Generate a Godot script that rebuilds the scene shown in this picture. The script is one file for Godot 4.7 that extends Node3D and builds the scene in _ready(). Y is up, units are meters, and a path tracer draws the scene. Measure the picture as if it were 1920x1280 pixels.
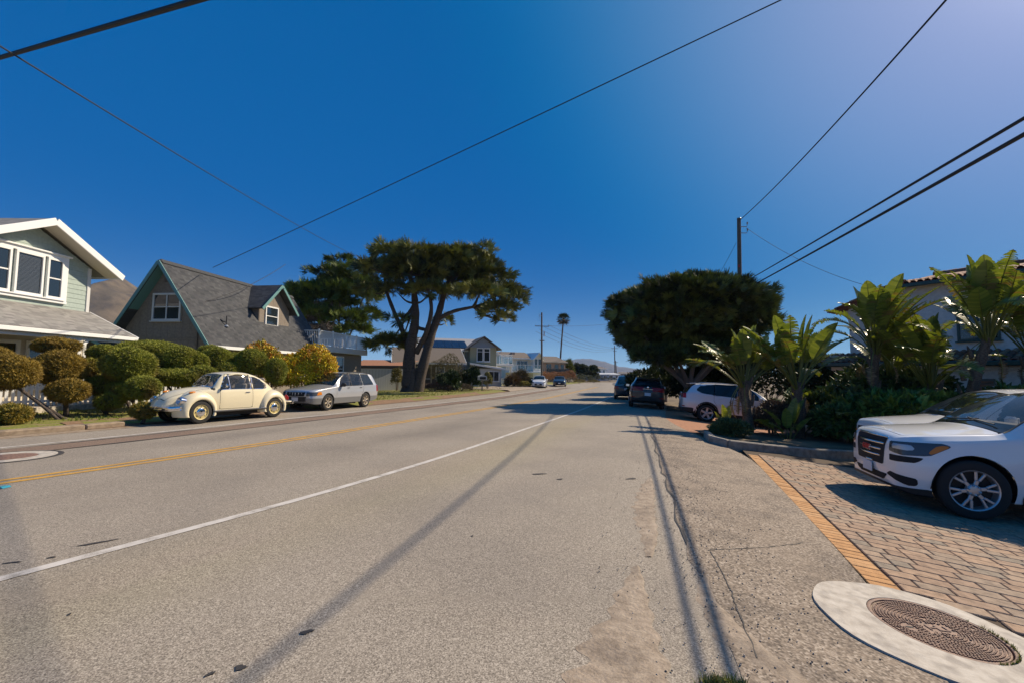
extends Node3D

var M := {}
var rng := RandomNumberGenerator.new()
var taken := {}

func _ready():
	rng.seed = 20240
	# ---------------------------------------------------------------- camera
	var cam := Camera3D.new()
	cam.name = "camera"
	cam.fov = 73.74
	cam.near = 0.05
	cam.far = 6000.0
	cam.position = Vector3(0, 1.5, 0)
	cam.rotation = Vector3(atan(59.0 / 853.0), 0, deg_to_rad(0.5))
	add_child(cam)
	cam.current = true
	# ---------------------------------------------------------------- sun and sky
	var sun := DirectionalLight3D.new()
	sun.name = "sun"
	sun.light_energy = 1.25
	sun.light_color = Color(1.0, 0.93, 0.82)
	sun.light_angular_distance = 0.5
	sun.shadow_enabled = true
	add_child(sun)
	sun.look_at_from_position(SUN * 100.0, Vector3.ZERO)
	var we := WorldEnvironment.new()
	we.name = "world_environment"
	var env := Environment.new()
	env.background_mode = Environment.BG_SKY
	env.tonemap_mode = Environment.TONE_MAPPER_LINEAR
	env.tonemap_exposure = 1.5
	var sky := Sky.new()
	var pano := PanoramaSkyMaterial.new()
	pano.panorama = sky_picture()
	sky.sky_material = pano
	env.sky = sky
	env.background_energy_multiplier = 1.0
	env.sdfgi_enabled = true
	env.ssao_enabled = true
	env.ssil_enabled = true
	env.fog_enabled = true
	env.fog_density = 0.00013
	env.fog_light_color = Color(0.60, 0.74, 0.92)
	we.environment = env
	add_child(we)
	build_materials()
	build_all()

const SUN := Vector3(0.6813, 0.6361, -0.3622)   # 62 degrees to the right of the view, 39.5 degrees high

# ------------------------------------------------------------------ the sky: clear air, paler towards the horizon and round the sun
func sky_picture() -> ImageTexture:
	var w := 768
	var h := 384
	var data := PackedFloat32Array()
	data.resize(w * h * 4)
	var zen := Vector3(0.0, 0.074, 0.245)
	var mid := Vector3(0.0, 0.089, 0.302)
	var hor := Vector3(0.32, 0.53, 0.65)
	var gnd := Vector3(0.20, 0.19, 0.17)
	for j in h:
		var el := PI * (0.5 - (j + 0.5) / h)
		var se := sin(el)
		for i in w:
			var az := TAU * (i + 0.5) / w      # 0 is -z
			var dir := Vector3(sin(az) * cos(el), se, -cos(az) * cos(el))
			var c: Vector3
			if se >= 0.0:
				var k := clampf(se / 0.62, 0.0, 1.0)
				c = mid.lerp(zen, k)
				c = c.lerp(hor, pow(1.0 - se, 14.0) * 0.92)
				var cs := clampf(dir.dot(SUN), -1.0, 1.0)
				var h1 := pow(clampf((cs - 0.6) / 0.4, 0.0, 1.0), 3.2)
				var h2 := pow(clampf((cs - 0.45) / 0.55, 0.0, 1.0), 3.0)
				c += Vector3(0.27 * h1, 0.22 * h2, 0.23 * h2) + Vector3(0.9, 0.85, 0.8) * pow(maxf(cs, 0.0), 90.0)
			else:
				c = hor.lerp(gnd, clampf(-se * 12.0, 0.0, 1.0))
			var at := (j * w + i) * 4
			data[at] = c.x
			data[at + 1] = c.y
			data[at + 2] = c.z
			data[at + 3] = 1.0
	return ImageTexture.create_from_image(Image.create_from_data(w, h, false, Image.FORMAT_RGBAF, data.to_byte_array()))

# ------------------------------------------------------------------ ground height
func sstep(a: float) -> float:
	a = clampf(a, 0.0, 1.0)
	return a * a * (3.0 - 2.0 * a)

func gy(x: float, z: float) -> float:
	var f := -z
	return -0.25 * sstep((x * 0.3 + f * 0.954 - 5.0) / 30.0) - 0.45 * sstep((x * 0.966 - f * 0.259 + 0.6) / 6.2)

func gp(x: float, f: float, dy := 0.0) -> Vector3:     # a point on the ground, f metres ahead
	return Vector3(x, gy(x, -f) + dy, -f)

# ------------------------------------------------------------------ naming and tagging
func numbered(n: String) -> String:
	if not taken.has(n):
		taken[n] = 0
		return n
	taken[n] += 1
	return "%s_%03d" % [n, taken[n]]

func thing(called: String, label: String, category: String, at := Vector3.ZERO, turn := 0.0, group := "") -> Node3D:
	var o := Node3D.new()
	o.name = numbered(called)
	o.position = at
	o.rotation.y = turn
	o.set_meta("label", label)
	o.set_meta("category", category)
	if group != "":
		o.set_meta("group", group)
	add_child(o)
	return o

func part(called: String, mb: MB, m: Material, parent: Node) -> MeshInstance3D:
	var o := MeshInstance3D.new()
	o.name = called
	o.mesh = mb.mesh()
	o.material_override = m
	parent.add_child(o, true)
	return o

func share(called: String, mesh: Mesh, m: Material, parent: Node, xf := Transform3D()) -> MeshInstance3D:
	var o := MeshInstance3D.new()
	o.name = called
	o.mesh = mesh
	o.material_override = m
	o.transform = xf
	parent.add_child(o, true)
	return o

func struct(called: String, mb: MB, m: Material, label := "") -> MeshInstance3D:
	var o := part(numbered(called), mb, m, self)
	o.set_meta("kind", "structure")
	if label != "":
		o.set_meta("label", label)
	return o

func one(called: String, mb: MB, m: Material, label: String, category: String, group := "") -> MeshInstance3D:
	var o := part(numbered(called), mb, m, self)
	o.set_meta("label", label)
	o.set_meta("category", category)
	if group != "":
		o.set_meta("group", group)
	return o

func scatter(called: String, mesh: Mesh, m: Material, xs: Array, cols, parent: Node) -> MultiMeshInstance3D:
	var mm := MultiMesh.new()
	mm.transform_format = MultiMesh.TRANSFORM_3D
	mm.use_colors = cols != null
	mm.mesh = mesh
	mm.instance_count = xs.size()
	for i in xs.size():
		mm.set_instance_transform(i, xs[i])
		if cols != null:
			mm.set_instance_color(i, cols[i])
	var o := MultiMeshInstance3D.new()
	o.name = called
	o.multimesh = mm
	o.material_override = m
	o.set_meta("kind", "stuff")
	parent.add_child(o, true)
	return o

# ------------------------------------------------------------------ a mesh being built; faces are given counter-clockwise seen from outside
class MB:
	var v := PackedVector3Array()
	var n := PackedVector3Array()
	var uv := PackedVector2Array()
	var col := PackedColorArray()
	var ix := PackedInt32Array()
	var tint := Color(1, 1, 1)

	func _v(p: Vector3, nn: Vector3, t := Vector2.ZERO) -> int:
		v.append(p)
		n.append(nn)
		uv.append(t)
		col.append(tint)
		return v.size() - 1

	func tri(a: Vector3, b: Vector3, c: Vector3) -> void:
		var nn := (b - a).cross(c - a)
		if nn.length_squared() < 1e-18:
			return
		nn = nn.normalized()
		var i := _v(a, nn)
		_v(b, nn)
		_v(c, nn)
		ix.append_array([i, i + 2, i + 1])

	func quad(a: Vector3, b: Vector3, c: Vector3, d: Vector3) -> void:
		var nn := (c - a).cross(d - b)
		if nn.length_squared() < 1e-18:
			return
		nn = nn.normalized()
		var i := _v(a, nn, Vector2(0, 1))
		_v(b, nn, Vector2(1, 1))
		_v(c, nn, Vector2(1, 0))
		_v(d, nn, Vector2(0, 0))
		ix.append_array([i, i + 2, i + 1, i, i + 3, i + 2])

	func quad_uv(a: Vector3, b: Vector3, c: Vector3, d: Vector3) -> void:      # texture laid in metres, a to b across
		var i := v.size()
		quad(a, b, c, d)
		if v.size() < i + 4:
			return
		var w := a.distance_to(b)
		var h := a.distance_to(d)
		var o := a.x * 0.37 + a.z * 0.61
		uv[i] = Vector2(o, h)
		uv[i + 1] = Vector2(o + w, h)
		uv[i + 2] = Vector2(o + w, 0)
		uv[i + 3] = Vector2(o, 0)

	func poly(p: Array) -> void:      # convex, counter-clockwise
		for k in range(1, p.size() - 1):
			tri(p[0], p[k], p[k + 1])

	# rows of equally many points; smooth
	func grid(rows: Array, close_u := false, close_v := false, flip := false) -> void:
		var nu := rows.size()
		var nv: int = rows[0].size()
		var base := v.size()
		for r in nu:
			for k in nv:
				_v(rows[r][k], Vector3.ZERO, Vector2(float(k) / maxi(nv - 1, 1), float(r) / maxi(nu - 1, 1)))
		for r in (nu if close_u else nu - 1):
			for k in (nv if close_v else nv - 1):
				var a := base + r * nv + k
				var b := base + r * nv + (k + 1) % nv
				var c := base + ((r + 1) % nu) * nv + (k + 1) % nv
				var d := base + ((r + 1) % nu) * nv + k
				if flip:
					_smooth(a, c, b)
					_smooth(a, d, c)
				else:
					_smooth(a, b, c)
					_smooth(a, c, d)
		for i in range(base, v.size()):
			n[i] = n[i].normalized() if n[i].length_squared() > 1e-20 else Vector3.UP

	func _smooth(a: int, b: int, c: int) -> void:
		var nn := (v[b] - v[a]).cross(v[c] - v[a])
		n[a] += nn
		n[b] += nn
		n[c] += nn
		ix.append_array([a, c, b])

	func box(c: Vector3, s: Vector3, b := Basis()) -> void:
		var h := s * 0.5
		var p := []
		for k in 8:
			p.append(c + b * Vector3(h.x * (1 if k & 1 else -1), h.y * (1 if k & 2 else -1), h.z * (1 if k & 4 else -1)))
		quad(p[4], p[5], p[7], p[6])
		quad(p[1], p[0], p[2], p[3])
		quad(p[5], p[1], p[3], p[7])
		quad(p[0], p[4], p[6], p[2])
		quad(p[6], p[7], p[3], p[2])
		quad(p[0], p[1], p[5], p[4])

	func bbox(c: Vector3, s: Vector3, e := 0.01, b := Basis()) -> void:   # box with chamfered edges
		var h := s * 0.5
		e = minf(e, minf(h.x, minf(h.y, h.z)) * 0.9)
		var f := func(sx, sy, sz, ax):
			var q := Vector3(h.x * sx, h.y * sy, h.z * sz)
			if ax != 0: q.x -= e * sx
			if ax != 1: q.y -= e * sy
			if ax != 2: q.z -= e * sz
			return c + b * q
		for s1 in [-1, 1]:
			var fx := [f.call(s1, -1, -1, 0), f.call(s1, 1, -1, 0), f.call(s1, 1, 1, 0), f.call(s1, -1, 1, 0)]
			var fy := [f.call(-1, s1, -1, 1), f.call(-1, s1, 1, 1), f.call(1, s1, 1, 1), f.call(1, s1, -1, 1)]
			var fz := [f.call(-1, -1, s1, 2), f.call(1, -1, s1, 2), f.call(1, 1, s1, 2), f.call(-1, 1, s1, 2)]
			for g in [fx, fy, fz]:
				if s1 < 0:
					g.reverse()
				quad(g[0], g[1], g[2], g[3])
		for s1 in [-1, 1]:
			for s2 in [-1, 1]:
				_edge(c, [f.call(s1, s2, -1, 0), f.call(s1, s2, 1, 0), f.call(s1, s2, 1, 1), f.call(s1, s2, -1, 1)])
				_edge(c, [f.call(s1, -1, s2, 0), f.call(s1, 1, s2, 0), f.call(s1, 1, s2, 2), f.call(s1, -1, s2, 2)])
				_edge(c, [f.call(-1, s1, s2, 1), f.call(1, s1, s2, 1), f.call(1, s1, s2, 2), f.call(-1, s1, s2, 2)])
				for s3 in [-1, 1]:
					_edge(c, [f.call(s1, s2, s3, 0), f.call(s1, s2, s3, 1), f.call(s1, s2, s3, 2)])

	func _edge(c: Vector3, p: Array) -> void:      # a face turned outward from c
		var nn: Vector3 = (p[1] - p[0]).cross(p[2] - p[0])
		if nn.dot(p[0] - c) < 0.0:
			p.reverse()
		poly(p)

	func tube(path: Array, r, seg := 8, caps := true) -> void:     # r: number or array
		var rows := []
		var up := Vector3.UP
		var prev := Vector3.ZERO
		for k in path.size():
			var d: Vector3 = (path[mini(k + 1, path.size() - 1)] - path[maxi(k - 1, 0)]).normalized()
			if k == 0:
				prev = d.cross(up if absf(d.y) < 0.9 else Vector3.RIGHT).normalized()
			prev = (prev - d * prev.dot(d)).normalized()
			var s := d.cross(prev)
			var rr: float = r[k] if r is Array else r
			var row := PackedVector3Array()
			for i in seg:
				var a := TAU * i / seg
				row.append(path[k] + (prev * cos(a) + s * sin(a)) * rr)
			rows.append(row)
		grid(rows, false, true)
		if caps:
			for e in 2:
				var row: PackedVector3Array = rows[0 if e == 0 else rows.size() - 1]
				var c: Vector3 = path[0 if e == 0 else path.size() - 1]
				for i in seg:
					if e == 0:
						tri(c, row[(i + 1) % seg], row[i])
					else:
						tri(c, row[i], row[(i + 1) % seg])

	func lathe(profile: Array, xf := Transform3D(), seg := 24) -> void:   # profile of (radius, height), turned about y; going up the outside
		var rows := []
		for p in profile:
			var row := PackedVector3Array()
			for i in seg:
				var a := -TAU * i / seg
				row.append(xf * Vector3(cos(a) * p.x, p.y, sin(a) * p.x))
			rows.append(row)
		grid(rows, false, true)

	func prism(outline: PackedVector2Array, z0: float, z1: float, xf := Transform3D()) -> void:   # outline in x,y extruded along z
		var o := outline.duplicate()
		if Geometry2D.is_polygon_clockwise(o):
			o.reverse()
		var t := Geometry2D.triangulate_polygon(o)
		for k in range(0, t.size(), 3):
			var a := o[t[k]]
			var b := o[t[k + 1]]
			var c := o[t[k + 2]]
			if (b - a).cross(c - a) < 0.0:
				var w := b
				b = c
				c = w
			tri(xf * Vector3(a.x, a.y, z1), xf * Vector3(b.x, b.y, z1), xf * Vector3(c.x, c.y, z1))
			tri(xf * Vector3(a.x, a.y, z0), xf * Vector3(c.x, c.y, z0), xf * Vector3(b.x, b.y, z0))
		for k in o.size():
			var a := o[k]
			var b := o[(k + 1) % o.size()]
			quad(xf * Vector3(a.x, a.y, z0), xf * Vector3(b.x, b.y, z0), xf * Vector3(b.x, b.y, z1), xf * Vector3(a.x, a.y, z1))

	func ball(c: Vector3, r: Vector3, nu := 8, nv := 12, b := Basis()) -> void:
		var rows := []
		for i in nu + 1:
			var a := PI * i / nu - PI / 2
			var row := PackedVector3Array()
			for k in nv:
				var t := -TAU * k / nv
				row.append(c + b * (Vector3(cos(a) * cos(t), sin(a), cos(a) * sin(t)) * r))
			rows.append(row)
		grid(rows, false, true)

	func mesh() -> ArrayMesh:
		var m := ArrayMesh.new()
		var arr := []
		arr.resize(Mesh.ARRAY_MAX)
		if v.is_empty():
			tri(Vector3.ZERO, Vector3(0.001, 0, 0), Vector3(0, 0.001, 0))
		arr[Mesh.ARRAY_VERTEX] = v
		arr[Mesh.ARRAY_NORMAL] = n
		arr[Mesh.ARRAY_TEX_UV] = uv
		arr[Mesh.ARRAY_COLOR] = col
		arr[Mesh.ARRAY_INDEX] = ix
		m.add_surface_from_arrays(Mesh.PRIMITIVE_TRIANGLES, arr)
		return m

# ------------------------------------------------------------------ materials
func lin(r: float, g: float, b: float) -> Color:      # a real-world base colour
	return Color(r, g, b).linear_to_srgb()

func flat(r: float, g: float, b: float, rough := 0.7, metal := 0.0) -> StandardMaterial3D:
	var m := StandardMaterial3D.new()
	m.albedo_color = lin(r, g, b)
	m.roughness = rough
	m.metallic = metal
	return m

func noise_img(kind: int, freq: float, oct: int, size: int, sd: int, ret := -1) -> Image:
	var nz := FastNoiseLite.new()
	nz.seed = sd
	nz.noise_type = kind
	nz.frequency = freq
	nz.fractal_type = FastNoiseLite.FRACTAL_FBM if oct > 1 else FastNoiseLite.FRACTAL_NONE
	nz.fractal_octaves = oct
	if kind == FastNoiseLite.TYPE_CELLULAR:
		nz.cellular_return_type = ret if ret >= 0 else FastNoiseLite.RETURN_CELL_VALUE
		nz.cellular_jitter = 1.0
	var im := nz.get_seamless_image(size, size)
	im.convert(Image.FORMAT_L8)
	return im

# mixes grey pictures by weight and colours them along a ramp of [position, linear colour]
func ramp_tex(ims: Array, weights: Array, stops: Array) -> ImageTexture:
	var size: int = ims[0].get_width()
	var lut := PackedByteArray()
	lut.resize(768)
	for i in 256:
		var t := i / 255.0
		var c: Color = stops[stops.size() - 1][1]
		if t <= stops[0][0]:
			c = stops[0][1]
		else:
			for k in stops.size() - 1:
				if t >= stops[k][0] and t <= stops[k + 1][0]:
					c = (stops[k][1] as Color).lerp(stops[k + 1][1], (t - stops[k][0]) / (stops[k + 1][0] - stops[k][0]))
					break
		c = c.linear_to_srgb()
		lut[i * 3] = int(clampf(c.r, 0, 1) * 255.0)
		lut[i * 3 + 1] = int(clampf(c.g, 0, 1) * 255.0)
		lut[i * 3 + 2] = int(clampf(c.b, 0, 1) * 255.0)
	var d0: PackedByteArray = ims[0].get_data()
	var d1: PackedByteArray = ims[1].get_data() if ims.size() > 1 else d0
	var w0: float = weights[0]
	var w1: float = weights[1] if ims.size() > 1 else 0.0
	var out := PackedByteArray()
	out.resize(size * size * 3)
	for i in size * size:
		var t := clampi(int(d0[i] * w0 + d1[i] * w1), 0, 255) * 3
		var o := i * 3
		out[o] = lut[t]
		out[o + 1] = lut[t + 1]
		out[o + 2] = lut[t + 2]
	return ImageTexture.create_from_image(Image.create_from_data(size, size, false, Image.FORMAT_RGB8, out))

func tri_mat(tex: Texture2D, per_m: float, rough := 0.85, bump: Texture2D = null, bump_cm := 0.3, detail: Texture2D = null, detail_per_m := 0.07) -> StandardMaterial3D:
	var m := StandardMaterial3D.new()
	m.albedo_texture = tex
	m.roughness = rough
	m.uv1_triplanar = true
	m.uv1_world_triplanar = true
	m.uv1_scale = Vector3.ONE * per_m
	if bump:
		m.heightmap_enabled = true
		m.heightmap_texture = bump
		m.heightmap_scale = bump_cm
	if detail:
		m.detail_enabled = true
		m.detail_albedo = detail
		m.detail_blend_mode = BaseMaterial3D.BLEND_MODE_MUL
		m.detail_uv_layer = BaseMaterial3D.DETAIL_UV_2
		m.uv2_triplanar = true
		m.uv2_world_triplanar = true
		m.uv2_scale = Vector3.ONE * detail_per_m
	return m

func leafy(r: float, g: float, b: float, back := 0.5, rough := 0.55) -> StandardMaterial3D:
	var m := flat(r, g, b, rough)
	m.vertex_color_use_as_albedo = true
	m.backlight_enabled = true
	m.backlight = Color(back, back, back * 0.6)
	return m

func paint(r: float, g: float, b: float, metal := 0.0, rough := 0.35) -> StandardMaterial3D:
	var m := flat(r, g, b, rough, metal)
	m.clearcoat_enabled = true
	m.clearcoat = 1.0
	m.clearcoat_roughness = 0.04
	return m

func glass(alpha: float, r := 0.02, g := 0.03, b := 0.035) -> StandardMaterial3D:
	var m := StandardMaterial3D.new()
	m.albedo_color = Color(lin(r, g, b), alpha)
	m.transparency = BaseMaterial3D.TRANSPARENCY_ALPHA
	m.roughness = 0.02
	m.metallic_specular = 0.6
	return m

func build_materials():
	var S := FastNoiseLite.TYPE_SIMPLEX_SMOOTH
	var C := FastNoiseLite.TYPE_CELLULAR
	var V := FastNoiseLite.TYPE_VALUE
	var grain := noise_img(C, 0.34, 1, 1024, 3)
	var grain2 := noise_img(V, 0.45, 2, 1024, 5)
	var cloud := noise_img(S, 0.012, 5, 512, 7)
	var cloud2 := noise_img(S, 0.03, 4, 512, 17)
	var bumpy := ImageTexture.create_from_image(noise_img(C, 0.34, 1, 1024, 3, FastNoiseLite.RETURN_DISTANCE))
	var fine := ImageTexture.create_from_image(noise_img(V, 0.25, 3, 512, 9))
	M.bumpy = bumpy
	M.fine = fine
	var stain := ramp_tex([cloud], [1.0], [[0.2, Color(0.86, 0.86, 0.87)], [0.5, Color(0.96, 0.955, 0.95)], [0.75, Color(1, 1, 1)]])
	var stain_warm := ramp_tex([cloud2], [1.0], [[0.25, Color(0.72, 0.70, 0.68)], [0.5, Color(0.95, 0.92, 0.88)], [0.8, Color(1, 0.98, 0.95)]])
	M.stain = stain
	var asphalt_tex := ramp_tex([grain, grain2], [0.55, 0.45], [[0.15, Color(0.12, 0.10, 0.08)], [0.42, Color(0.272, 0.232, 0.183)], [0.58, Color(0.33, 0.283, 0.225)], [0.8, Color(0.52, 0.455, 0.37)]])
	M.asphalt = tri_mat(asphalt_tex, 0.46, 0.9, bumpy, 0.10, stain, 0.055)
	M.asphalt.vertex_color_use_as_albedo = true
	var apron_tex := ramp_tex([grain, grain2], [0.62, 0.38], [[0.1, Color(0.075, 0.06, 0.047)], [0.4, Color(0.225, 0.18, 0.138)], [0.62, Color(0.32, 0.26, 0.20)], [0.9, Color(0.54, 0.47, 0.39)]])
	M.apron = tri_mat(apron_tex, 0.22, 0.92, bumpy, 0.3, stain_warm, 0.09)
	var sand_tex := ramp_tex([grain2, noise_img(S, 0.02, 5, 1024, 12)], [0.5, 0.5], [[0.2, Color(0.22, 0.175, 0.13)], [0.5, Color(0.35, 0.285, 0.22)], [0.8, Color(0.46, 0.385, 0.30)]])
	M.sand = tri_mat(sand_tex, 0.5, 0.95, fine, 0.5, stain_warm, 0.11)
	M.dirt = tri_mat(sand_tex, 0.33, 0.95, fine, 1.2, stain_warm, 0.21)
	M.dirt.albedo_color = Color(0.86, 0.76, 0.66)
	M.tar = flat(0.045, 0.04, 0.037, 0.75)
	M.patch = tri_mat(asphalt_tex, 0.43, 0.9, bumpy, 0.2, stain, 0.08)
	M.patch.albedo_color = Color(0.86, 0.78, 0.74)
	var white_tex := ramp_tex([grain2, cloud_big(cloud)], [0.4, 0.6], [[0.22, Color(0.30, 0.27, 0.23)], [0.38, Color(0.52, 0.48, 0.43)], [0.7, Color(0.62, 0.58, 0.53)]])
	M.white_line = tri_mat(white_tex, 0.6, 0.8)
	var yellow_tex := ramp_tex([grain2, cloud_big(cloud)], [0.4, 0.6], [[0.2, Color(0.32, 0.22, 0.11)], [0.4, Color(0.50, 0.27, 0.045)], [0.75, Color(0.62, 0.34, 0.05)]])
	M.yellow_line = tri_mat(yellow_tex, 0.6, 0.8)
	var conc_tex := ramp_tex([grain2, noise_img(S, 0.012, 5, 1024, 22)], [0.25, 0.75], [[0.2, Color(0.40, 0.36, 0.31)], [0.5, Color(0.52, 0.48, 0.42)], [0.8, Color(0.60, 0.56, 0.50)]])
	M.concrete = tri_mat(conc_tex, 0.7, 0.85, fine, 0.15, stain_warm, 0.4)
	M.kerb = tri_mat(conc_tex, 0.5, 0.9, fine, 0.3, stain_warm, 0.3)
	M.kerb.albedo_color = Color(0.82, 0.76, 0.69)
	M.kerb_grey = tri_mat(conc_tex, 0.5, 0.9, fine, 0.3, stain_warm, 0.3)
	M.kerb_grey.albedo_color = Color(0.82, 0.81, 0.80)
	var grass_tex := ramp_tex([grain2, noise_img(S, 0.01, 5, 1024, 42)], [0.35, 0.65], [[0.25, Color(0.26, 0.19, 0.10)], [0.42, Color(0.21, 0.18, 0.05)], [0.6, Color(0.16, 0.18, 0.022)], [0.8, Color(0.23, 0.23, 0.03)]])
	M.lawn = tri_mat(grass_tex, 0.2, 0.95, fine, 2.0)
	M.blade = leafy(1, 1, 1, 0.6, 0.7)
	var land_tex := ramp_tex([grain2, noise_img(S, 0.008, 6, 1024, 52)], [0.3, 0.7], [[0.25, Color(0.07, 0.05, 0.03)], [0.5, Color(0.15, 0.11, 0.065)], [0.75, Color(0.22, 0.165, 0.10)]])
	M.land = tri_mat(land_tex, 0.08, 0.95)
	M.hill = tri_mat(land_tex, 0.006, 0.95, fine, 30.0, ramp_tex([cloud], [1.0], [[0.3, Color(0.6, 0.62, 0.6)], [0.7, Color(1, 1, 1)]]), 0.0021)
	# pavers: three tones
	M.paver = []
	for k in 6:
		var c: Color = [Color(0.36, 0.27, 0.215), Color(0.33, 0.27, 0.225), Color(0.40, 0.295, 0.225), Color(0.275, 0.245, 0.215), Color(0.385, 0.305, 0.245), Color(0.34, 0.25, 0.195)][k]
		var pm := tri_mat(conc_tex, 0.9, 0.9, fine, 0.35, stain_warm, 0.5)
		pm.albedo_color = Color(c.r * 1.9, c.g * 1.9, c.b * 1.9).linear_to_srgb()
		M.paver.append(pm)
	M.border = []
	for k in 3:
		var pm := tri_mat(conc_tex, 0.9, 0.9, fine, 0.3)
		pm.albedo_color = [lin(0.96, 0.545, 0.24), lin(0.90, 0.50, 0.21), lin(1.0, 0.60, 0.29)][k]
		M.border.append(pm)
	M.terracotta = tri_mat(conc_tex, 0.9, 0.9, fine, 0.3, stain_warm, 0.4)
	M.terracotta.albedo_color = lin(0.76, 0.40, 0.26)
	M.joint = tri_mat(sand_tex, 0.7, 0.95)
	M.joint.albedo_color = Color(0.50, 0.45, 0.40)
	# iron with rust
	var iron_tex := ramp_tex([grain2, noise_img(S, 0.02, 4, 1024, 62)], [0.4, 0.6], [[0.25, Color(0.09, 0.055, 0.045)], [0.5, Color(0.20, 0.115, 0.085)], [0.75, Color(0.33, 0.19, 0.12)]])
	M.iron = tri_mat(iron_tex, 1.1, 0.7, fine, 0.1)
	# building materials
	M.siding = tri_mat(ramp_tex([noise_img(S, 0.02, 4, 512, 71)], [1.0], [[0.3, Color(0.33, 0.40, 0.36)], [0.7, Color(0.37, 0.44, 0.395)]]), 0.6, 0.7)
	M.trim = flat(0.80, 0.80, 0.78, 0.55)
	M.trim_dull = flat(0.62, 0.62, 0.60, 0.6)
	M.teal = flat(0.12, 0.27, 0.265, 0.6)
	M.cream = flat(0.62, 0.56, 0.46, 0.75)
	M.tan = tri_mat(ramp_tex([noise_img(S, 0.02, 4, 512, 73)], [1.0], [[0.3, Color(0.205, 0.17, 0.138)], [0.7, Color(0.25, 0.208, 0.168)]]), 0.6, 0.85)
	M.tan_light = flat(0.42, 0.34, 0.235, 0.8)
	M.brown_wall = flat(0.10, 0.085, 0.07, 0.85)
	M.stucco = tri_mat(ramp_tex([noise_img(S, 0.03, 5, 512, 74)], [1.0], [[0.3, Color(0.66, 0.62, 0.57)], [0.7, Color(0.76, 0.72, 0.66)]]), 0.4, 0.9, fine, 0.5)
	M.grey_wall = flat(0.52, 0.53, 0.54, 0.8)
	M.blue_wall = flat(0.27, 0.33, 0.40, 0.8)
	M.olive_wall = flat(0.40, 0.38, 0.24, 0.8)
	M.white_wall = flat(0.80, 0.79, 0.76, 0.75)
	M.beige_wall = flat(0.70, 0.65, 0.54, 0.8)
	M.salmon_wall = flat(0.50, 0.33, 0.22, 0.8)
	M.dark = flat(0.012, 0.012, 0.013, 0.8)
	M.room = flat(0.035, 0.032, 0.03, 0.9)
	M.blind = flat(0.55, 0.55, 0.56, 0.7)
	var sh1 := shingle_tex(31, [Color(0.034, 0.036, 0.04), Color(0.05, 0.052, 0.056), Color(0.078, 0.079, 0.082)])
	var sh2 := shingle_tex(33, [Color(0.17, 0.16, 0.15), Color(0.235, 0.22, 0.20), Color(0.30, 0.285, 0.26)])
	M.shingle_dark = uv_mat(sh1, Vector2(0.5, 0.5), 0.9)
	M.shingle_grey = uv_mat(sh2, Vector2(0.5, 0.5), 0.9)
	M.shingle_brown = flat(0.14, 0.115, 0.095, 0.9)
	M.ridge_dark = flat(0.055, 0.057, 0.06, 0.9)
	M.metal_roof = flat(0.42, 0.40, 0.38, 0.5, 0.3)
	M.solar = flat(0.012, 0.016, 0.035, 0.12)
	M.tile = []
	for c in [Color(0.30, 0.115, 0.06), Color(0.36, 0.15, 0.08), Color(0.22, 0.085, 0.05), Color(0.40, 0.20, 0.11)]:
		M.tile.append(tri_mat(ramp_tex([noise_img(S, 0.03, 4, 256, 80)], [1.0], [[0.3, c * 0.8], [0.7, c * 1.1]]), 0.9, 0.85))
	M.gutter = flat(0.025, 0.07, 0.06, 0.4)
	M.window = flat(0.02, 0.028, 0.035, 0.04)
	M.window.metallic_specular = 0.8
	M.pane = glass(0.35)
	M.rail_glass = glass(0.15, 0.3, 0.45, 0.5)
	M.wire = flat(0.012, 0.012, 0.014, 0.6)
	M.pole = tri_mat(ramp_tex([noise_img(S, 0.02, 4, 512, 90), noise_img(V, 0.4, 2, 512, 91)], [0.6, 0.4], [[0.3, Color(0.08, 0.06, 0.045)], [0.7, Color(0.19, 0.15, 0.115)]]), 0.8, 0.9)
	M.pole.uv1_scale = Vector3(3, 0.3, 3)
	M.insulator = flat(0.35, 0.36, 0.38, 0.25)
	M.steel = flat(0.45, 0.46, 0.47, 0.4, 0.7)
	# plants
	M.bark = tri_mat(ramp_tex([noise_img(S, 0.03, 5, 512, 95)], [1.0], [[0.3, Color(0.055, 0.042, 0.034)], [0.7, Color(0.17, 0.132, 0.108)]]), 1.0, 0.95, fine, 4.0)
	M.bark.uv1_scale = Vector3(1.6, 0.35, 1.6)
	M.bark_grey = flat(0.24, 0.20, 0.17, 0.9)
	M.palm_bark = tri_mat(ramp_tex([noise_img(S, 0.03, 5, 512, 96)], [1.0], [[0.3, Color(0.10, 0.07, 0.05)], [0.7, Color(0.27, 0.20, 0.145)]]), 1.0, 0.9, fine, 3.0)
	M.palm_bark.uv1_scale = Vector3(0.8, 3.0, 0.8)
	M.leaf = leafy(1, 1, 1, 0.35, 0.6)
	M.needle = leafy(1, 1, 1, 0.5, 0.7)
	M.banana = leafy(1, 1, 1, 0.8, 0.30)
	M.stalk = flat(0.16, 0.17, 0.04, 0.5)
	# cars
	M.tyre = flat(0.022, 0.021, 0.020, 0.85)
	M.alloy = flat(0.52, 0.52, 0.53, 0.32, 0.7)
	M.alloy_tan = flat(0.42, 0.35, 0.25, 0.5, 0.3)
	M.chrome = flat(0.78, 0.78, 0.80, 0.08, 1.0)
	M.plastic = flat(0.018, 0.018, 0.019, 0.55)
	M.lamp_clear = glass(0.25, 0.5, 0.52, 0.55)
	M.lamp_dark = flat(0.10, 0.105, 0.11, 0.12, 0.4)
	M.lamp_red = flat(0.33, 0.008, 0.012, 0.12)
	M.lamp_amber = flat(0.62, 0.20, 0.015, 0.15)
	M.carglass = glass(0.55)
	M.privacy = flat(0.012, 0.016, 0.018, 0.03)
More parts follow.
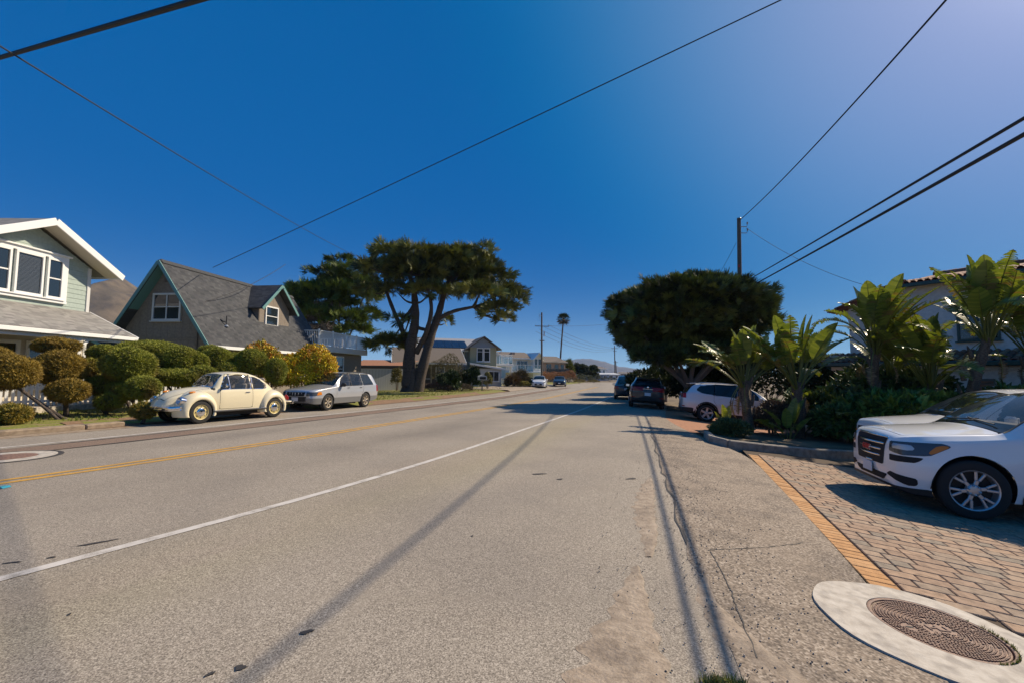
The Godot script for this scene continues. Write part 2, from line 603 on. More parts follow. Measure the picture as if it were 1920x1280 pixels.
	M.seat = flat(0.16, 0.14, 0.12, 0.85)
	M.seat_tan = flat(0.40, 0.34, 0.26, 0.8)
	M.plate = flat(0.68, 0.68, 0.70, 0.5)
	M.red = flat(0.5, 0.03, 0.03, 0.5)
	M.blue_mark = flat(0.05, 0.32, 0.42, 0.35)

func cloud_big(im: Image) -> Image:
	var c := im.duplicate()
	c.resize(1024, 1024, Image.INTERPOLATE_BILINEAR)
	return c

func uv_mat(tex: Texture2D, per_m: Vector2, rough: float) -> StandardMaterial3D:
	var m := StandardMaterial3D.new()
	m.albedo_texture = tex
	m.uv1_scale = Vector3(per_m.x, per_m.y, 1)
	m.roughness = rough
	return m

# asphalt shingles: tabs in rows of slightly different tone, 2 m by 2 m
func shingle_tex(sd: int, tones: Array) -> ImageTexture:
	var r := RandomNumberGenerator.new()
	r.seed = sd
	var im := Image.create(512, 512, false, Image.FORMAT_RGB8)
	var rows := 14
	for j in rows:
		var y0 := j * 512 / rows
		var y1 := (j + 1) * 512 / rows
		var x := -r.randi_range(0, 60)
		while x < 512:
			var w := r.randi_range(38, 84)
			var c: Color = (tones[0] as Color).lerp(tones[2], clampf(r.randfn(0.5, 0.28), 0, 1))
			im.fill_rect(Rect2i(maxi(x, 0), y0, w, y1 - y0), c.linear_to_srgb())
			im.fill_rect(Rect2i(maxi(x, 0), y0, 2, y1 - y0), (c * 0.7).linear_to_srgb())
			x += w
	for k in 9000:
		var p := Vector2i(r.randi_range(0, 511), r.randi_range(0, 511))
		im.set_pixelv(p, im.get_pixelv(p) * r.randf_range(0.8, 1.25))
	return ImageTexture.create_from_image(im)

# ------------------------------------------------------------------ curves on the ground, given as (x, metres ahead)
var W: PackedVector2Array      # the white edge line on the near side of the road

func curve(pts: Array, step := 0.5) -> PackedVector2Array:       # smooth curve through points, evenly stepped
	var out := PackedVector2Array()
	var n := pts.size()
	for k in n - 1:
		var a: Vector2 = pts[maxi(k - 1, 0)]
		var b: Vector2 = pts[k]
		var c: Vector2 = pts[k + 1]
		var d: Vector2 = pts[mini(k + 2, n - 1)]
		var m := maxi(1, int(b.distance_to(c) / step))
		for i in m:
			out.append(b.cubic_interpolate(c, a, d, float(i) / m))
	out.append(pts[n - 1])
	return out

func offset(c: PackedVector2Array, by: float) -> PackedVector2Array:      # to the right of a curve
	var out := PackedVector2Array()
	for k in c.size():
		var d := (c[mini(k + 1, c.size() - 1)] - c[maxi(k - 1, 0)]).normalized()
		out.append(c[k] + Vector2(d.y, -d.x) * by)
	return out

func along(c: PackedVector2Array, t: float) -> Vector2:     # t from 0 to 1
	var x := t * (c.size() - 1)
	var k := mini(int(x), c.size() - 2)
	return c[k].lerp(c[k + 1], x - k)

func nearest_d(p: Vector2) -> float:       # how far right of the white line
	var best := 1e9
	var out := 0.0
	for k in range(0, W.size() - 1):
		var q := Geometry2D.get_closest_point_to_segment(p, W[k], W[k + 1])
		var dd := q.distance_squared_to(p)
		if dd < best:
			best = dd
			var d := W[k + 1] - W[k]
			out = sqrt(dd) * (-1.0 if d.cross(p - q) > 0.0 else 1.0)
	return out

# a sheet between two curves, lying on the ground
func sheet(l: PackedVector2Array, r: PackedVector2Array, dy: float, nu: int, nv: int, mb: MB = null, lift = null) -> MB:
	if mb == null:
		mb = MB.new()
	var rows := []
	for i in nu + 1:
		var a := along(l, float(i) / nu)
		var b := along(r, float(i) / nu)
		var row := PackedVector3Array()
		for k in nv + 1:
			var p := a.lerp(b, float(k) / nv)
			var y := dy
			if lift != null:
				y += lift.call(float(k) / nv)
			row.append(gp(p.x, p.y, y))
		rows.append(row)
	mb.grid(rows)
	return mb

func strip(c: PackedVector2Array, d0: float, d1: float, dy: float, nv := 1, mb: MB = null) -> MB:
	return sheet(offset(c, d0), offset(c, d1), dy, c.size() - 1, nv, mb)

func cut(c: PackedVector2Array, f0: float, f1: float) -> PackedVector2Array:
	var out := PackedVector2Array()
	for p in c:
		if p.y >= f0 and p.y <= f1:
			out.append(p)
	return out

func blob(mb: MB, c: Vector2, rx: float, ry: float, turn: float, dy: float, rough := 0.2, seg := 18):
	var ph := rng.randf() * 9.0
	var ring := []
	for i in seg:
		var a := TAU * i / seg
		var k := 1.0 + rough * (sin(a * 2 + ph) * 0.5 + sin(a * 3 + ph * 2) * 0.35 + sin(a * 7 + ph) * 0.3)
		var q := c + (Vector2(cos(a) * rx, sin(a) * ry) * k).rotated(turn)
		ring.append(gp(q.x, q.y, dy))
	for i in seg:
		mb.tri(gp(c.x, c.y, dy), ring[i], ring[(i + 1) % seg])

func build_ground():
	W = curve([Vector2(-14, -14), Vector2(-9.2, -6), Vector2(-5.6, 0), Vector2(-3.62, 3.4), Vector2(-2.34, 5.75), Vector2(-1.2, 8.34), Vector2(0.18, 12.13), Vector2(3.04, 20.5), Vector2(8.36, 37.5), Vector2(16, 62), Vector2(26, 95)])
	# the ground itself, one sheet to the horizon
	var steps := [0.0, 2, 4, 6, 8, 10, 12, 14, 16, 18, 20, 23, 26, 30, 34, 38, 42, 48, 55, 65, 80, 100, 140, 220, 400, 800, 1600, 3000]
	var line := []
	for k in range(steps.size() - 1, 0, -1):
		line.append(-steps[k])
	line.append_array(steps)
	var rows := []
	for f in line:
		var row := PackedVector3Array()
		for x in line:
			row.append(gp(x, f, -0.07 - 0.004 * maxf(0.0, Vector2(x, f).length() - 120.0) * 0.3))
		rows.append(row)
	var mb := MB.new()
	mb.grid(rows)
	struct("ground", mb, M.land)
	# asphalt from kerb to driveway
	var edge := curve([Vector2(-4.6, -14), Vector2(-0.9, -6), Vector2(1.3, 0), Vector2(2.82, 3.69), Vector2(4.1, 7.1), Vector2(5.05, 10.0), Vector2(5.2, 12.9), Vector2(5.9, 17.3), Vector2(7.4, 22), Vector2(9.3, 27.5), Vector2(13, 40), Vector2(22, 62), Vector2(36, 95)])
	var left := offset(W, -9.95)
	for k in left.size():
		if left[k].y > 44.0:
			left[k].x -= (left[k].y - 44.0) * 0.16 + 1.0 * sstep((left[k].y - 44.0) / 6.0)
	var rm := sheet(left, edge, 0.0, 300, 64)
	# worn and oil-darkened lanes, sandy margins: broken along the road
	var wn := FastNoiseLite.new()
	wn.seed = 12
	wn.frequency = 0.09
	for i in 301:
		var dr := nearest_d(along(edge, i / 300.0))
		for k in 65:
			var D := lerpf(-9.95, dr, k / 64.0)
			var v := rm.v[i * 65 + k]
			var a := wn.get_noise_2d(v.x * 0.6, v.z * 0.6)
			var b := wn.get_noise_2d(D * 9.0, v.z * 1.1 + 40.0)
			var oil := 0.0
			for c in [[-2.2, 0.75], [-5.9, 0.7]]:
				oil = maxf(oil, exp(-pow((D - c[0]) / c[1], 2.0)))
			var dark := 1.0 - oil * clampf(0.13 + 0.22 * b + 0.1 * a, 0.0, 0.3) + 0.05 * b
			var sandy := exp(-pow((D - 0.75) / 0.7, 2.0)) * clampf(0.5 + 1.6 * a + 0.8 * b, 0.0, 1.0)
			sandy = maxf(sandy, 0.7 * sstep((D - dr + 1.2) / 1.2) * clampf(0.5 + b, 0, 1))
			rm.col[i * 65 + k] = Color(dark * (1.0 + 0.10 * sandy), dark * (1.0 + 0.0 * sandy), dark * (1.0 - 0.14 * sandy))
	struct("road", rm, M.asphalt)
	# the coarser apron on this side of an uneven seam
	var seam_pts := []
	var prev := Vector2(0.2, -4)
	for p in [Vector2(0.75, 1.0), Vector2(1.2, 2.6), Vector2(1.5, 3.9), Vector2(2.05, 5.9), Vector2(2.44, 7.5), Vector2(3.2, 10.3), Vector2(4.0, 13.2), Vector2(4.67, 15.7), Vector2(5.6, 18.3)]:
		for i in 6:
			seam_pts.append(prev.lerp(p, i / 6.0) + Vector2(rng.randf_range(-0.035, 0.035), 0))
		prev = p
	seam_pts.append(Vector2(5.9, 18.9))
	var seam := curve(seam_pts, 0.1)
	var aedge := PackedVector2Array()
	for p in edge:
		if p.y > -4.1 and p.y < 18.9:
			aedge.append(p)
	struct("apron", sheet(seam, aedge, 0.0024, 200, 12, null, func(t: float): return 0.0018 * minf(1.0, t * 6.0)), M.apron)
	var crack := MB.new()
	var cut_seam := cut(seam, 4.2, 12.5)
	var rows2 := []
	for k in cut_seam.size():
		var w := 0.004 + 0.012 * absf(sin(k * 0.7) * sin(k * 0.23 + 1.0))
		rows2.append(PackedVector3Array([gp(cut_seam[k].x - w, cut_seam[k].y, 0.007), gp(cut_seam[k].x + w, cut_seam[k].y, 0.007)]))
	crack.grid(rows2)
	struct("seam_crack", crack, M.tar)
	# patch joints in the apron
	var joint := MB.new()
	for seg in [[Vector2(1.74, 4.12), Vector2(2.35, 4.32), Vector2(2.86, 4.55)], [Vector2(1.76, 4.1), Vector2(1.62, 3.5), Vector2(1.47, 3.0), Vector2(1.36, 2.6)]]:
		var c := curve(seg, 0.04)
		var r2 := []
		for k in c.size():
			var w := rng.randf_range(0.002, 0.006)
			var d := (c[mini(k + 1, c.size() - 1)] - c[maxi(k - 1, 0)]).normalized()
			var q := c[k] + Vector2(rng.randf_range(-0.006, 0.006), rng.randf_range(-0.006, 0.006))
			r2.append(PackedVector3Array([gp(q.x - d.y * w, q.y + d.x * w, 0.008), gp(q.x + d.y * w, q.y - d.x * w, 0.008)]))
		joint.grid(r2)
	struct("patch_joint", joint, M.tar)
	# drifts of sand and silt along the seam, with broken edges
	var drift := MB.new()
	drift_sheet(drift, [Vector2(2.05, 6.8), Vector2(1.75, 5.9), Vector2(1.5, 5.1), Vector2(1.33, 4.4), Vector2(1.16, 3.9)], [0.03, 0.13, 0.15, 0.12, 0.03], 0.0075)
	drift_sheet(drift, [Vector2(1.0, 3.7), Vector2(0.86, 3.2), Vector2(0.74, 2.8), Vector2(0.6, 2.3), Vector2(0.5, 1.9)], [0.02, 0.12, 0.22, 0.34, 0.45], 0.0095)
	drift_sheet(drift, [Vector2(1.5, 2.3), Vector2(1.38, 2.7), Vector2(1.36, 3.2), Vector2(1.5, 3.6)], [0.16, 0.14, 0.08, 0.02], 0.0075)
	struct("sand_drift", drift, M.sand)
	# loose gravel beside the seam: single small stones
	var stone := MB.new()
	stone.ball(Vector3.ZERO, Vector3(1, 0.7, 0.85), 4, 6)
	var xs := []
	var cs := []
	for k in 2600:
		var c := along(seam, rng.randf_range(0.22, 0.75))
		var p := c + Vector2(rng.randfn(0.15, 0.38), rng.randfn(0, 0.2))
		var s := rng.randf_range(0.0025, 0.0075)
		xs.append(Transform3D(Basis.from_euler(Vector3(rng.randf(), rng.randf() * 6, rng.randf())).scaled(Vector3.ONE * s), gp(p.x, p.y, 0.008)))
		var g := rng.randf_range(0.16, 0.5)
		cs.append(Color(g * 1.08, g * 0.95, g * 0.82))
	var gravel := scatter("gravel", stone.mesh(), M.blade, xs, cs, self)
	gravel.set_meta("kind", "stuff")
	gravel.set_meta("label", "loose gravel lying along the seam between road and apron")
	gravel.set_meta("category", "gravel")
	# lines
	struct("white_edge_line", strip(cut(W, -8, 46), -0.055, 0.055, 0.005), M.white_line)
	var yl := MB.new()
	strip(cut(offset(W, -4.1), -4, 62), -0.17, -0.06, 0.005, 1, yl)
	strip(cut(offset(W, -4.1), -4, 62), 0.06, 0.17, 0.005, 1, yl)
	struct("yellow_centre_line", yl, M.yellow_line)
	struct("white_far_edge_line", strip(cut(offset(W, -7.95), 0, 60), -0.05, 0.05, 0.005), M.white_line)
	# a trench patch with tarred edges in the far lane
	struct("trench_patch", strip(cut(offset(W, -7.2), 0, 58), -0.42, 0.42, 0.006, 2), M.patch)
	var tar := MB.new()
	for d in [-7.64, -6.76]:
		var c := cut(offset(W, d), 0, 58)
		var r3 := []
		for k in c.size():
			var w := 0.03 + 0.022 * sin(k * 0.9) * sin(k * 0.37)
			var j := 0.03 * sin(k * 0.21 + d)
			var dd := (c[mini(k + 1, c.size() - 1)] - c[maxi(k - 1, 0)]).normalized()
			var nn := Vector2(dd.y, -dd.x)
			var a := c[k] + nn * (j - w)
			var b := c[k] + nn * (j + w)
			r3.append(PackedVector3Array([gp(a.x, a.y, 0.009), gp(b.x, b.y, 0.009)]))
		tar.grid(r3)
	struct("tar_seam", tar, M.tar)
	# spots and short scars on the asphalt
	var marks := MB.new()
	for q in [[Vector2(-3.58, 4.06), 0.15, 0.016, 0.75], [Vector2(-3.86, 3.64), 0.05, 0.014, 0.4], [Vector2(-3.66, 3.74), 0.035, 0.012, 0.5], [Vector2(-1.17, 2.73), 0.035, 0.02, 0.3], [Vector2(-1.36, 2.41), 0.03, 0.02, 0.4], [Vector2(-1.48, 2.36), 0.02, 0.014, 1.0], [Vector2(0.42, 6.93), 0.10, 0.04, 0.1], [Vector2(0.7, 6.6), 0.05, 0.03, 0.2], [Vector2(1.75, 6.72), 0.08, 0.035, 0.6], [Vector2(-2.7, 2.9), 0.012, 0.01, 0.0], [Vector2(-0.35, 4.3), 0.014, 0.01, 0.0]]:
		blob(marks, q[0], q[1], q[2], q[3], 0.0052, 0.45)
	struct("asphalt_scar", marks, M.tar)
	# verge, yard and kerb on the far side
	var yard_l := offset(W, -42.0)
	var yard := sheet(yard_l, offset(W, -10.3), 0.0, 150, 36, null, func(t: float): return 0.11 * sstep((1.0 - t) * 31.7 / 0.9) + 0.0)
	struct("lawn", yard, M.lawn)
	var sh := MB.new()
	var dc := cut(offset(W, -10.3), 11.6, 70)
	var dl := PackedVector2Array()
	var dr := PackedVector2Array()
	for k in dc.size():
		var dd := (dc[mini(k + 1, dc.size() - 1)] - dc[maxi(k - 1, 0)]).normalized()
		var nn := Vector2(dd.y, -dd.x)
		var wl := 0.9 + 0.25 * sin(k * 0.35) + 0.15 * sin(k * 1.1)
		wl += 1.6 * sstep((dc[k].y - 38.0) / 8.0)
		dl.append(dc[k] - nn * wl)
		dr.append(dc[k] + nn * (0.38 + 0.06 * sin(k * 0.8)))
	sheet(dl, dr, 0.012, dc.size() - 1, 10, sh, func(t: float): return 0.11 * sstep((1.0 - t) * 1.3 - 0.35))
	struct("dirt_shoulder", sh, M.dirt)
	# the sandy drive past the letter box
	var sd := cut(offset(W, -10.0), 43.5, 68.0)
	var sl := PackedVector2Array()
	for k in sd.size():
		sl.append(sd[k] + Vector2(-5.6 * sstep((sd[k].y - 43.0) / 3.0) - 0.3 - 0.2 * sin(k * 0.5), 1.2))
	struct("sandy_drive", sheet(sl, sd, 0.02, sd.size() - 1, 8, null, func(t: float): return 0.12 * sstep((1.0 - t) * 6.0)), M.sand)
	# kerb stones
	var kc := cut(offset(W, -10.15), 0.0, 12.5)
	var kerb := Node3D.new()
	kerb.name = "kerb"
	kerb.set_meta("kind", "structure")
	add_child(kerb)
	var total := 0.0
	var k0 := 0
	for k in range(1, kc.size()):
		if kc[k].distance_to(kc[k0]) > 2.4 or k == kc.size() - 1:
			var a := kc[k0]
			var b := kc[k]
			var d: Vector2 = (b - a).normalized()
			var m: Vector2 = (a + b) * 0.5
			var s := MB.new()
			s.bbox(Vector3.ZERO, Vector3(0.34, 0.24, a.distance_to(b) - 0.012), 0.025)
			share("kerb_stone", s.mesh(), M.kerb, kerb, Transform3D(Basis(Vector3.UP, -atan2(d.x, d.y)), gp(m.x, m.y, 0.005)))
			k0 = k
	# gutter
	struct("gutter", strip(cut(offset(W, -9.72), 0, 13.0), -0.26, 0.24, 0.005), M.kerb)
	# terracotta drive beside the parked cars
	var tl := cut(edge, 11.2, 23.5)
	var tr := PackedVector2Array()
	for p in tl:
		tr.append(p + Vector2(11, 1.5))
	struct("terracotta_drive", sheet(tl, tr, 0.004, 40, 14), M.terracotta)
	pavers(edge)
	planter()
	grass()
	manholes()

func drift_sheet(mb: MB, pts: Array, widths: Array, dy: float):
	var c := curve(pts, 0.03)
	var rows := []
	for k in c.size():
		var t := float(k) / (c.size() - 1) * (widths.size() - 1)
		var w := lerpf(widths[int(t)], widths[mini(int(t) + 1, widths.size() - 1)], t - int(t))
		var a := w * (1.0 + 0.16 * sin(k * 0.9) + 0.12 * sin(k * 0.37 + 2.0)) + 0.004
		var b := w * (0.55 + 0.08 * sin(k * 0.8 + 1.0)) + 0.004
		rows.append(PackedVector3Array([gp(c[k].x - a, c[k].y, 0.0008), gp(c[k].x - a * 0.7, c[k].y, 0.003 if dy > 0.0072 else 0.0), gp(c[k].x, c[k].y, dy), gp(c[k].x + b * 0.6, c[k].y, dy), gp(c[k].x + b, c[k].y, 0.0048)]))
	mb.grid(rows, false, false, (pts[1] as Vector2).y < (pts[0] as Vector2).y)

const BD := Vector2(0.346, 0.938)       # the way the brick border runs
const BN := Vector2(0.938, -0.346)      # across it, away from the road

func slope_basis(p: Vector2, turn: float) -> Basis:
	var e := 0.2
	var nn := Vector3(gy(p.x - e, -p.y) - gy(p.x + e, -p.y), 2 * e, gy(p.x, -p.y + -e) - gy(p.x, -p.y + e)).normalized()
	var q := Basis(Quaternion(Vector3.UP, nn))
	return q * Basis(Vector3.UP, turn)

func pavers(edge: PackedVector2Array):
	var o := Vector2(2.82, 3.69)
	var drive := Node3D.new()
	drive.name = "driveway"
	drive.set_meta("kind", "structure")
	add_child(drive)
	# sand bed, seen in the joints
	var bed_l := PackedVector2Array()
	var bed_r := PackedVector2Array()
	for k in 30:
		var s := -5.0 + k * 13.2 / 29.0
		bed_l.append(o + BD * s)
		bed_r.append(o + BD * s + BN * 9.5)
	part("sand_bed", sheet(bed_l, bed_r, -0.012, 60, 40), M.joint, drive)
	var turn := -atan2(BD.x, BD.y)
	# the border: yellow-orange bricks side by side
	var bricks := []
	var s := -4.0
	while s < 7.0:
		bricks.append(s)
		s += 0.105
	var bm := MB.new()
	bm.bbox(Vector3(0, -0.03, 0), Vector3(0.212, 0.06, 0.1), 0.006)
	var bmesh := bm.mesh()
	var ring := Vector2(2.74, 3.08)
	for q in bricks:
		var p: Vector2 = o + BD * q + BN * 0.125
		if p.distance_to(ring) < 0.69:
			continue
		share("brick", bmesh, M.border[rng.randi() % 3], drive, Transform3D(slope_basis(p, turn + rng.randf_range(-0.03, 0.03)), gp(p.x, p.y, 0.006 + rng.randf_range(-0.004, 0.003))))
	# pavers in staggered rows, blocks of three lengths
	var lens := [0.16, 0.24, 0.32]
	var meshes := []
	for l in lens:
		var m := MB.new()
		m.bbox(Vector3(0, -0.03, 0), Vector3(l - 0.009, 0.06, 0.151), 0.007)
		meshes.append(m.mesh())
	var list := []
	var row := 0
	var u := -3.6
	while u < 7.2:
		var v := 0.255
		if row % 2 == 0:
			v -= 0.0
		while v < 8.0:
			var kind: int = [0, 1, 2, 2, 1][rng.randi() % 5]
			if v < 0.3 and row % 2 == 0:
				kind = 0
			var l: float = lens[kind]
			var p: Vector2 = o + BD * (u + 0.08) + BN * (v + l * 0.5)
			if p.distance_to(ring) > 0.72 and p.y > 0.8 and Vector2(p.x, p.y).angle_to(Vector2(0, 1)) < 1.02 and p.y < kerb_line(p.x) - 0.10:
				list.append([p.length() , p, kind])
			v += l
		u += 0.16
		row += 1
	list.sort_custom(func(a, b): return a[0] < b[0])
	var rest := []
	for m in 6:
		rest.append([])
	for k in list.size():
		var p: Vector2 = list[k][1]
		var xf := Transform3D(slope_basis(p, turn + rng.randf_range(-0.01, 0.01)), gp(p.x, p.y, 0.005 + rng.randf_range(-0.002, 0.0025)))
		var m: int = rng.randi() % 6
		if k < 300:
			share("paver", meshes[list[k][2]], M.paver[m], drive, xf)
		else:
			rest[m].append([xf, list[k][2]])
	for m in rest.size():
		for kind in 3:
			var xs := []
			for q in rest[m]:
				if q[1] == kind:
					xs.append(q[0])
			if xs.size():
				var mm := scatter("paver_field", meshes[kind], M.paver[m], xs, null, drive)
				mm.set_meta("kind", "stuff")

func kerb_line(x: float) -> float:
	return lerpf(11.0, 11.3, clampf((x - 4.95) / 3.6, 0, 1)) - 0.18 * maxf(0.0, x - 8.6)

func planter():
	var kerb := Node3D.new()
	kerb.name = "planter_kerb"
	kerb.set_meta("kind", "structure")
	add_child(kerb)
	var pts := [Vector2(5.35, 12.6), Vector2(5.02, 11.5), Vector2(5.2, 11.05), Vector2(6.0, 11.08), Vector2(7.2, 11.18), Vector2(8.6, 11.3), Vector2(10.0, 11.05), Vector2(11.5, 10.78)]
	for k in pts.size() - 1:
		var a: Vector2 = pts[k]
		var b: Vector2 = pts[k + 1]
		var d: Vector2 = (b - a).normalized()
		var m: Vector2 = (a + b) * 0.5
		var s := MB.new()
		s.bbox(Vector3.ZERO, Vector3(0.16, 0.36, a.distance_to(b) + 0.02), 0.02)
		share("kerb_stone", s.mesh(), M.kerb_grey, kerb, Transform3D(slope_basis(m, -atan2(d.x, d.y)), gp(m.x, m.y, 0.0)))
	var l := curve([Vector2(5.1, 11.15), Vector2(7, 11.2), Vector2(8.6, 11.35), Vector2(10, 11.1), Vector2(14, 10.4), Vector2(19, 9.5)], 0.5)
	var r := curve([Vector2(5.4, 13.6), Vector2(7, 14.6), Vector2(9.5, 15.8), Vector2(12, 16.5), Vector2(16, 16.8), Vector2(22, 16.0)], 0.5)
	struct("planting_bed", sheet(r, l, 0.08, 30, 12), M.land)

func tuft_mesh(blades: int, hgt: float, wid: float, lean: float) -> ArrayMesh:
	var mb := MB.new()
	for k in blades:
		var a := TAU * k / blades + rng.randf()
		var d := Vector3(cos(a), 0, sin(a))
		var s := d.cross(Vector3.UP)
		var h := hgt * rng.randf_range(0.6, 1.1)
		var b := d * lean * h * 0.2
		var mid := d * lean * h * 0.45 + Vector3.UP * h * 0.6
		var tip := d * lean * h + Vector3.UP * h
		mb.quad(b - s * wid, b + s * wid, mid + s * wid * 0.7, mid - s * wid * 0.7)
		mb.tri(mid - s * wid * 0.7, mid + s * wid * 0.7, tip)
	return mb.mesh()

func grass():
	var mesh := tuft_mesh(6, 0.09, 0.006, 0.6)
	var xs := []
	var cs := []
	var nz := FastNoiseLite.new()
	nz.seed = 4
	nz.frequency = 0.35
	var k := 0
	while k < 15000:
		k += 1
		var i := rng.randi_range(0, W.size() - 2)
		var f: float = W[i].y
		if f < 2.0 or f > 48.0:
			continue
		var d := (W[i + 1] - W[i]).normalized()
		var off := -10.55 - rng.randf() * (6.0 if f < 30.0 else 9.0)
		var p := W[i].lerp(W[i + 1], rng.randf()) + Vector2(d.y, -d.x) * off
		if p.y > 11.0 and off > -11.5 + 0.6 * nz.get_noise_2d(p.x, p.y):
			continue
		var q := nz.get_noise_2d(p.x, p.y)
		if q < -0.25 and rng.randf() < 0.75:
			continue
		var s := rng.randf_range(0.6, 1.3)
		xs.append(Transform3D(Basis(Vector3.UP, rng.randf() * TAU).scaled(Vector3.ONE * s), gp(p.x, p.y, 0.10)))
		var dry := clampf(0.35 - q * 1.2 + rng.randfn(0, 0.15), 0, 1)
		cs.append(Color(0.15, 0.19, 0.018).lerp(Color(0.32, 0.26, 0.08), dry))
	var o := scatter("grass", mesh, M.blade, xs, cs, self)
	o.set_meta("kind", "stuff")
	o.set_meta("label", "short patchy grass on the verge behind the kerb")
	o.set_meta("category", "grass")
	# a tuft at our feet and weeds round the iron cover
	xs = []
	cs = []
	for j in 150:
		xs.append(Transform3D(Basis(Vector3.UP, rng.randf() * TAU).scaled(Vector3.ONE * rng.randf_range(0.3, 0.62)), gp(1.06 + rng.randfn(0, 0.06), 2.34 + rng.randfn(0, 0.025), 0.004)))
		cs.append(Color(0.10, 0.17, 0.02).lerp(Color(0.28, 0.22, 0.07), rng.randf()))
	for j in 70:
		var a := rng.randf_range(-1.5, 0.4)
		xs.append(Transform3D(Basis(Vector3.UP, rng.randf() * TAU).scaled(Vector3.ONE * rng.randf_range(0.15, 0.34)), gp(2.82 + cos(a) * 0.365, 3.12 + sin(a) * 0.365, 0.012)))
		cs.append(Color(0.10, 0.17, 0.02).lerp(Color(0.24, 0.20, 0.06), rng.randf()))
	var w := scatter("weeds", mesh, M.blade, xs, cs, self)
	w.set_meta("kind", "stuff")
	w.set_meta("label", "tiny green weeds in the sand and round the iron cover")
	w.set_meta("category", "weeds")

func manholes():
	# the near one: a concrete collar and a studded iron cover
	var c := Vector2(2.82, 3.12)
	var rc := Vector2(2.74, 3.08)
	var t := thing("manhole", "rusty studded iron manhole cover in a pale concrete collar beside the brick drive", "manhole", gp(c.x, c.y))
	t.basis = slope_basis(c, 0.0)
	var col := MB.new()
	var seg := 48
	var off := Vector3(rc.x - c.x, 0, -(rc.y - c.y))
	var inner := PackedVector3Array()
	var outer := PackedVector3Array()
	var low := PackedVector3Array()
	for k in seg:
		var a := TAU * k / seg
		var rr := 0.645 * (1.0 + 0.012 * sin(a * 5) + 0.008 * sin(a * 9 + 1))
		inner.append(Vector3(cos(a) * 0.372, 0.016, sin(a) * 0.372))
		outer.append(off + Vector3(cos(a) * rr, 0.014, sin(a) * rr))
		low.append(off + Vector3(cos(a) * (rr + 0.006), -0.05, sin(a) * (rr + 0.006)))
	for k in seg:
		var j := (k + 1) % seg
		col.quad(inner[k], inner[j], outer[j], outer[k])
		col.quad(outer[k], outer[j], low[j], low[k])
		var dn := Vector3(0, -0.06, 0)
		col.quad(inner[j], inner[k], inner[k] + dn, inner[j] + dn)
	part("collar", col, M.concrete, t)
	var fr := MB.new()
	fr.lathe([Vector2(0.345, -0.03), Vector2(0.345, 0.010), Vector2(0.349, 0.015), Vector2(0.366, 0.015), Vector2(0.370, 0.010), Vector2(0.370, -0.03)].map(func(q): return q), Transform3D(), 48)
	part("frame", fr, M.iron, t)
	var cv := MB.new()
	cv.lathe([Vector2(0.338, -0.02), Vector2(0.338, 0.004), Vector2(0.334, 0.007), Vector2(0.0001, 0.007)], Transform3D(), 48)
	part("cover", cv, M.iron, t)
	var st := MB.new()
	var r := 0.045
	while r < 0.325:
		var n := int(TAU * r / 0.0195)
		for k in n:
			var a := TAU * k / n + r * 20.0
			var p := Vector3(cos(a) * r, 0.009, sin(a) * r)
			if absf(p.x) < 0.1 and absf(p.z) < 0.055 or (Vector2(p.x, p.z).distance_to(Vector2(-0.2, 0.02)) < 0.045):
				continue
			if rng.randf() < 0.96:
				st.box(p, Vector3(0.0105, rng.randf_range(0.009, 0.013), 0.0125), Basis(Vector3.UP, -a + rng.randf_range(-0.15, 0.15)))
		r += 0.0185
	var studs := part("stud_pattern", st, M.iron, t)
	studs.set_meta("kind", "stuff")
	var lt := MB.new()
	for x in [-0.06, 0.0, 0.06]:
		lt.bbox(Vector3(x, 0.009, 0), Vector3(0.012, 0.008, 0.06), 0.002)
	lt.bbox(Vector3(-0.03, 0.009, 0), Vector3(0.05, 0.008, 0.012), 0.002)
	lt.bbox(Vector3(0.03, 0.009, 0.024), Vector3(0.05, 0.008, 0.012), 0.002)
	part("raised_marking", lt, M.iron, t)
	var lf := MB.new()
	lf.bbox(Vector3(-0.2, 0.006, 0.02), Vector3(0.05, 0.006, 0.02), 0.002)
	part("lifting_slot", lf, M.dark, t)
	# the far one, in the other lane
	var q := Vector2(-8.55, 7.86)
	var t2 := thing("manhole", "dark manhole cover in a round pale collar in the far lane", "manhole", gp(q.x, q.y, 0.011))
	var b2 := MB.new()
	b2.lathe([Vector2(0.60, -0.02), Vector2(0.60, 0.0), Vector2(0.36, 0.0), Vector2(0.36, -0.02)], Transform3D(), 32)
	part("collar", b2, M.concrete, t2)
	var b4 := MB.new()
	b4.lathe([Vector2(0.68, -0.02), Vector2(0.68, -0.002), Vector2(0.601, -0.002)], Transform3D(), 32)
	part("tar_ring", b4, M.tar, t2)
	var b3 := MB.new()
	b3.lathe([Vector2(0.35, -0.02), Vector2(0.35, 0.002), Vector2(0.0001, 0.002)], Transform3D(), 32)
	part("cover", b3, M.iron, t2)
	# a blue marker on the centre line
	var bm := MB.new()
	bm.prism(PackedVector2Array([Vector2(-0.06, 0), Vector2(0.06, 0), Vector2(0.035, 0.02), Vector2(-0.035, 0.02)]), -0.05, 0.05, Transform3D(Basis(), gp(-6.42, 5.86, 0.004)))
	one("road_marker", bm, M.blue_mark, "small blue raised reflector on the road beside the yellow centre line", "road marker")

# ------------------------------------------------------------------ houses: local x along the wall, y up, z out of it
func bar(mb: MB, x0: float, x1: float, y0: float, y1: float, z0: float, z1: float, e := 0.006):
	mb.bbox(Vector3((x0 + x1) * 0.5, (y0 + y1) * 0.5, (z0 + z1) * 0.5), Vector3(absf(x1 - x0), absf(y1 - y0), absf(z1 - z0)), e)

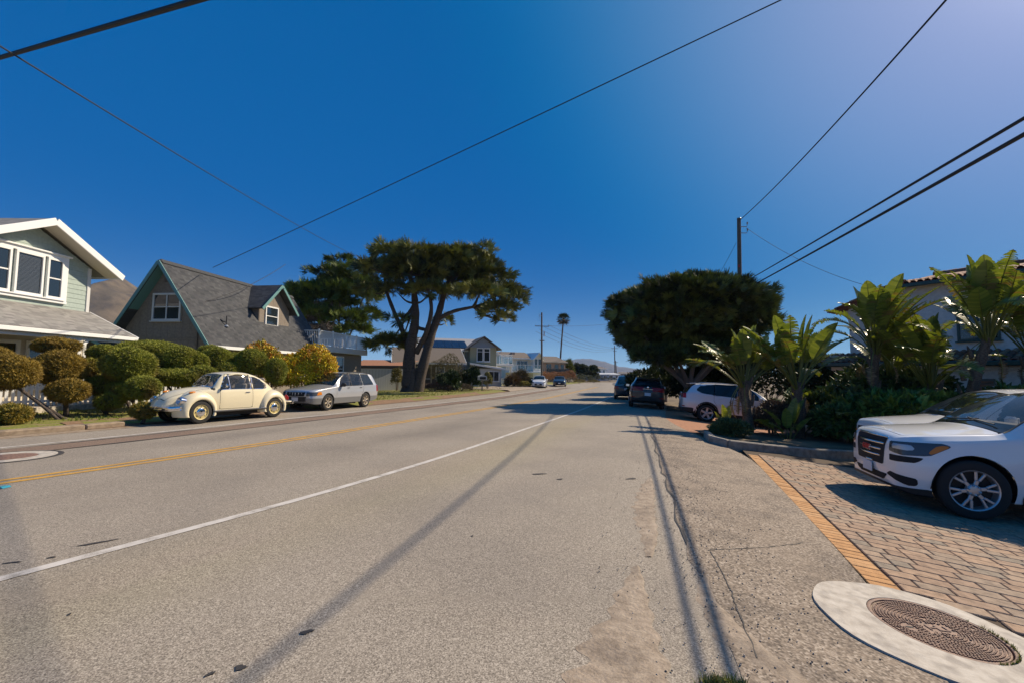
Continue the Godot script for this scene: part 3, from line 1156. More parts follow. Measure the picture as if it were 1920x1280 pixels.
# a window set on a wall face: frame with panes and bars as its pieces
func win(parent: Node, xf: Transform3D, w: float, h: float, m_frame: Material, cols := 1, rail := -1.0, fw := 0.09, blinds := false, called := "window", sill := true) -> MeshInstance3D:
	var f := MB.new()
	bar(f, -w / 2, w / 2, h - fw, h, -0.02, 0.07)
	bar(f, -w / 2, w / 2, 0, fw, -0.02, 0.07)
	bar(f, -w / 2, -w / 2 + fw, fw, h - fw, -0.02, 0.068)
	bar(f, w / 2 - fw, w / 2, fw, h - fw, -0.02, 0.068)
	var o := part(called, f, m_frame, parent)
	o.transform = xf
	if sill:
		var s := MB.new()
		bar(s, -w / 2 - 0.06, w / 2 + 0.06, -0.05, -0.003, -0.02, 0.12)
		part("sill", s, m_frame, o)
	var iw := w - 2 * fw
	for k in cols:
		var x0 := -iw / 2 + iw * k / cols
		var x1 := -iw / 2 + iw * (k + 1) / cols
		if k > 0:
			var mu := MB.new()
			bar(mu, x0 - 0.03, x0 + 0.03, fw, h - fw, -0.01, 0.06)
			part("mullion", mu, m_frame, o)
		var spans := [[fw, h - fw]]
		if rail > 0.0:
			spans = [[fw, h * rail - 0.02], [h * rail + 0.02, h - fw]]
			var rl := MB.new()
			bar(rl, x0, x1, h * rail - 0.025, h * rail + 0.025, -0.01, 0.05)
			part("meeting_rail", rl, m_frame, o)
		for sp in spans:
			var p := MB.new()
			bar(p, x0 + 0.004, x1 - 0.004, sp[0], sp[1], 0.016, 0.024, 0.001)
			part("pane", p, M.pane if blinds else M.window, o)
		if blinds:
			var room := MB.new()
			bar(room, x0, x1, fw, h - fw, 0.001, 0.004, 0.0005)
			part("room_behind", room, M.room, o)
			var sl := MB.new()
			var y := fw + 0.03
			while y < h - fw:
				sl.box(Vector3((x0 + x1) / 2, y, 0.010), Vector3(x1 - x0 - 0.02, 0.022, 0.004))
				y += 0.045
			part("slat", sl, M.blind, o).set_meta("kind", "stuff")
	return o

func wall_xf(x: float, y: float, z: float, turn := 0.0) -> Transform3D:
	return Transform3D(Basis(Vector3.UP, turn), Vector3(x, y, z))

# a roof slope as a slab: eave from a to b, ridge from d to c (a below d); thick downwards
func slope(mb: MB, a: Vector3, b: Vector3, c: Vector3, d: Vector3, th := 0.12):
	mb.quad_uv(a, b, c, d)
	var n := (b - a).cross(d - a).normalized() * -th
	mb.quad(d + n, c + n, b + n, a + n)
	mb.quad(a + n, b + n, b, a)
	mb.quad(b + n, c + n, c, b)
	mb.quad(c + n, d + n, d, c)
	mb.quad(d + n, a + n, a, d)

func beam(mb: MB, a: Vector3, b: Vector3, wide: float, high: float, up := Vector3.UP):
	var d := b - a
	var z := d.normalized()
	var x := up.cross(z).normalized()
	var y := z.cross(x)
	mb.bbox((a + b) * 0.5, Vector3(wide, high, d.length()), 0.008, Basis(x, y, z))

func green_house():
	var t := thing("house", "pale green two-storey house with white trim, grey porch roof and a wide white window", "house", Vector3(-17.4, 0.05, -16.3), PI / 2)
	var w := MB.new()
	w.prism(PackedVector2Array([Vector2(-2.7, 0), Vector2(2.2, 0), Vector2(2.2, 5.6), Vector2(-0.05, 6.68), Vector2(-2.7, 5.45)]), -8.0, -0.03)
	part("wall", w, M.siding, t)
	var k := 0
	var y := 3.5
	while y < 6.6:      # lap boards, cut to the gable
		var top := minf(y + 0.19, 6.66)
		var xr := minf(2.1, -0.05 + (6.68 - top) / 0.48)
		var xl := maxf(-2.6, -0.05 - (6.68 - top) / 0.464)
		var b := MB.new()
		b.bbox(Vector3((xl + xr) / 2, y + 0.095, 0.0), Vector3(xr - xl, 0.2, 0.022), 0.004, Basis(Vector3.RIGHT, -0.075))
		part("board", b, M.siding, t)
		y += 0.185
		k += 1
	var c := MB.new()
	bar(c, 2.08, 2.22, 0.0, 5.55, -0.06, 0.05)
	part("corner_board", c, M.trim_dull, t)
	# main roof
	var rd := [Vector3(0, 6.93, 0.68), Vector3(0, 6.93, -8.3)]
	var r := MB.new()
	slope(r, Vector3(2.95, 5.46, 0.68), Vector3(2.95, 5.46, -8.3), rd[1], rd[0])
	slope(r, Vector3(-3.1, 5.42, -8.3), Vector3(-3.1, 5.42, 0.68), rd[0], rd[1])
	var roof := part("roof", r, M.shingle_grey, t)
	var sf := MB.new()
	sf.quad(Vector3(2.94, 5.325, 0.66), Vector3(0, 6.795, 0.66), Vector3(0, 6.795, -0.02), Vector3(2.94, 5.325, -0.02))
	sf.quad(Vector3(0, 6.795, 0.66), Vector3(-3.08, 5.285, 0.66), Vector3(-3.08, 5.285, -0.02), Vector3(0, 6.795, -0.02))
	part("soffit", sf, M.cream, roof)
	var fa := MB.new()
	beam(fa, Vector3(0.0, 6.82, 0.71), Vector3(2.99, 5.325, 0.71), 0.05, 0.26)
	beam(fa, Vector3(0.0, 6.82, 0.713), Vector3(-3.14, 5.28, 0.713), 0.05, 0.26)
	part("barge_board", fa, M.trim, roof)
	var ev := MB.new()
	bar(ev, 2.94, 2.98, 5.28, 5.46, -8.3, 0.68)
	part("fascia", ev, M.trim, roof)
	# the wide upper window: a picture pane between two narrow sashes, under a moulded head
	for q in [[-0.2, 0.98, false, -1.0], [0.71, 0.62, false, 0.5], [-1.12, 0.62, false, 0.5]]:
		win(t, wall_xf(q[0], 4.08, 0.05), q[1], 1.52, M.trim, 1, q[3], 0.08, q[3] < 0.0)
	var cs := MB.new()
	bar(cs, -1.62, 1.2, 5.602, 5.74, -0.02, 0.10)
	bar(cs, -1.70, 1.28, 5.742, 5.80, -0.02, 0.17)
	bar(cs, -1.62, 1.2, 3.93, 4.025, -0.02, 0.12)
	bar(cs, 1.02, 1.2, 4.027, 5.60, -0.02, 0.10)
	bar(cs, -1.62, -1.44, 4.027, 5.60, -0.02, 0.10)
	part("window_surround", cs, M.trim, t)
	# porch
	var p := MB.new()
	slope(p, Vector3(-9.5, 2.76, 2.25), Vector3(2.0, 2.76, 2.25), Vector3(2.35, 3.82, -0.1), Vector3(-9.5, 3.82, -0.1), 0.1)
	var pr := part("porch_roof", p, M.shingle_grey, t)
	var pf := MB.new()
	bar(pf, -9.5, 2.03, 2.60, 2.735, 2.252, 2.30)
	beam(pf, Vector3(2.05, 2.66, 2.27), Vector3(2.38, 3.73, -0.1), 0.05, 0.16)
	part("fascia", pf, M.trim, pr)
	for i in 13:
		var rf := MB.new()
		beam(rf, Vector3(-8.0 + i * 0.8, 2.60, 2.2), Vector3(-8.0 + i * 0.8, 3.60, 0.0), 0.07, 0.12)
		part("rafter", rf, M.cream, pr)
	for u in [-4.6, -0.25, 1.55]:
		var ps := MB.new()
		bar(ps, u - 0.065, u + 0.065, 0, 2.62, 2.0, 2.13)
		part("post", ps, M.trim, t)
		var br := MB.new()
		beam(br, Vector3(u, 2.12, 2.06), Vector3(u + 0.42, 2.55, 2.06), 0.07, 0.09)
		part("brace", br, M.trim, t)
	var bm := MB.new()
	bar(bm, -9.4, 1.7, 2.48, 2.64, 2.01, 2.12)
	part("porch_beam", bm, M.trim, t)
	var lw := MB.new()
	bar(lw, -9.0, 2.2, 0.0, 3.45, -0.02, 0.03)
	part("porch_wall", lw, M.cream, t)
	win(t, wall_xf(-1.45, 0.75, 0.035), 2.3, 1.7, M.trim, 1, -1.0, 0.12)
	win(t, wall_xf(0.30, 0.75, 0.035), 0.75, 1.7, M.trim, 1, 0.5, 0.09)
	win(t, wall_xf(-4.4, 0.75, 0.035), 1.6, 1.7, M.trim, 2, 0.5, 0.09)
	var fl := MB.new()
	bar(fl, -9.0, 2.0, 0.0, 0.22, 0.03, 2.2)
	part("porch_floor", fl, M.concrete, t)
	# the small dark outbuilding between the two houses
	var s := thing("shed", "dark low shed with teal eaves seen between the green and the tan house", "shed", Vector3(-20.6, 0.05, -22.6), 0.0)
	var sw := MB.new()
	sw.prism(PackedVector2Array([Vector2(-1.7, 0), Vector2(1.1, 0), Vector2(1.1, 2.3), Vector2(-0.3, 3.0), Vector2(-1.7, 2.3)]), -3.0, 0.0)
	part("wall", sw, M.brown_wall, s)
	var sr := MB.new()
	slope(sr, Vector3(1.35, 2.22, 0.35), Vector3(1.35, 2.22, -3.2), Vector3(-0.3, 3.12, -3.2), Vector3(-0.3, 3.12, 0.35), 0.08)
	slope(sr, Vector3(-1.95, 2.22, -3.2), Vector3(-1.95, 2.22, 0.35), Vector3(-0.3, 3.12, 0.35), Vector3(-0.3, 3.12, -3.2), 0.08)
	part("roof", sr, M.shingle_dark, s)
	var sb := MB.new()
	beam(sb, Vector3(-0.3, 3.03, 0.38), Vector3(1.38, 2.12, 0.38), 0.04, 0.14)
	beam(sb, Vector3(-0.3, 3.03, 0.383), Vector3(-1.98, 2.12, 0.383), 0.04, 0.14)
	part("barge_board", sb, M.teal, s)

func tan_house():
	var al := deg_to_rad(6.9)
	var t := thing("house", "tan steep-roofed house with dark shingles, teal barge boards, a dormer and a roof deck", "house", Vector3(-17.66, -0.05, -23.0), -al)
	var SL := 1.441
	var H := 7.05
	var w := MB.new()
	w.prism(PackedVector2Array([Vector2(-2.62, 0), Vector2(2.62, 0), Vector2(2.62, 3.0), Vector2(0, 6.85), Vector2(-2.62, 3.0)]), -10.3, 0.0)
	part("wall", w, M.tan, t)
	# grooved panels over the gable: upright boards cut to the rake
	var x := -2.58
	while x < 2.55:
		var xm := x + 0.2
		var top := 6.78 - SL * maxf(absf(x), absf(x + 0.4))
		if x < 0 and x + 0.4 > 0:
			top = 6.2
		var b := MB.new()
		var tl := 6.80 - SL * absf(x)
		var tr := 6.80 - SL * absf(x + 0.392)
		b.prism(PackedVector2Array([Vector2(x, 3.18), Vector2(x + 0.392, 3.18), Vector2(x + 0.392, maxf(tr, 3.2)), Vector2(x, maxf(tl, 3.2))]), 0.002, 0.016)
		part("panel", b, M.tan, t)
		var b2 := MB.new()
		bar(b2, x, x + 0.392, 0.05, 3.06, 0.002, 0.016, 0.003)
		part("panel", b2, M.tan, t)
		x += 0.4
	var belt := MB.new()
	bar(belt, -2.6, 2.6, 3.08, 3.16, 0.0, 0.03)
	part("belt_trim", belt, M.tan, t)
	# roof
	var r := MB.new()
	var e := 2.95
	var eh := H - SL * e
	slope(r, Vector3(e, eh, 0.55), Vector3(e, eh, -10.6), Vector3(0, H, -10.6), Vector3(0, H, 0.55), 0.14)
	slope(r, Vector3(-e, eh, -10.6), Vector3(-e, eh, 0.55), Vector3(0, H, 0.55), Vector3(0, H, -10.6), 0.14)
	var roof := part("roof", r, M.shingle_dark, t)
	var z := 0.45
	while z > -10.5:      # ridge caps
		var rc := MB.new()
		rc.prism(PackedVector2Array([Vector2(-0.15, -0.16), Vector2(0, 0.025), Vector2(0.15, -0.16), Vector2(0.15, -0.14), Vector2(0, 0.05), Vector2(-0.15, -0.14)]), z - 0.29, z, Transform3D(Basis(), Vector3(0, H + 0.01, 0)))
		part("ridge_cap", rc, M.ridge_dark, roof)
		z -= 0.30
	var bb := MB.new()
	beam(bb, Vector3(0, H - 0.09, 0.58), Vector3(e + 0.03, eh - 0.09, 0.58), 0.05, 0.16)
	beam(bb, Vector3(0, H - 0.09, 0.583), Vector3(-e - 0.03, eh - 0.09, 0.583), 0.05, 0.16)
	part("barge_board", bb, M.teal, roof)
	var so := MB.new()
	for s in [1, -1]:
		var a := Vector3(e * s * 0.99, eh - 0.19, 0.54)
		var bq := Vector3(0, H - 0.26, 0.54)
		so.quad(a, bq, bq - Vector3(0, 0, 0.55), a - Vector3(0, 0, 0.55))
	part("soffit", so, M.teal, roof)
	var fa := MB.new()
	bar(fa, e - 0.03, e + 0.08, eh - 0.17, eh - 0.01, -10.6, 0.5)
	part("gutter", fa, M.trim, roof)
	# vent pipe
	var vp := MB.new()
	vp.lathe([Vector2(0.14, 0.0), Vector2(0.07, 0.07), Vector2(0.03, 0.1)], Transform3D(Basis(), Vector3(2.2, H - SL * 2.2, -1.5)), 12)
	part("vent_flashing", vp, M.steel, roof)
	var vq := MB.new()
	vq.tube([Vector3(2.2, 3.85, -1.5), Vector3(2.2, 4.30, -1.5), Vector3(2.2, 4.45, -1.5)], 0.025, 8)
	vq.tube([Vector3(2.2, 4.10, -1.5), Vector3(2.05, 4.15, -1.42), Vector3(1.95, 4.26, -1.36)], 0.02, 8)
	part("vent_pipe", vq, M.plastic, roof)
	# gable details
	win(t, wall_xf(0.11, 4.02, 0.02), 1.62, 1.42, M.trim_dull, 2, 0.5, 0.10)
	var vt := MB.new()
	bar(vt, -0.12, 0.26, 6.02, 6.24, 0.0, 0.05)
	var vent := part("gable_vent", vt, M.brown_wall, t)
	for i in 5:
		var lv := MB.new()
		lv.box(Vector3(0.07, 6.05 + i * 0.042, 0.056), Vector3(0.36, 0.012, 0.03), Basis(Vector3.RIGHT, 0.5))
		part("louvre", lv, M.tan, vent)
	var cd := MB.new()
	cd.tube([Vector3(1.92, 3.1, 0.05), Vector3(1.92, 4.05, 0.05), Vector3(1.7, 4.3, 0.09), Vector3(1.35, 4.35, 0.12)], 0.025, 6)
	cd.tube([Vector3(1.92, 0.6, 0.05), Vector3(1.92, 3.1, 0.05)], 0.028, 6)
	part("conduit", cd, M.brown_wall, t)
	var mt := MB.new()
	bar(mt, 1.80, 2.04, 1.5, 1.95, 0.02, 0.14, 0.02)
	part("meter_box", mt, M.grey_wall, t)
	# dormer looking at the road
	var zc := -6.15
	var d := MB.new()
	d.prism(PackedVector2Array([Vector2(-1.5, 3.4), Vector2(1.5, 3.4), Vector2(1.5, 5.55), Vector2(0, 6.85), Vector2(-1.5, 5.55)]), 0.2, 1.75, Transform3D(Basis(Vector3.UP, PI / 2), Vector3(0, 0, zc)))
	var dorm := part("dormer", d, M.tan, t)
	for i in 7:
		var bx := MB.new()
		var zz := -1.46 + i * 0.42
		var tl2 := 6.80 - 0.867 * absf(zz)
		var tr2 := 6.80 - 0.867 * absf(zz + 0.41)
		bx.prism(PackedVector2Array([Vector2(zz, 3.9), Vector2(zz + 0.41, 3.9), Vector2(zz + 0.41, tr2), Vector2(zz, tl2)]), 1.752, 1.765, Transform3D(Basis(Vector3.UP, PI / 2), Vector3(0, 0, zc)))
		part("panel", bx, M.tan, dorm)
	var dr := MB.new()
	for s in [1, -1]:
		var a := Vector3(2.2, 5.32, zc + 1.8 * s)
		var b := Vector3(0.6, 5.32, zc + 1.8 * s)
		var c2 := Vector3(0.0, 7.02, zc)
		var d2 := Vector3(2.2, 7.02, zc)
		if s > 0:
			slope(dr, b, a, d2, c2, 0.1)
		else:
			slope(dr, a, b, c2, d2, 0.1)
	var dro := part("dormer_roof", dr, M.shingle_dark, t)
	var db := MB.new()
	for s in [1, -1]:
		beam(db, Vector3(2.225 + 0.003 * s, 6.95, zc), Vector3(2.225 + 0.003 * s, 5.24, zc + 1.83 * s), 0.05, 0.18)
	part("barge_board", db, M.teal, dro)
	var dw := win(t, Transform3D(Basis(Vector3.UP, PI / 2), Vector3(1.77, 4.32, zc + 0.35)), 1.25, 1.25, M.trim, 1, 0.5, 0.09)
	# lower extension with a roof deck behind it
	var ex := MB.new()
	bar(ex, -1.5, 2.55, 0, 2.95, -17.0, -10.32, 0.02)
	part("extension", ex, M.tan, t)
	win(t, Transform3D(Basis(Vector3.UP, PI / 2), Vector3(2.565, 1.25, -12.6)), 2.3, 1.5, M.trim, 2, 0.35, 0.09)
	win(t, Transform3D(Basis(Vector3.UP, PI / 2), Vector3(2.635, 1.2, -7.5)), 1.4, 1.3, M.trim_dull, 2, -1, 0.08)
	for zl in [-10.6, -11.0]:
		var lp := MB.new()
		lp.bbox(Vector3(2.68, 2.0, zl), Vector3(0.14, 0.32, 0.16), 0.03)
		part("wall_lamp", lp, M.plastic, t)
	var dk := MB.new()
	bar(dk, -1.8, 3.0, 2.97, 3.40, -17.2, -9.3, 0.02)
	var deck := part("deck", dk, M.trim_dull, t)
	var runs := [[Vector3(2.92, 3.4, -9.4), Vector3(2.92, 3.4, -17.1)], [Vector3(1.2, 3.4, -9.4), Vector3(2.92, 3.4, -9.4)], [Vector3(2.92, 3.4, -17.1), Vector3(-1.7, 3.4, -17.1)]]
	var bal := MB.new()
	bar(bal, -0.02, 0.02, 0.08, 0.98, -0.02, 0.02, 0.004)
	var bmesh := bal.mesh()
	for q in runs:
		var L: float = q[0].distance_to(q[1])
		var rl := MB.new()
		beam(rl, q[0] + Vector3(0, 1.02, 0), q[1] + Vector3(0, 1.02, 0), 0.10, 0.06)
		beam(rl, q[0] + Vector3(0, 0.08, 0), q[1] + Vector3(0, 0.08, 0), 0.06, 0.05)
		part("rail", rl, M.trim, deck)
		var n := int(L / 0.13)
		for i in n:
			share("baluster", bmesh, M.trim, deck, Transform3D(Basis(), (q[0] as Vector3).lerp(q[1], (i + 0.5) / n)))
		for i in int(L / 1.9) + 1:
			var ps := MB.new()
			var pp: Vector3 = (q[0] as Vector3).lerp(q[1], float(i) / int(L / 1.9 + 0.0001) if L > 1.9 else float(i))
			ps.bbox(pp + Vector3(0, 0.55, 0), Vector3(0.11, 1.16, 0.11), 0.01)
			part("deck_post", ps, M.trim, deck)

# a plain house: box, gable roof along x or z, windows [x, y, w, h, cols] on the front
func plain_house(label: String, at: Vector3, turn: float, w: float, d: float, eave: float, rise: float, ridge_x: bool, m_wall: Material, m_roof: Material, m_trim: Material, windows: Array, over := 0.5) -> Node3D:
	var t := thing("house", label, "house", at, turn)
	var b := MB.new()
	var r := MB.new()
	var fa := MB.new()
	if ridge_x:
		b.prism(PackedVector2Array([Vector2(-d, 0), Vector2(0, 0), Vector2(0, eave), Vector2(-d / 2, eave + rise), Vector2(-d, eave)]), -w / 2, w / 2, Transform3D(Basis(Vector3(0, 0, 1), Vector3.UP, Vector3(-1, 0, 0)), Vector3.ZERO))
		var k := rise / (d / 2) * over
		slope(r, Vector3(-w / 2 - over, eave - k + 0.1, over), Vector3(w / 2 + over, eave - k + 0.1, over), Vector3(w / 2 + over, eave + rise + 0.1, -d / 2), Vector3(-w / 2 - over, eave + rise + 0.1, -d / 2), 0.1)
		slope(r, Vector3(w / 2 + over, eave - k + 0.1, -d - over), Vector3(-w / 2 - over, eave - k + 0.1, -d - over), Vector3(-w / 2 - over, eave + rise + 0.1, -d / 2), Vector3(w / 2 + over, eave + rise + 0.1, -d / 2), 0.1)
		bar(fa, -w / 2 - over, w / 2 + over, eave - k - 0.10, eave - k + 0.08, over + 0.002, over + 0.04)
		for s in [1, -1]:
			beam(fa, Vector3((w / 2 + over + 0.02) * s, eave - k + 0.02, over), Vector3((w / 2 + over + 0.02) * s, eave + rise + 0.02, -d / 2), 0.04, 0.2)
	else:
		b.prism(PackedVector2Array([Vector2(-w / 2, 0), Vector2(w / 2, 0), Vector2(w / 2, eave), Vector2(0, eave + rise), Vector2(-w / 2, eave)]), -d, 0)
		var k := rise / (w / 2) * over
		slope(r, Vector3(w / 2 + over, eave - k + 0.1, over), Vector3(w / 2 + over, eave - k + 0.1, -d), Vector3(0, eave + rise + 0.1, -d), Vector3(0, eave + rise + 0.1, over), 0.1)
		slope(r, Vector3(-w / 2 - over, eave - k + 0.1, -d), Vector3(-w / 2 - over, eave - k + 0.1, over), Vector3(0, eave + rise + 0.1, over), Vector3(0, eave + rise + 0.1, -d), 0.1)
		for s in [1, -1]:
			beam(fa, Vector3(0, eave + rise, over + 0.02 + 0.003 * s), Vector3((w / 2 + over) * s, eave - k, over + 0.02 + 0.003 * s), 0.04, 0.2)
			bar(fa, (w / 2 + over) * s, (w / 2 + over + 0.04) * s, eave - k - 0.08, eave - k + 0.09, -d, over)
	part("wall", b, m_wall, t)
	var ro := part("roof", r, m_roof, t)
	part("fascia", fa, m_trim, ro)
	for q in windows:
		win(t, wall_xf(q[0], q[1], 0.01), q[2], q[3], m_trim, q[4], -1.0, 0.1)
	return t

func rail_run(parent: Node, a: Vector3, b: Vector3, high: float, m: Material, glass_: bool):
	var L := a.distance_to(b)
	var n := maxi(1, int(L / 1.3))
	var d := (b - a) / n
	for i in n + 1:
		var ps := MB.new()
		ps.bbox(a + d * i + Vector3(0, high / 2, 0), Vector3(0.09, high, 0.09), 0.01)
		part("rail_post", ps, m, parent)
	var rl := MB.new()
	beam(rl, a + Vector3(0, high, 0), b + Vector3(0, high, 0), 0.08, 0.06)
	part("rail", rl, m, parent)
	for i in n:
		var g := MB.new()
		beam(g, a + d * (i + 0.08) + Vector3(0, high * 0.5, 0), a + d * (i + 0.92) + Vector3(0, high * 0.5, 0), 0.012 if glass_ else 0.02, high * 0.8)
		part("rail_pane", g, M.rail_glass if glass_ else m, parent)

func far_houses():
	# behind the big tree: a brown garage, then the low brown bungalow
	var g0 := plain_house("low brown garage behind the white board fence, orange-brown roof edge", Vector3(-13.2, -0.2, -46), -0.1, 5.2, 6.0, 2.35, 0.55, true, M.brown_wall, M.terracotta, M.brown_wall, [])
	var c := plain_house("low dark bungalow behind the big tree, tan roof with white fascia", Vector3(-8.9, -0.15, -49), 0.25, 6.2, 8.0, 2.9, 1.5, true, M.brown_wall, M.shingle_brown, M.trim, [[-1.0, 1.0, 1.3, 1.3, 2], [1.2, 1.0, 1.0, 1.3, 1]], 0.8)
	var post := MB.new()
	for x in [-2.9, 0.2, 2.9]:
		var p := MB.new()
		bar(p, x - 0.06, x + 0.06, 0, 2.65, 0.6, 0.72)
		part("porch_post", p, M.tan_light, c)
	var rl := MB.new()
	bar(rl, -2.9, 0.1, 0.95, 1.02, 0.62, 0.70)
	part("porch_rail", rl, M.trim_dull, c)
	# two-storey house with solar panels and a tall-windowed front gable
	var s := plain_house("two-storey grey-blue house with solar panels and a tall-windowed gable", Vector3(-8.5, -0.25, -58), 0.3, 8.6, 7.0, 4.75, 1.5, true, M.blue_wall, M.metal_roof, M.trim, [[-2.2, 3.9, 0.9, 0.5, 1], [-1.0, 3.9, 0.9, 0.5, 1], [0.2, 3.9, 0.9, 0.5, 1], [2.1, 3.4, 0.8, 1.2, 1], [1.5, 1.0, 1.4, 1.3, 2]], 0.5)
	for i in 6:
		var so := MB.new()
		var x0 := -2.9 + i * 0.98
		slope(so, Vector3(x0, 4.92, 0.05), Vector3(x0 + 0.94, 4.92, 0.05), Vector3(x0 + 0.94, 5.98, -2.45), Vector3(x0, 5.98, -2.45), 0.05)
		part("solar_panel", so, M.solar, s)
	var g2 := MB.new()
	g2.prism(PackedVector2Array([Vector2(-1.7, 0), Vector2(1.7, 0), Vector2(1.7, 5.0), Vector2(0, 6.15), Vector2(-1.7, 5.0)]), -3.0, 1.6, Transform3D(Basis(), Vector3(4.6, 0, 0)))
	part("front_gable", g2, M.olive_wall, s)
	var gt := MB.new()
	gt.prism(PackedVector2Array([Vector2(-1.72, 4.95), Vector2(1.72, 4.95), Vector2(0, 6.12)]), 1.602, 1.63, Transform3D(Basis(), Vector3(4.6, 0, 0)))
	part("gable_panel", gt, M.blue_wall, s)
	var gr := MB.new()
	slope(gr, Vector3(6.9, 4.72, 2.2), Vector3(6.9, 4.72, -3.0), Vector3(4.6, 6.35, -3.0), Vector3(4.6, 6.35, 2.2), 0.1)
	slope(gr, Vector3(2.3, 4.72, -3.0), Vector3(2.3, 4.72, 2.2), Vector3(4.6, 6.35, 2.2), Vector3(4.6, 6.35, -3.0), 0.1)
	part("gable_roof", gr, M.shingle_brown, s)
	for x in [4.15, 5.05]:
		win(s, wall_xf(x, 3.15, 1.61), 0.85, 1.75, M.trim, 1, 0.72, 0.1)
	var dn := MB.new()
	dn.tube([Vector3(6.85, 4.65, 2.0), Vector3(6.85, 4.4, 1.9), Vector3(6.3, 3.9, 1.7), Vector3(6.3, 0.2, 1.7)], 0.05, 6)
	part("downpipe", dn, M.trim_dull, s)
	var lp := MB.new()
	slope(lp, Vector3(2.6, 2.9, 3.4), Vector3(6.9, 2.3, 3.4), Vector3(6.9, 2.5, 1.6), Vector3(2.6, 3.1, 1.6), 0.1)
	part("lean_to_roof", lp, M.metal_roof, s)
	var lf := MB.new()
	beam(lf, Vector3(2.5, 2.85, 3.45), Vector3(7.0, 2.22, 3.45), 0.05, 0.22)
	part("lean_to_fascia", lf, M.trim, s)
	var lw := MB.new()
	bar(lw, 2.8, 6.6, 0, 2.3, 1.6, 3.1)
	part("lean_to", lw, M.grey_wall, s)
	win(s, wall_xf(5.6, 0.7, 3.11), 1.4, 1.3, M.trim, 2, -1.0, 0.09)
	# white balcony house
	var e := thing("house", "white house front with an open glass-railed balcony on square posts", "house", Vector3(-2.7, -0.3, -63), 0.5)
	var eb := MB.new()
	bar(eb, -2.4, 2.2, 0, 3.0, -5.0, -1.6, 0.02)
	part("wall", eb, M.grey_wall, e)
	for x in [-1.2, 1.0]:
		win(e, wall_xf(x, 0.5, -1.59), 1.1, 2.0, M.trim, 1, -1.0, 0.09)
	var ed := MB.new()
	bar(ed, -2.5, 2.7, 2.75, 3.05, -3.0, 1.2, 0.02)
	var deck := part("balcony", ed, M.trim, e)
	rail_run(deck, Vector3(-2.4, 3.05, 1.1), Vector3(2.6, 3.05, 1.1), 1.25, M.trim, true)
	rail_run(deck, Vector3(2.6, 3.05, 1.1), Vector3(2.6, 3.05, -2.9), 1.25, M.trim, true)
	for x in [-2.2, 0.1, 2.45]:
		var ps := MB.new()
		bar(ps, x - 0.12, x + 0.12, 0, 2.75, 0.8, 1.05)
		part("post", ps, M.trim, e)
	rail_run(e, Vector3(-2.2, 0.1, 1.2), Vector3(2.4, 0.1, 1.2), 0.95, M.trim_dull, false)
	# cream house with a brown roof and white balcony
	var h := plain_house("long cream house with brown roof, white balcony and glazed end gable", Vector3(1.2, -0.35, -76), 0.5, 5.0, 6.5, 4.4, 1.0, true, M.beige_wall, M.shingle_brown, M.trim, [[-1.6, 2.6, 0.8, 1.4, 1], [0.6, 2.4, 2.2, 1.6, 3], [-1.2, 0.4, 1.3, 1.5, 2], [1.0, 0.4, 1.5, 1.5, 2]], 0.4)
	var hd := MB.new()
	bar(hd, -2.6, 3.6, 1.95, 2.2, 0.02, 1.4, 0.02)
	var hdk := part("balcony", hd, M.trim, h)
	rail_run(hdk, Vector3(-2.5, 2.2, 1.3), Vector3(3.5, 2.2, 1.3), 1.0, M.trim, true)
	var hc := MB.new()
	bar(hc, -0.5, 0.1, 4.7, 5.4, -2.2, -1.6)
	part("chimney", hc, M.salmon_wall, h)
	var hg := MB.new()
	hg.prism(PackedVector2Array([Vector2(-0.85, 0), Vector2(0.85, 0), Vector2(0.85, 4.4), Vector2(0, 5.2), Vector2(-0.85, 4.4)]), -4.0, 0.9, Transform3D(Basis(), Vector3(3.1, 0, 0)))
	part("end_gable", hg, M.white_wall, h)
	var hr := MB.new()
	slope(hr, Vector3(4.3, 4.15, 1.5), Vector3(4.3, 4.15, -4.0), Vector3(3.1, 5.35, -4.0), Vector3(3.1, 5.35, 1.5), 0.1)
	slope(hr, Vector3(1.9, 4.15, -4.0), Vector3(1.9, 4.15, 1.5), Vector3(3.1, 5.35, 1.5), Vector3(3.1, 5.35, -4.0), 0.1)
	part("end_gable_roof", hr, M.trim, h)
	for x in [2.75, 3.45]:
		win(h, wall_xf(x, 2.6, 0.91), 0.6, 1.7, M.trim, 1, -1.0, 0.07)
	# brown-orange house farther on
	var b := plain_house("salmon brown house with a low grey-brown roof and dark balcony doors", Vector3(8.7, -0.4, -92), 0.5, 5.2, 8.0, 4.2, 1.2, true, M.salmon_wall, M.shingle_brown, M.tan_light, [[-1.5, 2.1, 1.3, 1.8, 2], [0.4, 2.2, 1.1, 1.6, 1], [1.8, 2.2, 1.0, 1.6, 1]], 0.4)
	var bd := MB.new()
	bar(bd, -2.6, 2.6, 1.75, 1.95, 0.02, 1.5)
	var bdk := part("balcony", bd, M.tan_light, b)
	rail_run(bdk, Vector3(-2.5, 1.95, 1.4), Vector3(2.5, 1.95, 1.4), 0.95, M.brown_wall, false)
	# far white and grey houses at the end of the road
	plain_house("small far grey two-storey house with three dark windows", Vector3(29.0, -0.6, -150), 0.5, 5.6, 8.0, 3.9, 0.7, true, M.grey_wall, M.shingle_brown, M.trim, [[-1.7, 2.4, 0.9, 1.1, 1], [0.0, 2.4, 0.9, 1.1, 1], [1.7, 2.4, 0.9, 1.1, 1]], 0.4)
	plain_house("far low white house at the end of the road below the distant pole", Vector3(32.5, -0.6, -146), 0.5, 5.0, 6.0, 2.0, 0.4, true, M.white_wall, M.grey_wall, M.trim, [[-1.0, 0.9, 1.6, 0.8, 2], [1.4, 0.9, 1.0, 0.8, 1]], 0.3)
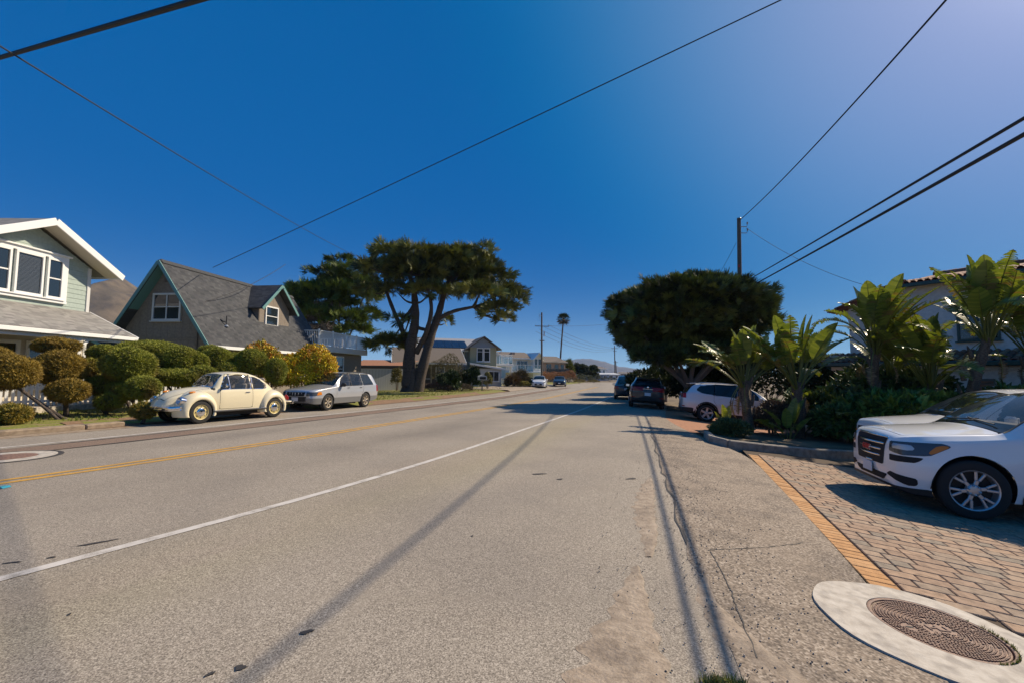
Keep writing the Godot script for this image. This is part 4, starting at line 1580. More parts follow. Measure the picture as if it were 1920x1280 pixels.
	plain_house("far blue-grey low house with wide windows between hedge and road", Vector3(25.3, -0.6, -128), 0.5, 5.0, 6.0, 2.0, 0.3, true, M.blue_wall, M.grey_wall, M.trim, [[-1.2, 0.7, 1.5, 1.0, 2], [1.2, 0.7, 1.3, 1.0, 2]], 0.2)
	plain_house("far brown-grey shed past the blue-grey house", Vector3(39.0, -0.6, -150), -0.2, 7.0, 6.0, 2.3, 0.4, true, M.tan, M.shingle_brown, M.trim_dull, [[0, 0.9, 1.5, 0.9, 2]], 0.3)

func barrel_tile(r0: float, r1: float, len: float) -> ArrayMesh:
	var mb := MB.new()
	var rows := []
	for k in 2:
		var r := r0 if k == 0 else r1
		var row := PackedVector3Array()
		for i in 9:
			var a := PI * i / 8.0
			row.append(Vector3(cos(a) * r, sin(a) * r, len * (0.5 - k)))
		rows.append(row)
	mb.grid(rows)
	var inner := []
	for row in rows:
		var r2 := PackedVector3Array()
		for v in row:
			r2.append(v * Vector3(0.86, 0.86, 1))
		inner.append(r2)
	mb.grid(inner, false, false, true)
	for i in 8:
		mb.quad(inner[0][i], rows[0][i], rows[0][i + 1], inner[0][i + 1])
	return mb.mesh()

func spanish_house():
	# wall line from A to B; local x runs along it, z looks at the road
	var A := Vector2(14.9, 21.0)
	var B := Vector2(19.6, 13.0)
	var d := (B - A).normalized()
	var base := Vector3(A.x, -0.7, -A.y)
	var t := thing("house", "white stucco villa with red barrel-tile roofs behind the broad-leaved plants", "house", base, atan2(d.y, d.x))
	var L := A.distance_to(B) + 4.0
	var lo := MB.new()
	bar(lo, 0, L, 0, 2.62, -9.0, 0.0, 0.03)
	part("lower_wall", lo, M.stucco, t)
	var up := MB.new()
	up.prism(PackedVector2Array([Vector2(0.25, 2.4), Vector2(L, 2.4), Vector2(L, 6.1), Vector2(2.3, 6.1), Vector2(1.3, 5.75), Vector2(0.25, 5.3)]), -9.0, -0.95)
	part("upper_wall", up, M.stucco, t)
	var cb := MB.new()
	cb.prism(PackedVector2Array([Vector2(-0.05, 5.25), Vector2(0.25, 5.25), Vector2(0.25, 4.6), Vector2(0.2, 4.85), Vector2(0.05, 5.0)]), -1.5, -0.95)
	part("corbel", cb, M.stucco, t)
	var band := MB.new()
	bar(band, -0.1, L, 2.45, 2.62, 0.0, 0.12, 0.02)
	part("cornice", band, M.stucco, t)
	# pent roof over the lower storey
	var pr := MB.new()
	slope(pr, Vector3(-0.4, 2.80, 0.55), Vector3(L, 2.80, 0.55), Vector3(L, 3.22, -0.95), Vector3(-0.4, 3.22, -0.95), 0.08)
	var proof := part("pent_roof", pr, M.tile[2], t)
	var gt := MB.new()
	bar(gt, -0.4, L, 2.63, 2.80, 0.50, 0.64, 0.02)
	part("gutter", gt, M.gutter, proof)
	var tile := barrel_tile(0.105, 0.085, 0.46)
	var tilt := Basis(Vector3.RIGHT, atan2(0.42, 1.5))
	var x := -0.3
	while x < L - 0.1:
		for k in 4:
			share("tile", tile, M.tile[rng.randi() % 4], proof, Transform3D(tilt * Basis(Vector3.UP, rng.randf_range(-0.03, 0.03)), Vector3(x, 2.83 + k * 0.105 + rng.randf_range(-0.008, 0.008), 0.36 - k * 0.375)))
		x += 0.235
	# main roof: level eave, dropping at the near gable corner
	var r := MB.new()
	slope(r, Vector3(2.2, 6.12, -0.45), Vector3(L, 6.12, -0.45), Vector3(L, 7.0, -4.6), Vector3(2.2, 7.0, -4.6), 0.1)
	var mroof := part("roof", r, M.tile[2], t)
	var r2 := MB.new()
	slope(r2, Vector3(-0.25, 5.2, -0.5), Vector3(2.35, 6.2, -0.5), Vector3(2.35, 6.4, -4.6), Vector3(-0.25, 5.3, -4.6), 0.1)
	part("corner_roof", r2, M.tile[2], mroof)
	var g2 := MB.new()
	bar(g2, 2.3, L, 5.93, 6.08, -0.5, -0.36, 0.02)
	part("gutter", g2, M.gutter, mroof)
	var tilt2 := Basis(Vector3.RIGHT, atan2(0.88, 4.15))
	x = 2.4
	while x < L - 0.1:
		for k in 3:
			share("tile", tile, M.tile[rng.randi() % 4], mroof, Transform3D(tilt2 * Basis(Vector3.UP, rng.randf_range(-0.03, 0.03)), Vector3(x, 6.14 + k * 0.082, -0.62 - k * 0.38)))
		x += 0.235
	# tiles stepping down the rake
	for k in 9:
		var u := k / 8.0
		for j in 3:
			share("tile", tile, M.tile[rng.randi() % 4], mroof, Transform3D(Basis(Vector3.BACK, 0.36) * Basis(Vector3.UP, PI / 2 + 0.05 * rng.randf_range(-1, 1)) * Basis(Vector3.RIGHT, 0.1), Vector3(lerpf(-0.2, 2.3, u), lerpf(5.22, 6.18, pow(u, 0.9)), -0.5 - j * 0.24)))
	var rk := MB.new()
	x = 2.3
	while x < L:
		var rc := MB.new()
		rc.tube([Vector3(x, 7.02, -4.6), Vector3(x + 0.42, 7.04, -4.6)], 0.12, 10)
		part("ridge_tile", rc, M.tile[rng.randi() % 4], mroof)
		x += 0.40
	# openings
	win(t, wall_xf(1.35, 3.35, -0.94), 0.8, 1.5, M.gutter, 1, -1.0, 0.08)
	win(t, wall_xf(4.6, 3.6, -0.94), 1.2, 1.3, M.gutter, 2, -1.0, 0.08)
	win(t, wall_xf(8.9, 3.5, -0.94), 1.2, 1.4, M.gutter, 2, -1.0, 0.08)
	win(t, wall_xf(2.2, 0.9, 0.01), 1.4, 1.2, M.trim, 2, -1.0, 0.08)
	for q in [[5.55, 1.25], [6.75, 0.7]]:
		win(t, wall_xf(q[0], 0.55, 0.01), q[1], 1.35, M.trim_dull, 1, -1.0, 0.07)
	var vt := MB.new()
	bar(vt, 4.72, 5.2, 1.55, 2.15, 0.0, 0.05)
	var lat := part("wall_vent", vt, M.tan, t)
	for i in 4:
		var lv := MB.new()
		bar(lv, 4.76, 5.16, 1.60 + i * 0.13, 1.69 + i * 0.13, 0.052, 0.08, 0.01)
		part("slat", lv, M.terracotta, lat)
	var dp := MB.new()
	dp.tube([Vector3(7.95, 2.65, 0.56), Vector3(7.95, 2.3, 0.5), Vector3(7.55, 1.95, 0.14), Vector3(7.55, 0.1, 0.14)], 0.07, 8)
	part("downpipe", dp, M.gutter, t)
	var lamp := MB.new()
	lamp.bbox(Vector3(8.35, 1.9, 0.15), Vector3(0.16, 0.26, 0.2), 0.04)
	part("wall_lamp", lamp, M.brown_wall, t)
	# the nearer wing rises a little higher
	var wg := MB.new()
	bar(wg, 7.6, L + 3.0, 2.5, 6.25, -1.0, -0.3, 0.03)
	part("wing_wall", wg, M.stucco, t)
	var wr := MB.new()
	slope(wr, Vector3(7.3, 6.35, 0.3), Vector3(L + 3, 6.35, 0.3), Vector3(L + 3, 7.3, -3.6), Vector3(7.3, 7.3, -3.6), 0.1)
	var wro := part("wing_roof", wr, M.tile[2], t)
	x = 7.42
	while x < L + 2.8:
		for k in 3:
			share("tile", tile, M.tile[rng.randi() % 4], wro, Transform3D(tilt2, Vector3(x, 6.40 + k * 0.09, 0.12 - k * 0.38)))
		x += 0.235

func fences():
	# white pickets in front of the green house
	var a := Vector2(-17.2, 13.2)
	var b := Vector2(-14.2, 19.6)
	var d := (b - a).normalized()
	var t := thing("picket_fence", "white picket fence behind the clipped shrubs in front of the green house", "fence", gp(a.x, a.y, 0.08), atan2(d.y, d.x))
	var L := a.distance_to(b)
	var pk := MB.new()
	pk.prism(PackedVector2Array([Vector2(-0.04, 0.05), Vector2(0.04, 0.05), Vector2(0.04, 1.10), Vector2(0, 1.18), Vector2(-0.04, 1.10)]), -0.01, 0.01)
	var pm := pk.mesh()
	var x := 0.1
	while x < L:
		share("picket", pm, M.trim, t, Transform3D(Basis(Vector3.BACK, rng.randf_range(-0.02, 0.02)), Vector3(x, rng.randf_range(-0.015, 0.015), 0.03)))
		x += 0.145
	for y in [0.3, 0.88]:
		var rl := MB.new()
		bar(rl, 0, L, y, y + 0.08, -0.035, 0.015)
		part("rail", rl, M.trim, t)
	x = 0.0
	while x <= L:
		var ps := MB.new()
		bar(ps, x - 0.05, x + 0.05, 0, 1.24, -0.10, -0.002)
		ps.bbox(Vector3(x, 1.26, -0.05), Vector3(0.13, 0.04, 0.13), 0.01)
		part("post", ps, M.trim, t)
		x += 2.3
	# grey-white boards by the big tree, their top running up in a slope
	a = Vector2(-12.4, 41.0)
	b = Vector2(-9.9, 42.6)
	d = (b - a).normalized()
	t = thing("board_fence", "white board fence left of the big trunk, its top rising in a slope", "fence", gp(a.x, a.y), atan2(d.y, d.x))
	var n := 14
	L = a.distance_to(b)
	for i in n:
		var u := float(i) / n
		var h0 := lerpf(1.15, 2.0, sstep(u * 1.15))
		var h1 := lerpf(1.15, 2.0, sstep((u + 1.0 / n) * 1.15))
		var bd := MB.new()
		bd.prism(PackedVector2Array([Vector2(u * L + 0.006, 0), Vector2((u + 1.0 / n) * L - 0.006, 0), Vector2((u + 1.0 / n) * L - 0.006, h1), Vector2(u * L + 0.006, h0)]), 0, 0.025)
		part("board", bd, M.trim_dull, t)
	var ca := MB.new()
	for y in [0.3, 0.9]:
		bar(ca, 0, L, y, y + 0.09, -0.06, -0.002)
	part("rail", ca, M.trim_dull, t)
	a = Vector2(-14.3, 43.0)
	b = Vector2(-10.0, 44.4)
	d = (b - a).normalized()
	t = thing("board_fence", "grey shaded gate boards between the tan house and the white fence", "fence", gp(a.x, a.y), atan2(d.y, d.x))
	L = a.distance_to(b)
	n = 16
	for i in n:
		var bd := MB.new()
		bar(bd, L * i / n + 0.006, L * (i + 1) / n - 0.006, 0, 2.0, 0, 0.025, 0.003)
		part("board", bd, M.grey_wall, t)
	var cap := MB.new()
	bar(cap, 0, L, 2.003, 2.07, -0.03, 0.06)
	part("cap_rail", cap, M.grey_wall, t)
	# letter box on a post
	var m := thing("mailbox", "grey letter box on a slim post by the sandy drive, past the big tree", "mailbox", gp(-2.75, 42.5, 0.1), 0.3)
	var mp := MB.new()
	bar(mp, -0.05, 0.05, 0, 1.0, -0.05, 0.05)
	part("post", mp, M.tan, m)
	var mx := MB.new()
	mx.prism(PackedVector2Array([Vector2(-0.4, 1.0), Vector2(0.4, 1.0), Vector2(0.4, 1.35), Vector2(0.0, 1.48), Vector2(-0.4, 1.35)]), -0.25, 0.25)
	part("box", mx, M.grey_wall, m)
	var md := MB.new()
	bar(md, -0.3, 0.3, 1.06, 1.3, 0.252, 0.27)
	part("door", md, M.plastic, m)

func hills():
	hill("hill", [Vector2(-620, 700), Vector2(-900, 1400)], [[-0.95, 0.02], [-0.90, 0.18], [-0.872, 0.205], [-0.845, 0.185], [-0.80, 0.16], [-0.74, 0.105], [-0.68, 0.075], [-0.6, 0.05], [-0.5, 0.02], [-0.42, 0.0]], 700.0, 420.0, M.hill)
	hill("mountain", [], [[0.06, 0.0], [0.10, 0.022], [0.13, 0.031], [0.165, 0.034], [0.20, 0.029], [0.235, 0.018], [0.29, 0.012], [0.36, 0.010], [0.45, 0.007], [0.55, 0.003], [0.6, 0.0]], 4200.0, 900.0, M.hill)

# a ridge seen at slope values (x over distance, height over distance), rising from its foot to a crest and down again behind
func hill(called: String, _c: Array, prof: Array, dist: float, depth: float, m: Material):
	var nz := FastNoiseLite.new()
	nz.seed = 77
	nz.frequency = 0.012
	var rows := []
	var keys_h := []
	for q in prof:
		keys_h.append(Vector2(q[0], q[1]))
	var n := 90
	for i in n + 1:
		var a: float = lerpf(prof[0][0], prof[prof.size() - 1][0], float(i) / n)
		var hgt := pchip(keys_h, a) * dist
		var row := PackedVector3Array()
		for k in 17:
			var u := k / 16.0
			var f := dist + depth * (u - 0.5)
			var shape := sin(PI * clampf(u * 0.95 + 0.02, 0, 1))
			var y := hgt * pow(shape, 1.2) * (1.0 + 0.10 * nz.get_noise_2d(a * dist, f) * sin(PI * u)) - 3.0
			row.append(Vector3(a * dist * (1.0 + 0.12 * (u - 0.5)), y, -f))
		rows.append(row)
	var mb := MB.new()
	mb.grid(rows, false, false, true)
	struct(called, mb, m)

func build_houses():
	hills()
	green_house()
	tan_house()
	far_houses()
	spanish_house()
	fences()

# ------------------------------------------------------------------ vehicles: a body is one surface through cross sections; x runs from nose to tail, y up, z to the driver's side
static func pchip(k: Array, x: float) -> float:       # smooth, never overshooting
	var n := k.size()
	if x <= k[0].x:
		return k[0].y
	if x >= k[n - 1].x:
		return k[n - 1].y
	var i := 0
	while x > k[i + 1].x:
		i += 1
	var h: float = k[i + 1].x - k[i].x
	var d: float = (k[i + 1].y - k[i].y) / h
	var m0 := d
	var m1 := d
	if i > 0:
		var dp: float = (k[i].y - k[i - 1].y) / (k[i].x - k[i - 1].x)
		m0 = 0.0 if dp * d <= 0.0 else 2.0 * dp * d / (dp + d)
	if i < n - 2:
		var dn: float = (k[i + 2].y - k[i + 1].y) / (k[i + 2].x - k[i + 1].x)
		m1 = 0.0 if dn * d <= 0.0 else 2.0 * dn * d / (dn + d)
	var t: float = (x - k[i].x) / h
	var t2 := t * t
	var t3 := t2 * t
	return k[i].y * (2 * t3 - 3 * t2 + 1) + h * m0 * (t3 - 2 * t2 + t) + k[i + 1].y * (3 * t2 - 2 * t3) + h * m1 * (t3 - t2)

static func sd_poly(p: Vector2, g: PackedVector2Array) -> float:     # distance to an outline, negative inside
	var d := 1e9
	var s := 1.0
	var j := g.size() - 1
	for i in g.size():
		var e := g[j] - g[i]
		var w := p - g[i]
		var b := w - e * clampf(w.dot(e) / e.length_squared(), 0.0, 1.0)
		d = minf(d, b.length_squared())
		var c1 := p.y >= g[i].y
		var c2 := p.y < g[j].y
		var c3 := e.x * w.y > e.y * w.x
		if (c1 and c2 and c3) or not (c1 or c2 or c3):
			s = -s
		j = i
	return s * sqrt(d)

class Shell:
	var nu := 0
	var nv := 0
	var p := PackedVector3Array()
	var n := PackedVector3Array()

	# keys: bot, wid, belt, bw, top, tw, drop; each [Vector2(x, value), ...]
	func loft(s: Dictionary, xs: Array):
		var rows := []
		var f := 0.85
		for x in xs:
			var bot := _k(s.bot, x)
			var wid := _k(s.wid, x)
			var belt := _k(s.belt, x)
			var bw := _k(s.bw, x)
			var top := _k(s.top, x)
			var tw := _k(s.tw, x)
			var drop := _k(s.drop, x)
			belt = minf(belt, top - drop - 0.005)
			var c := [Vector2(wid * s.get("sill", 0.93), bot), Vector2(wid, bot + (belt - bot) * s.get("mid", 0.5)), Vector2(bw, belt), Vector2(tw, top - drop)]
			var r := [0.0, 0.9, s.get("rb", 0.22), s.get("rt", 0.3)]
			var pts := []
			var last := Vector2()
			for i in range(0, 4):
				var nxt: Vector2 = c[i + 1] if i < 3 else Vector2(tw * 0.5, top - drop * 0.25)
				var a: Vector2 = c[i] if i == 0 else (c[i] as Vector2).lerp(c[i - 1], r[i] * 0.5)
				var b: Vector2 = c[i] if i == 0 else (c[i] as Vector2).lerp(nxt, r[i] * 0.5)
				if i > 0:
					var ns := 9 if i == 3 else 13
					for q in range(1, ns):
						pts.append(last.lerp(a, float(q) / ns))
				if i == 0:
					for q in 6:
						pts.append(Vector2(c[0].x * q / 6.0, bot))
					pts.append(c[0])
				else:
					var nb := 12 if i == 1 else 5
					for q in nb:
						var t := q / (nb - 1.0)
						pts.append(a.lerp(c[i], t).lerp((c[i] as Vector2).lerp(b, t), t))
				last = b
			var z0 := last.x
			var y0 := last.y
			var yp := top - drop * pow(z0 / maxf(tw, 0.001), 2.0)
			for q in range(1, 9):
				var z := z0 * (1.0 - q / 8.0)
				var y := top - drop * pow(z / maxf(tw, 0.001), 2.0)
				pts.append(Vector2(z, y + (y0 - yp) * (z / maxf(z0, 0.001))))
			var row := PackedVector3Array()
			for q in pts:
				row.append(Vector3(x, q.y, q.x))
			rows.append(row)
		_capped(rows, s.get("bulge", 0.03), s.get("tail", 0.03))

	func _k(keys, x: float) -> float:
		return _pchip(keys, x)

	static func _pchip(k: Array, x: float) -> float:
		var n := k.size()
		if x <= k[0].x or n == 1:
			return k[0].y
		if x >= k[n - 1].x:
			return k[n - 1].y
		var i := 0
		while x > k[i + 1].x:
			i += 1
		var h: float = k[i + 1].x - k[i].x
		var d: float = (k[i + 1].y - k[i].y) / h
		var m0 := d
		var m1 := d
		if i > 0:
			var dp: float = (k[i].y - k[i - 1].y) / (k[i].x - k[i - 1].x)
			m0 = 0.0 if dp * d <= 0.0 else 2.0 * dp * d / (dp + d)
		if i < n - 2:
			var dn: float = (k[i + 2].y - k[i + 1].y) / (k[i + 2].x - k[i + 1].x)
			m1 = 0.0 if dn * d <= 0.0 else 2.0 * dn * d / (dn + d)
		var t: float = (x - k[i].x) / h
		var t2 := t * t
		var t3 := t2 * t
		return k[i].y * (2 * t3 - 3 * t2 + 1) + h * m0 * (t3 - 2 * t2 + t) + k[i + 1].y * (3 * t2 - 2 * t3) + h * m1 * (t3 - t2)

	func _capped(rows: Array, bulge: float, tail: float):
		var m: int = rows[0].size()
		var all := []
		for e in 2:
			var src: PackedVector3Array = rows[0] if e == 0 else rows[rows.size() - 1]
			var yc := (src[0].y + src[m - 1].y) * 0.5
			var cap := []
			var nc := 24 if e == 0 else 12
			for q in nc:
				var s := float(q) / nc
				var row := PackedVector3Array()
				for v in src:
					row.append(Vector3(v.x + (-bulge if e == 0 else tail) * (1.0 - s * s), yc + (v.y - yc) * s, v.z * s))
				cap.append(row)
			if e == 0:
				all = cap + rows
			else:
				cap.reverse()
				all = all + cap
		nu = all.size()
		nv = m
		p.clear()
		for row in all:
			p.append_array(row)
		n.resize(p.size())
		for i in nu - 1:
			for j in nv - 1:
				var a := i * nv + j
				var b := a + 1
				var c := a + nv + 1
				var d := a + nv
				for t in [[a, c, b], [a, d, c]]:
					var nn := (p[t[1]] - p[t[0]]).cross(p[t[2]] - p[t[0]])
					for q in t:
						n[q] += nn
		# on the centre line the mirror image counts too
		for i in nu:
			n[i * nv + nv - 1].z = 0.0
			n[i * nv].z = 0.0
		for i in p.size():
			n[i] = n[i].normalized() if n[i].length_squared() > 1e-18 else Vector3(-1 if i < nv * 25 else 1, 0, 0)

	func outline(plane, g: Array, round_ := 0.0, x0 := -9.0, x1 := 99.0) -> PackedFloat32Array:    # plane "side", "plan", "front" or an angle seen from the front corner
		var poly := PackedVector2Array(g)
		var lo := Vector2(1e9, 1e9)
		var hi := Vector2(-1e9, -1e9)
		for q in poly:
			lo = lo.min(q)
			hi = hi.max(q)
		var out := PackedFloat32Array()
		out.resize(p.size())
		for i in p.size():
			var v := p[i]
			var q: Vector2
			if plane is float:
				q = Vector2(v.z * cos(plane) + v.x * sin(plane), v.y)
			elif plane == "side":
				q = Vector2(v.x, v.y)
			elif plane == "plan":
				q = Vector2(v.x, v.z)
			else:
				q = Vector2(v.z, v.y)
			var far := (lo - q).max(q - hi)
			var fd := maxf(far.x, far.y)
			var d := fd
			if fd < 0.25:
				d = (_sd(q, poly)) - round_
			d = maxf(d, maxf(x0 - v.x, v.x - x1))
			out[i] = d
		return out

	static func _sd(pt: Vector2, g: PackedVector2Array) -> float:
		var d := 1e9
		var s := 1.0
		var j := g.size() - 1
		for i in g.size():
			var e := g[j] - g[i]
			var w := pt - g[i]
			var b := w - e * clampf(w.dot(e) / e.length_squared(), 0.0, 1.0)
			d = minf(d, b.length_squared())
			var c1 := pt.y >= g[i].y
			var c2 := pt.y < g[j].y
			var c3 := e.x * w.y > e.y * w.x
			if (c1 and c2 and c3) or not (c1 or c2 or c3):
				s = -s
			j = i
		return s * sqrt(d)

	func circle(x: float, y: float, r: float) -> PackedFloat32Array:
		var out := PackedFloat32Array()
		out.resize(p.size())
		for i in p.size():
			out[i] = Vector2(p[i].x - x, p[i].y - y).length() - r
		return out

	# where field > 0, moved outward by off; side 1, -1 or 0 for both
	func piece(field: PackedFloat32Array, off: float, side: int, mb: MB = null) -> MB:
		if mb == null:
			mb = MB.new()
		for i in nu - 1:
			for j in nv - 1:
				var a := i * nv + j
				var q := [a, a + 1, a + nv + 1, a + nv]
				var any := false
				for w in q:
					if field[w] > 0.0:
						any = true
				if not any:
					continue
				_clip(mb, [q[0], q[2], q[1]], field, off, side)
				_clip(mb, [q[0], q[3], q[2]], field, off, side)
		return mb

	func _clip(mb: MB, t: Array, field: PackedFloat32Array, off: float, side: int):
		var vs := []
		var ns := []
		for k in 3:
			var a: int = t[k]
			var b: int = t[(k + 1) % 3]
			var fa := field[a]
			var fb := field[b]
			if fa > 0.0:
				vs.append(p[a] + n[a] * off)
				ns.append(n[a])
			if (fa > 0.0) != (fb > 0.0):
				var w := fa / (fa - fb)
				var nn := n[a].lerp(n[b], w).normalized()
				vs.append(p[a].lerp(p[b], w) + nn * off)
				ns.append(nn)
		if vs.size() < 3:
			return
		for sgn in [1, -1]:
			if side != 0 and sgn != side:
				continue
			var base := mb.v.size()
			for k in vs.size():
				mb._v(vs[k] * Vector3(1, 1, sgn), ns[k] * Vector3(1, 1, sgn))
			for k in range(1, vs.size() - 1):
				if sgn > 0:
					mb.ix.append_array([base, base + k + 1, base + k])
				else:
					mb.ix.append_array([base, base + k, base + k + 1])

static func fmin(a: PackedFloat32Array, b: PackedFloat32Array) -> PackedFloat32Array:
	var o := PackedFloat32Array()
	o.resize(a.size())
	for i in a.size():
		o[i] = minf(a[i], b[i])
	return o

static func fadd(a: PackedFloat32Array, k: float, c: float) -> PackedFloat32Array:      # k * a + c
	var o := PackedFloat32Array()
	o.resize(a.size())
	for i in a.size():
		o[i] = a[i] * k + c
	return o

static func spread(l: float, extra: Array) -> Array:      # where the sections are cut
	var xs := [0.0, 0.012, 0.03, 0.06, 0.10, 0.15, 0.2, 0.26]
	var x := 0.33
	while x < l - 0.3:
		xs.append(x)
		x += 0.062
	for e in [0.26, 0.2, 0.15, 0.1, 0.06, 0.03, 0.012, 0.0]:
		xs.append(l - e)
	xs.append_array(extra)
	xs.sort()
	var out := [xs[0]]
	for q in xs:
		if q - out[out.size() - 1] > 0.006:
			out.append(q)
	return out

func wheel(parent: Node, at: Vector3, R: float, w: float, rim: float, style: String, m_rim: Material, side: int, steer := 0.0) -> Node3D:
	var o := Node3D.new()
	o.name = "wheel"
	o.position = at
	o.rotation.y = (0.0 if side > 0 else PI) + steer
	parent.add_child(o, true)
	var key := "%s_%.3f_%.3f" % [style, R, w]
	var to_z := Transform3D(Basis(Vector3.RIGHT, PI / 2), Vector3.ZERO)
	if not M.has(key):
		var t := MB.new()
		var h := w * 0.5
		t.lathe([Vector2(rim * 0.97, -h * 0.9), Vector2(rim + 0.02, -h), Vector2(R - 0.035, -h * 0.97), Vector2(R - 0.008, -h * 0.82), Vector2(R, -h * 0.6), Vector2(R, h * 0.6), Vector2(R - 0.008, h * 0.82), Vector2(R - 0.035, h * 0.97), Vector2(rim + 0.02, h), Vector2(rim, h * 0.93), Vector2(rim * 0.97, h * 0.8)], to_z, 40)
		var r := MB.new()
		r.lathe([Vector2(rim - 0.05, -h * 0.8), Vector2(rim - 0.012, h * 0.5), Vector2(rim - 0.014, h * 0.86), Vector2(rim + 0.006, h * 0.98), Vector2(rim + 0.004, h * 0.9)], to_z, 40)
		var d := MB.new()
		d.lathe([Vector2(rim * 0.96, h * 0.05), Vector2(0.001, h * 0.05)], to_z, 28)
		var cap: MB = null
		if style == "slots":
			r.lathe([Vector2(rim - 0.02, h * 0.62), Vector2(rim - 0.035, h * 0.60), Vector2(0.128, h * 0.80), Vector2(0.10, h * 0.82), Vector2(0.001, h * 0.82)], to_z, 40)
			d = MB.new()
			for k in 8:
				var a := TAU * k / 8
				d.ball(Vector3(cos(a) * 0.148, sin(a) * 0.148, h * 0.735), Vector3(0.013, 0.022, 0.008), 4, 8, Basis(Vector3.BACK, a))
			cap = MB.new()
			cap.lathe([Vector2(0.125, h * 0.78), Vector2(0.12, h * 0.92), Vector2(0.10, h * 1.05), Vector2(0.06, h * 1.14), Vector2(0.001, h * 1.17)], to_z, 28)
		else:
			var n: int = {"y6": 6, "five": 5, "six": 6, "ten": 10}[style]
			var wd: float = {"y6": 0.034, "five": 0.085, "six": 0.06, "ten": 0.03}[style]
			for k in n:
				var bz := Basis(Vector3.BACK, TAU * k / n + 0.2)
				if style == "y6":
					r.bbox(bz * Vector3(rim * 0.36, 0, h * 0.70), Vector3(rim * 0.36, 0.05, 0.03), 0.008, bz)
					for s in [-1, 1]:
						var b2 := bz * Basis(Vector3.BACK, s * 0.30)
						r.bbox(bz * Vector3(rim * 0.735, s * rim * 0.125, h * 0.76), Vector3(rim * 0.46, wd, 0.03), 0.008, b2)
				else:
					r.bbox(bz * Vector3(rim * 0.56, 0, h * 0.70), Vector3(rim * 0.86, wd, 0.035), 0.01, bz * Basis(Vector3.UP, -0.06))
			r.lathe([Vector2(rim * 0.32, h * 0.5), Vector2(rim * 0.30, h * 0.86), Vector2(rim * 0.2, h * 0.92), Vector2(0.001, h * 0.92)], to_z, 24)
			cap = MB.new()
			for k in n:
				var a := TAU * k / n + 0.2 + PI / n
				cap.lathe([Vector2(0.013, 0), Vector2(0.013, 0.02), Vector2(0.001, 0.024)], Transform3D(Basis(Vector3.RIGHT, PI / 2), Vector3(cos(a) * rim * 0.235, sin(a) * rim * 0.235, h * 0.9)), 10)
		M[key] = [t.mesh(), r.mesh(), d.mesh(), cap.mesh()]
	share("tyre", M[key][0], M.tyre, o)
	share("rim", M[key][1], m_rim, o)
	share("brake_disc" if style != "slots" else "rim_slots", M[key][2], M.plastic, o)
	share("hub_cap" if style == "slots" else "wheel_nuts", M[key][3], M.chrome, o)
	return o

func car_turn(azimuth: float) -> float:     # so that the nose points that many degrees to the right of straight ahead
	var a := deg_to_rad(azimuth)
	return atan2(-cos(a), -sin(a))

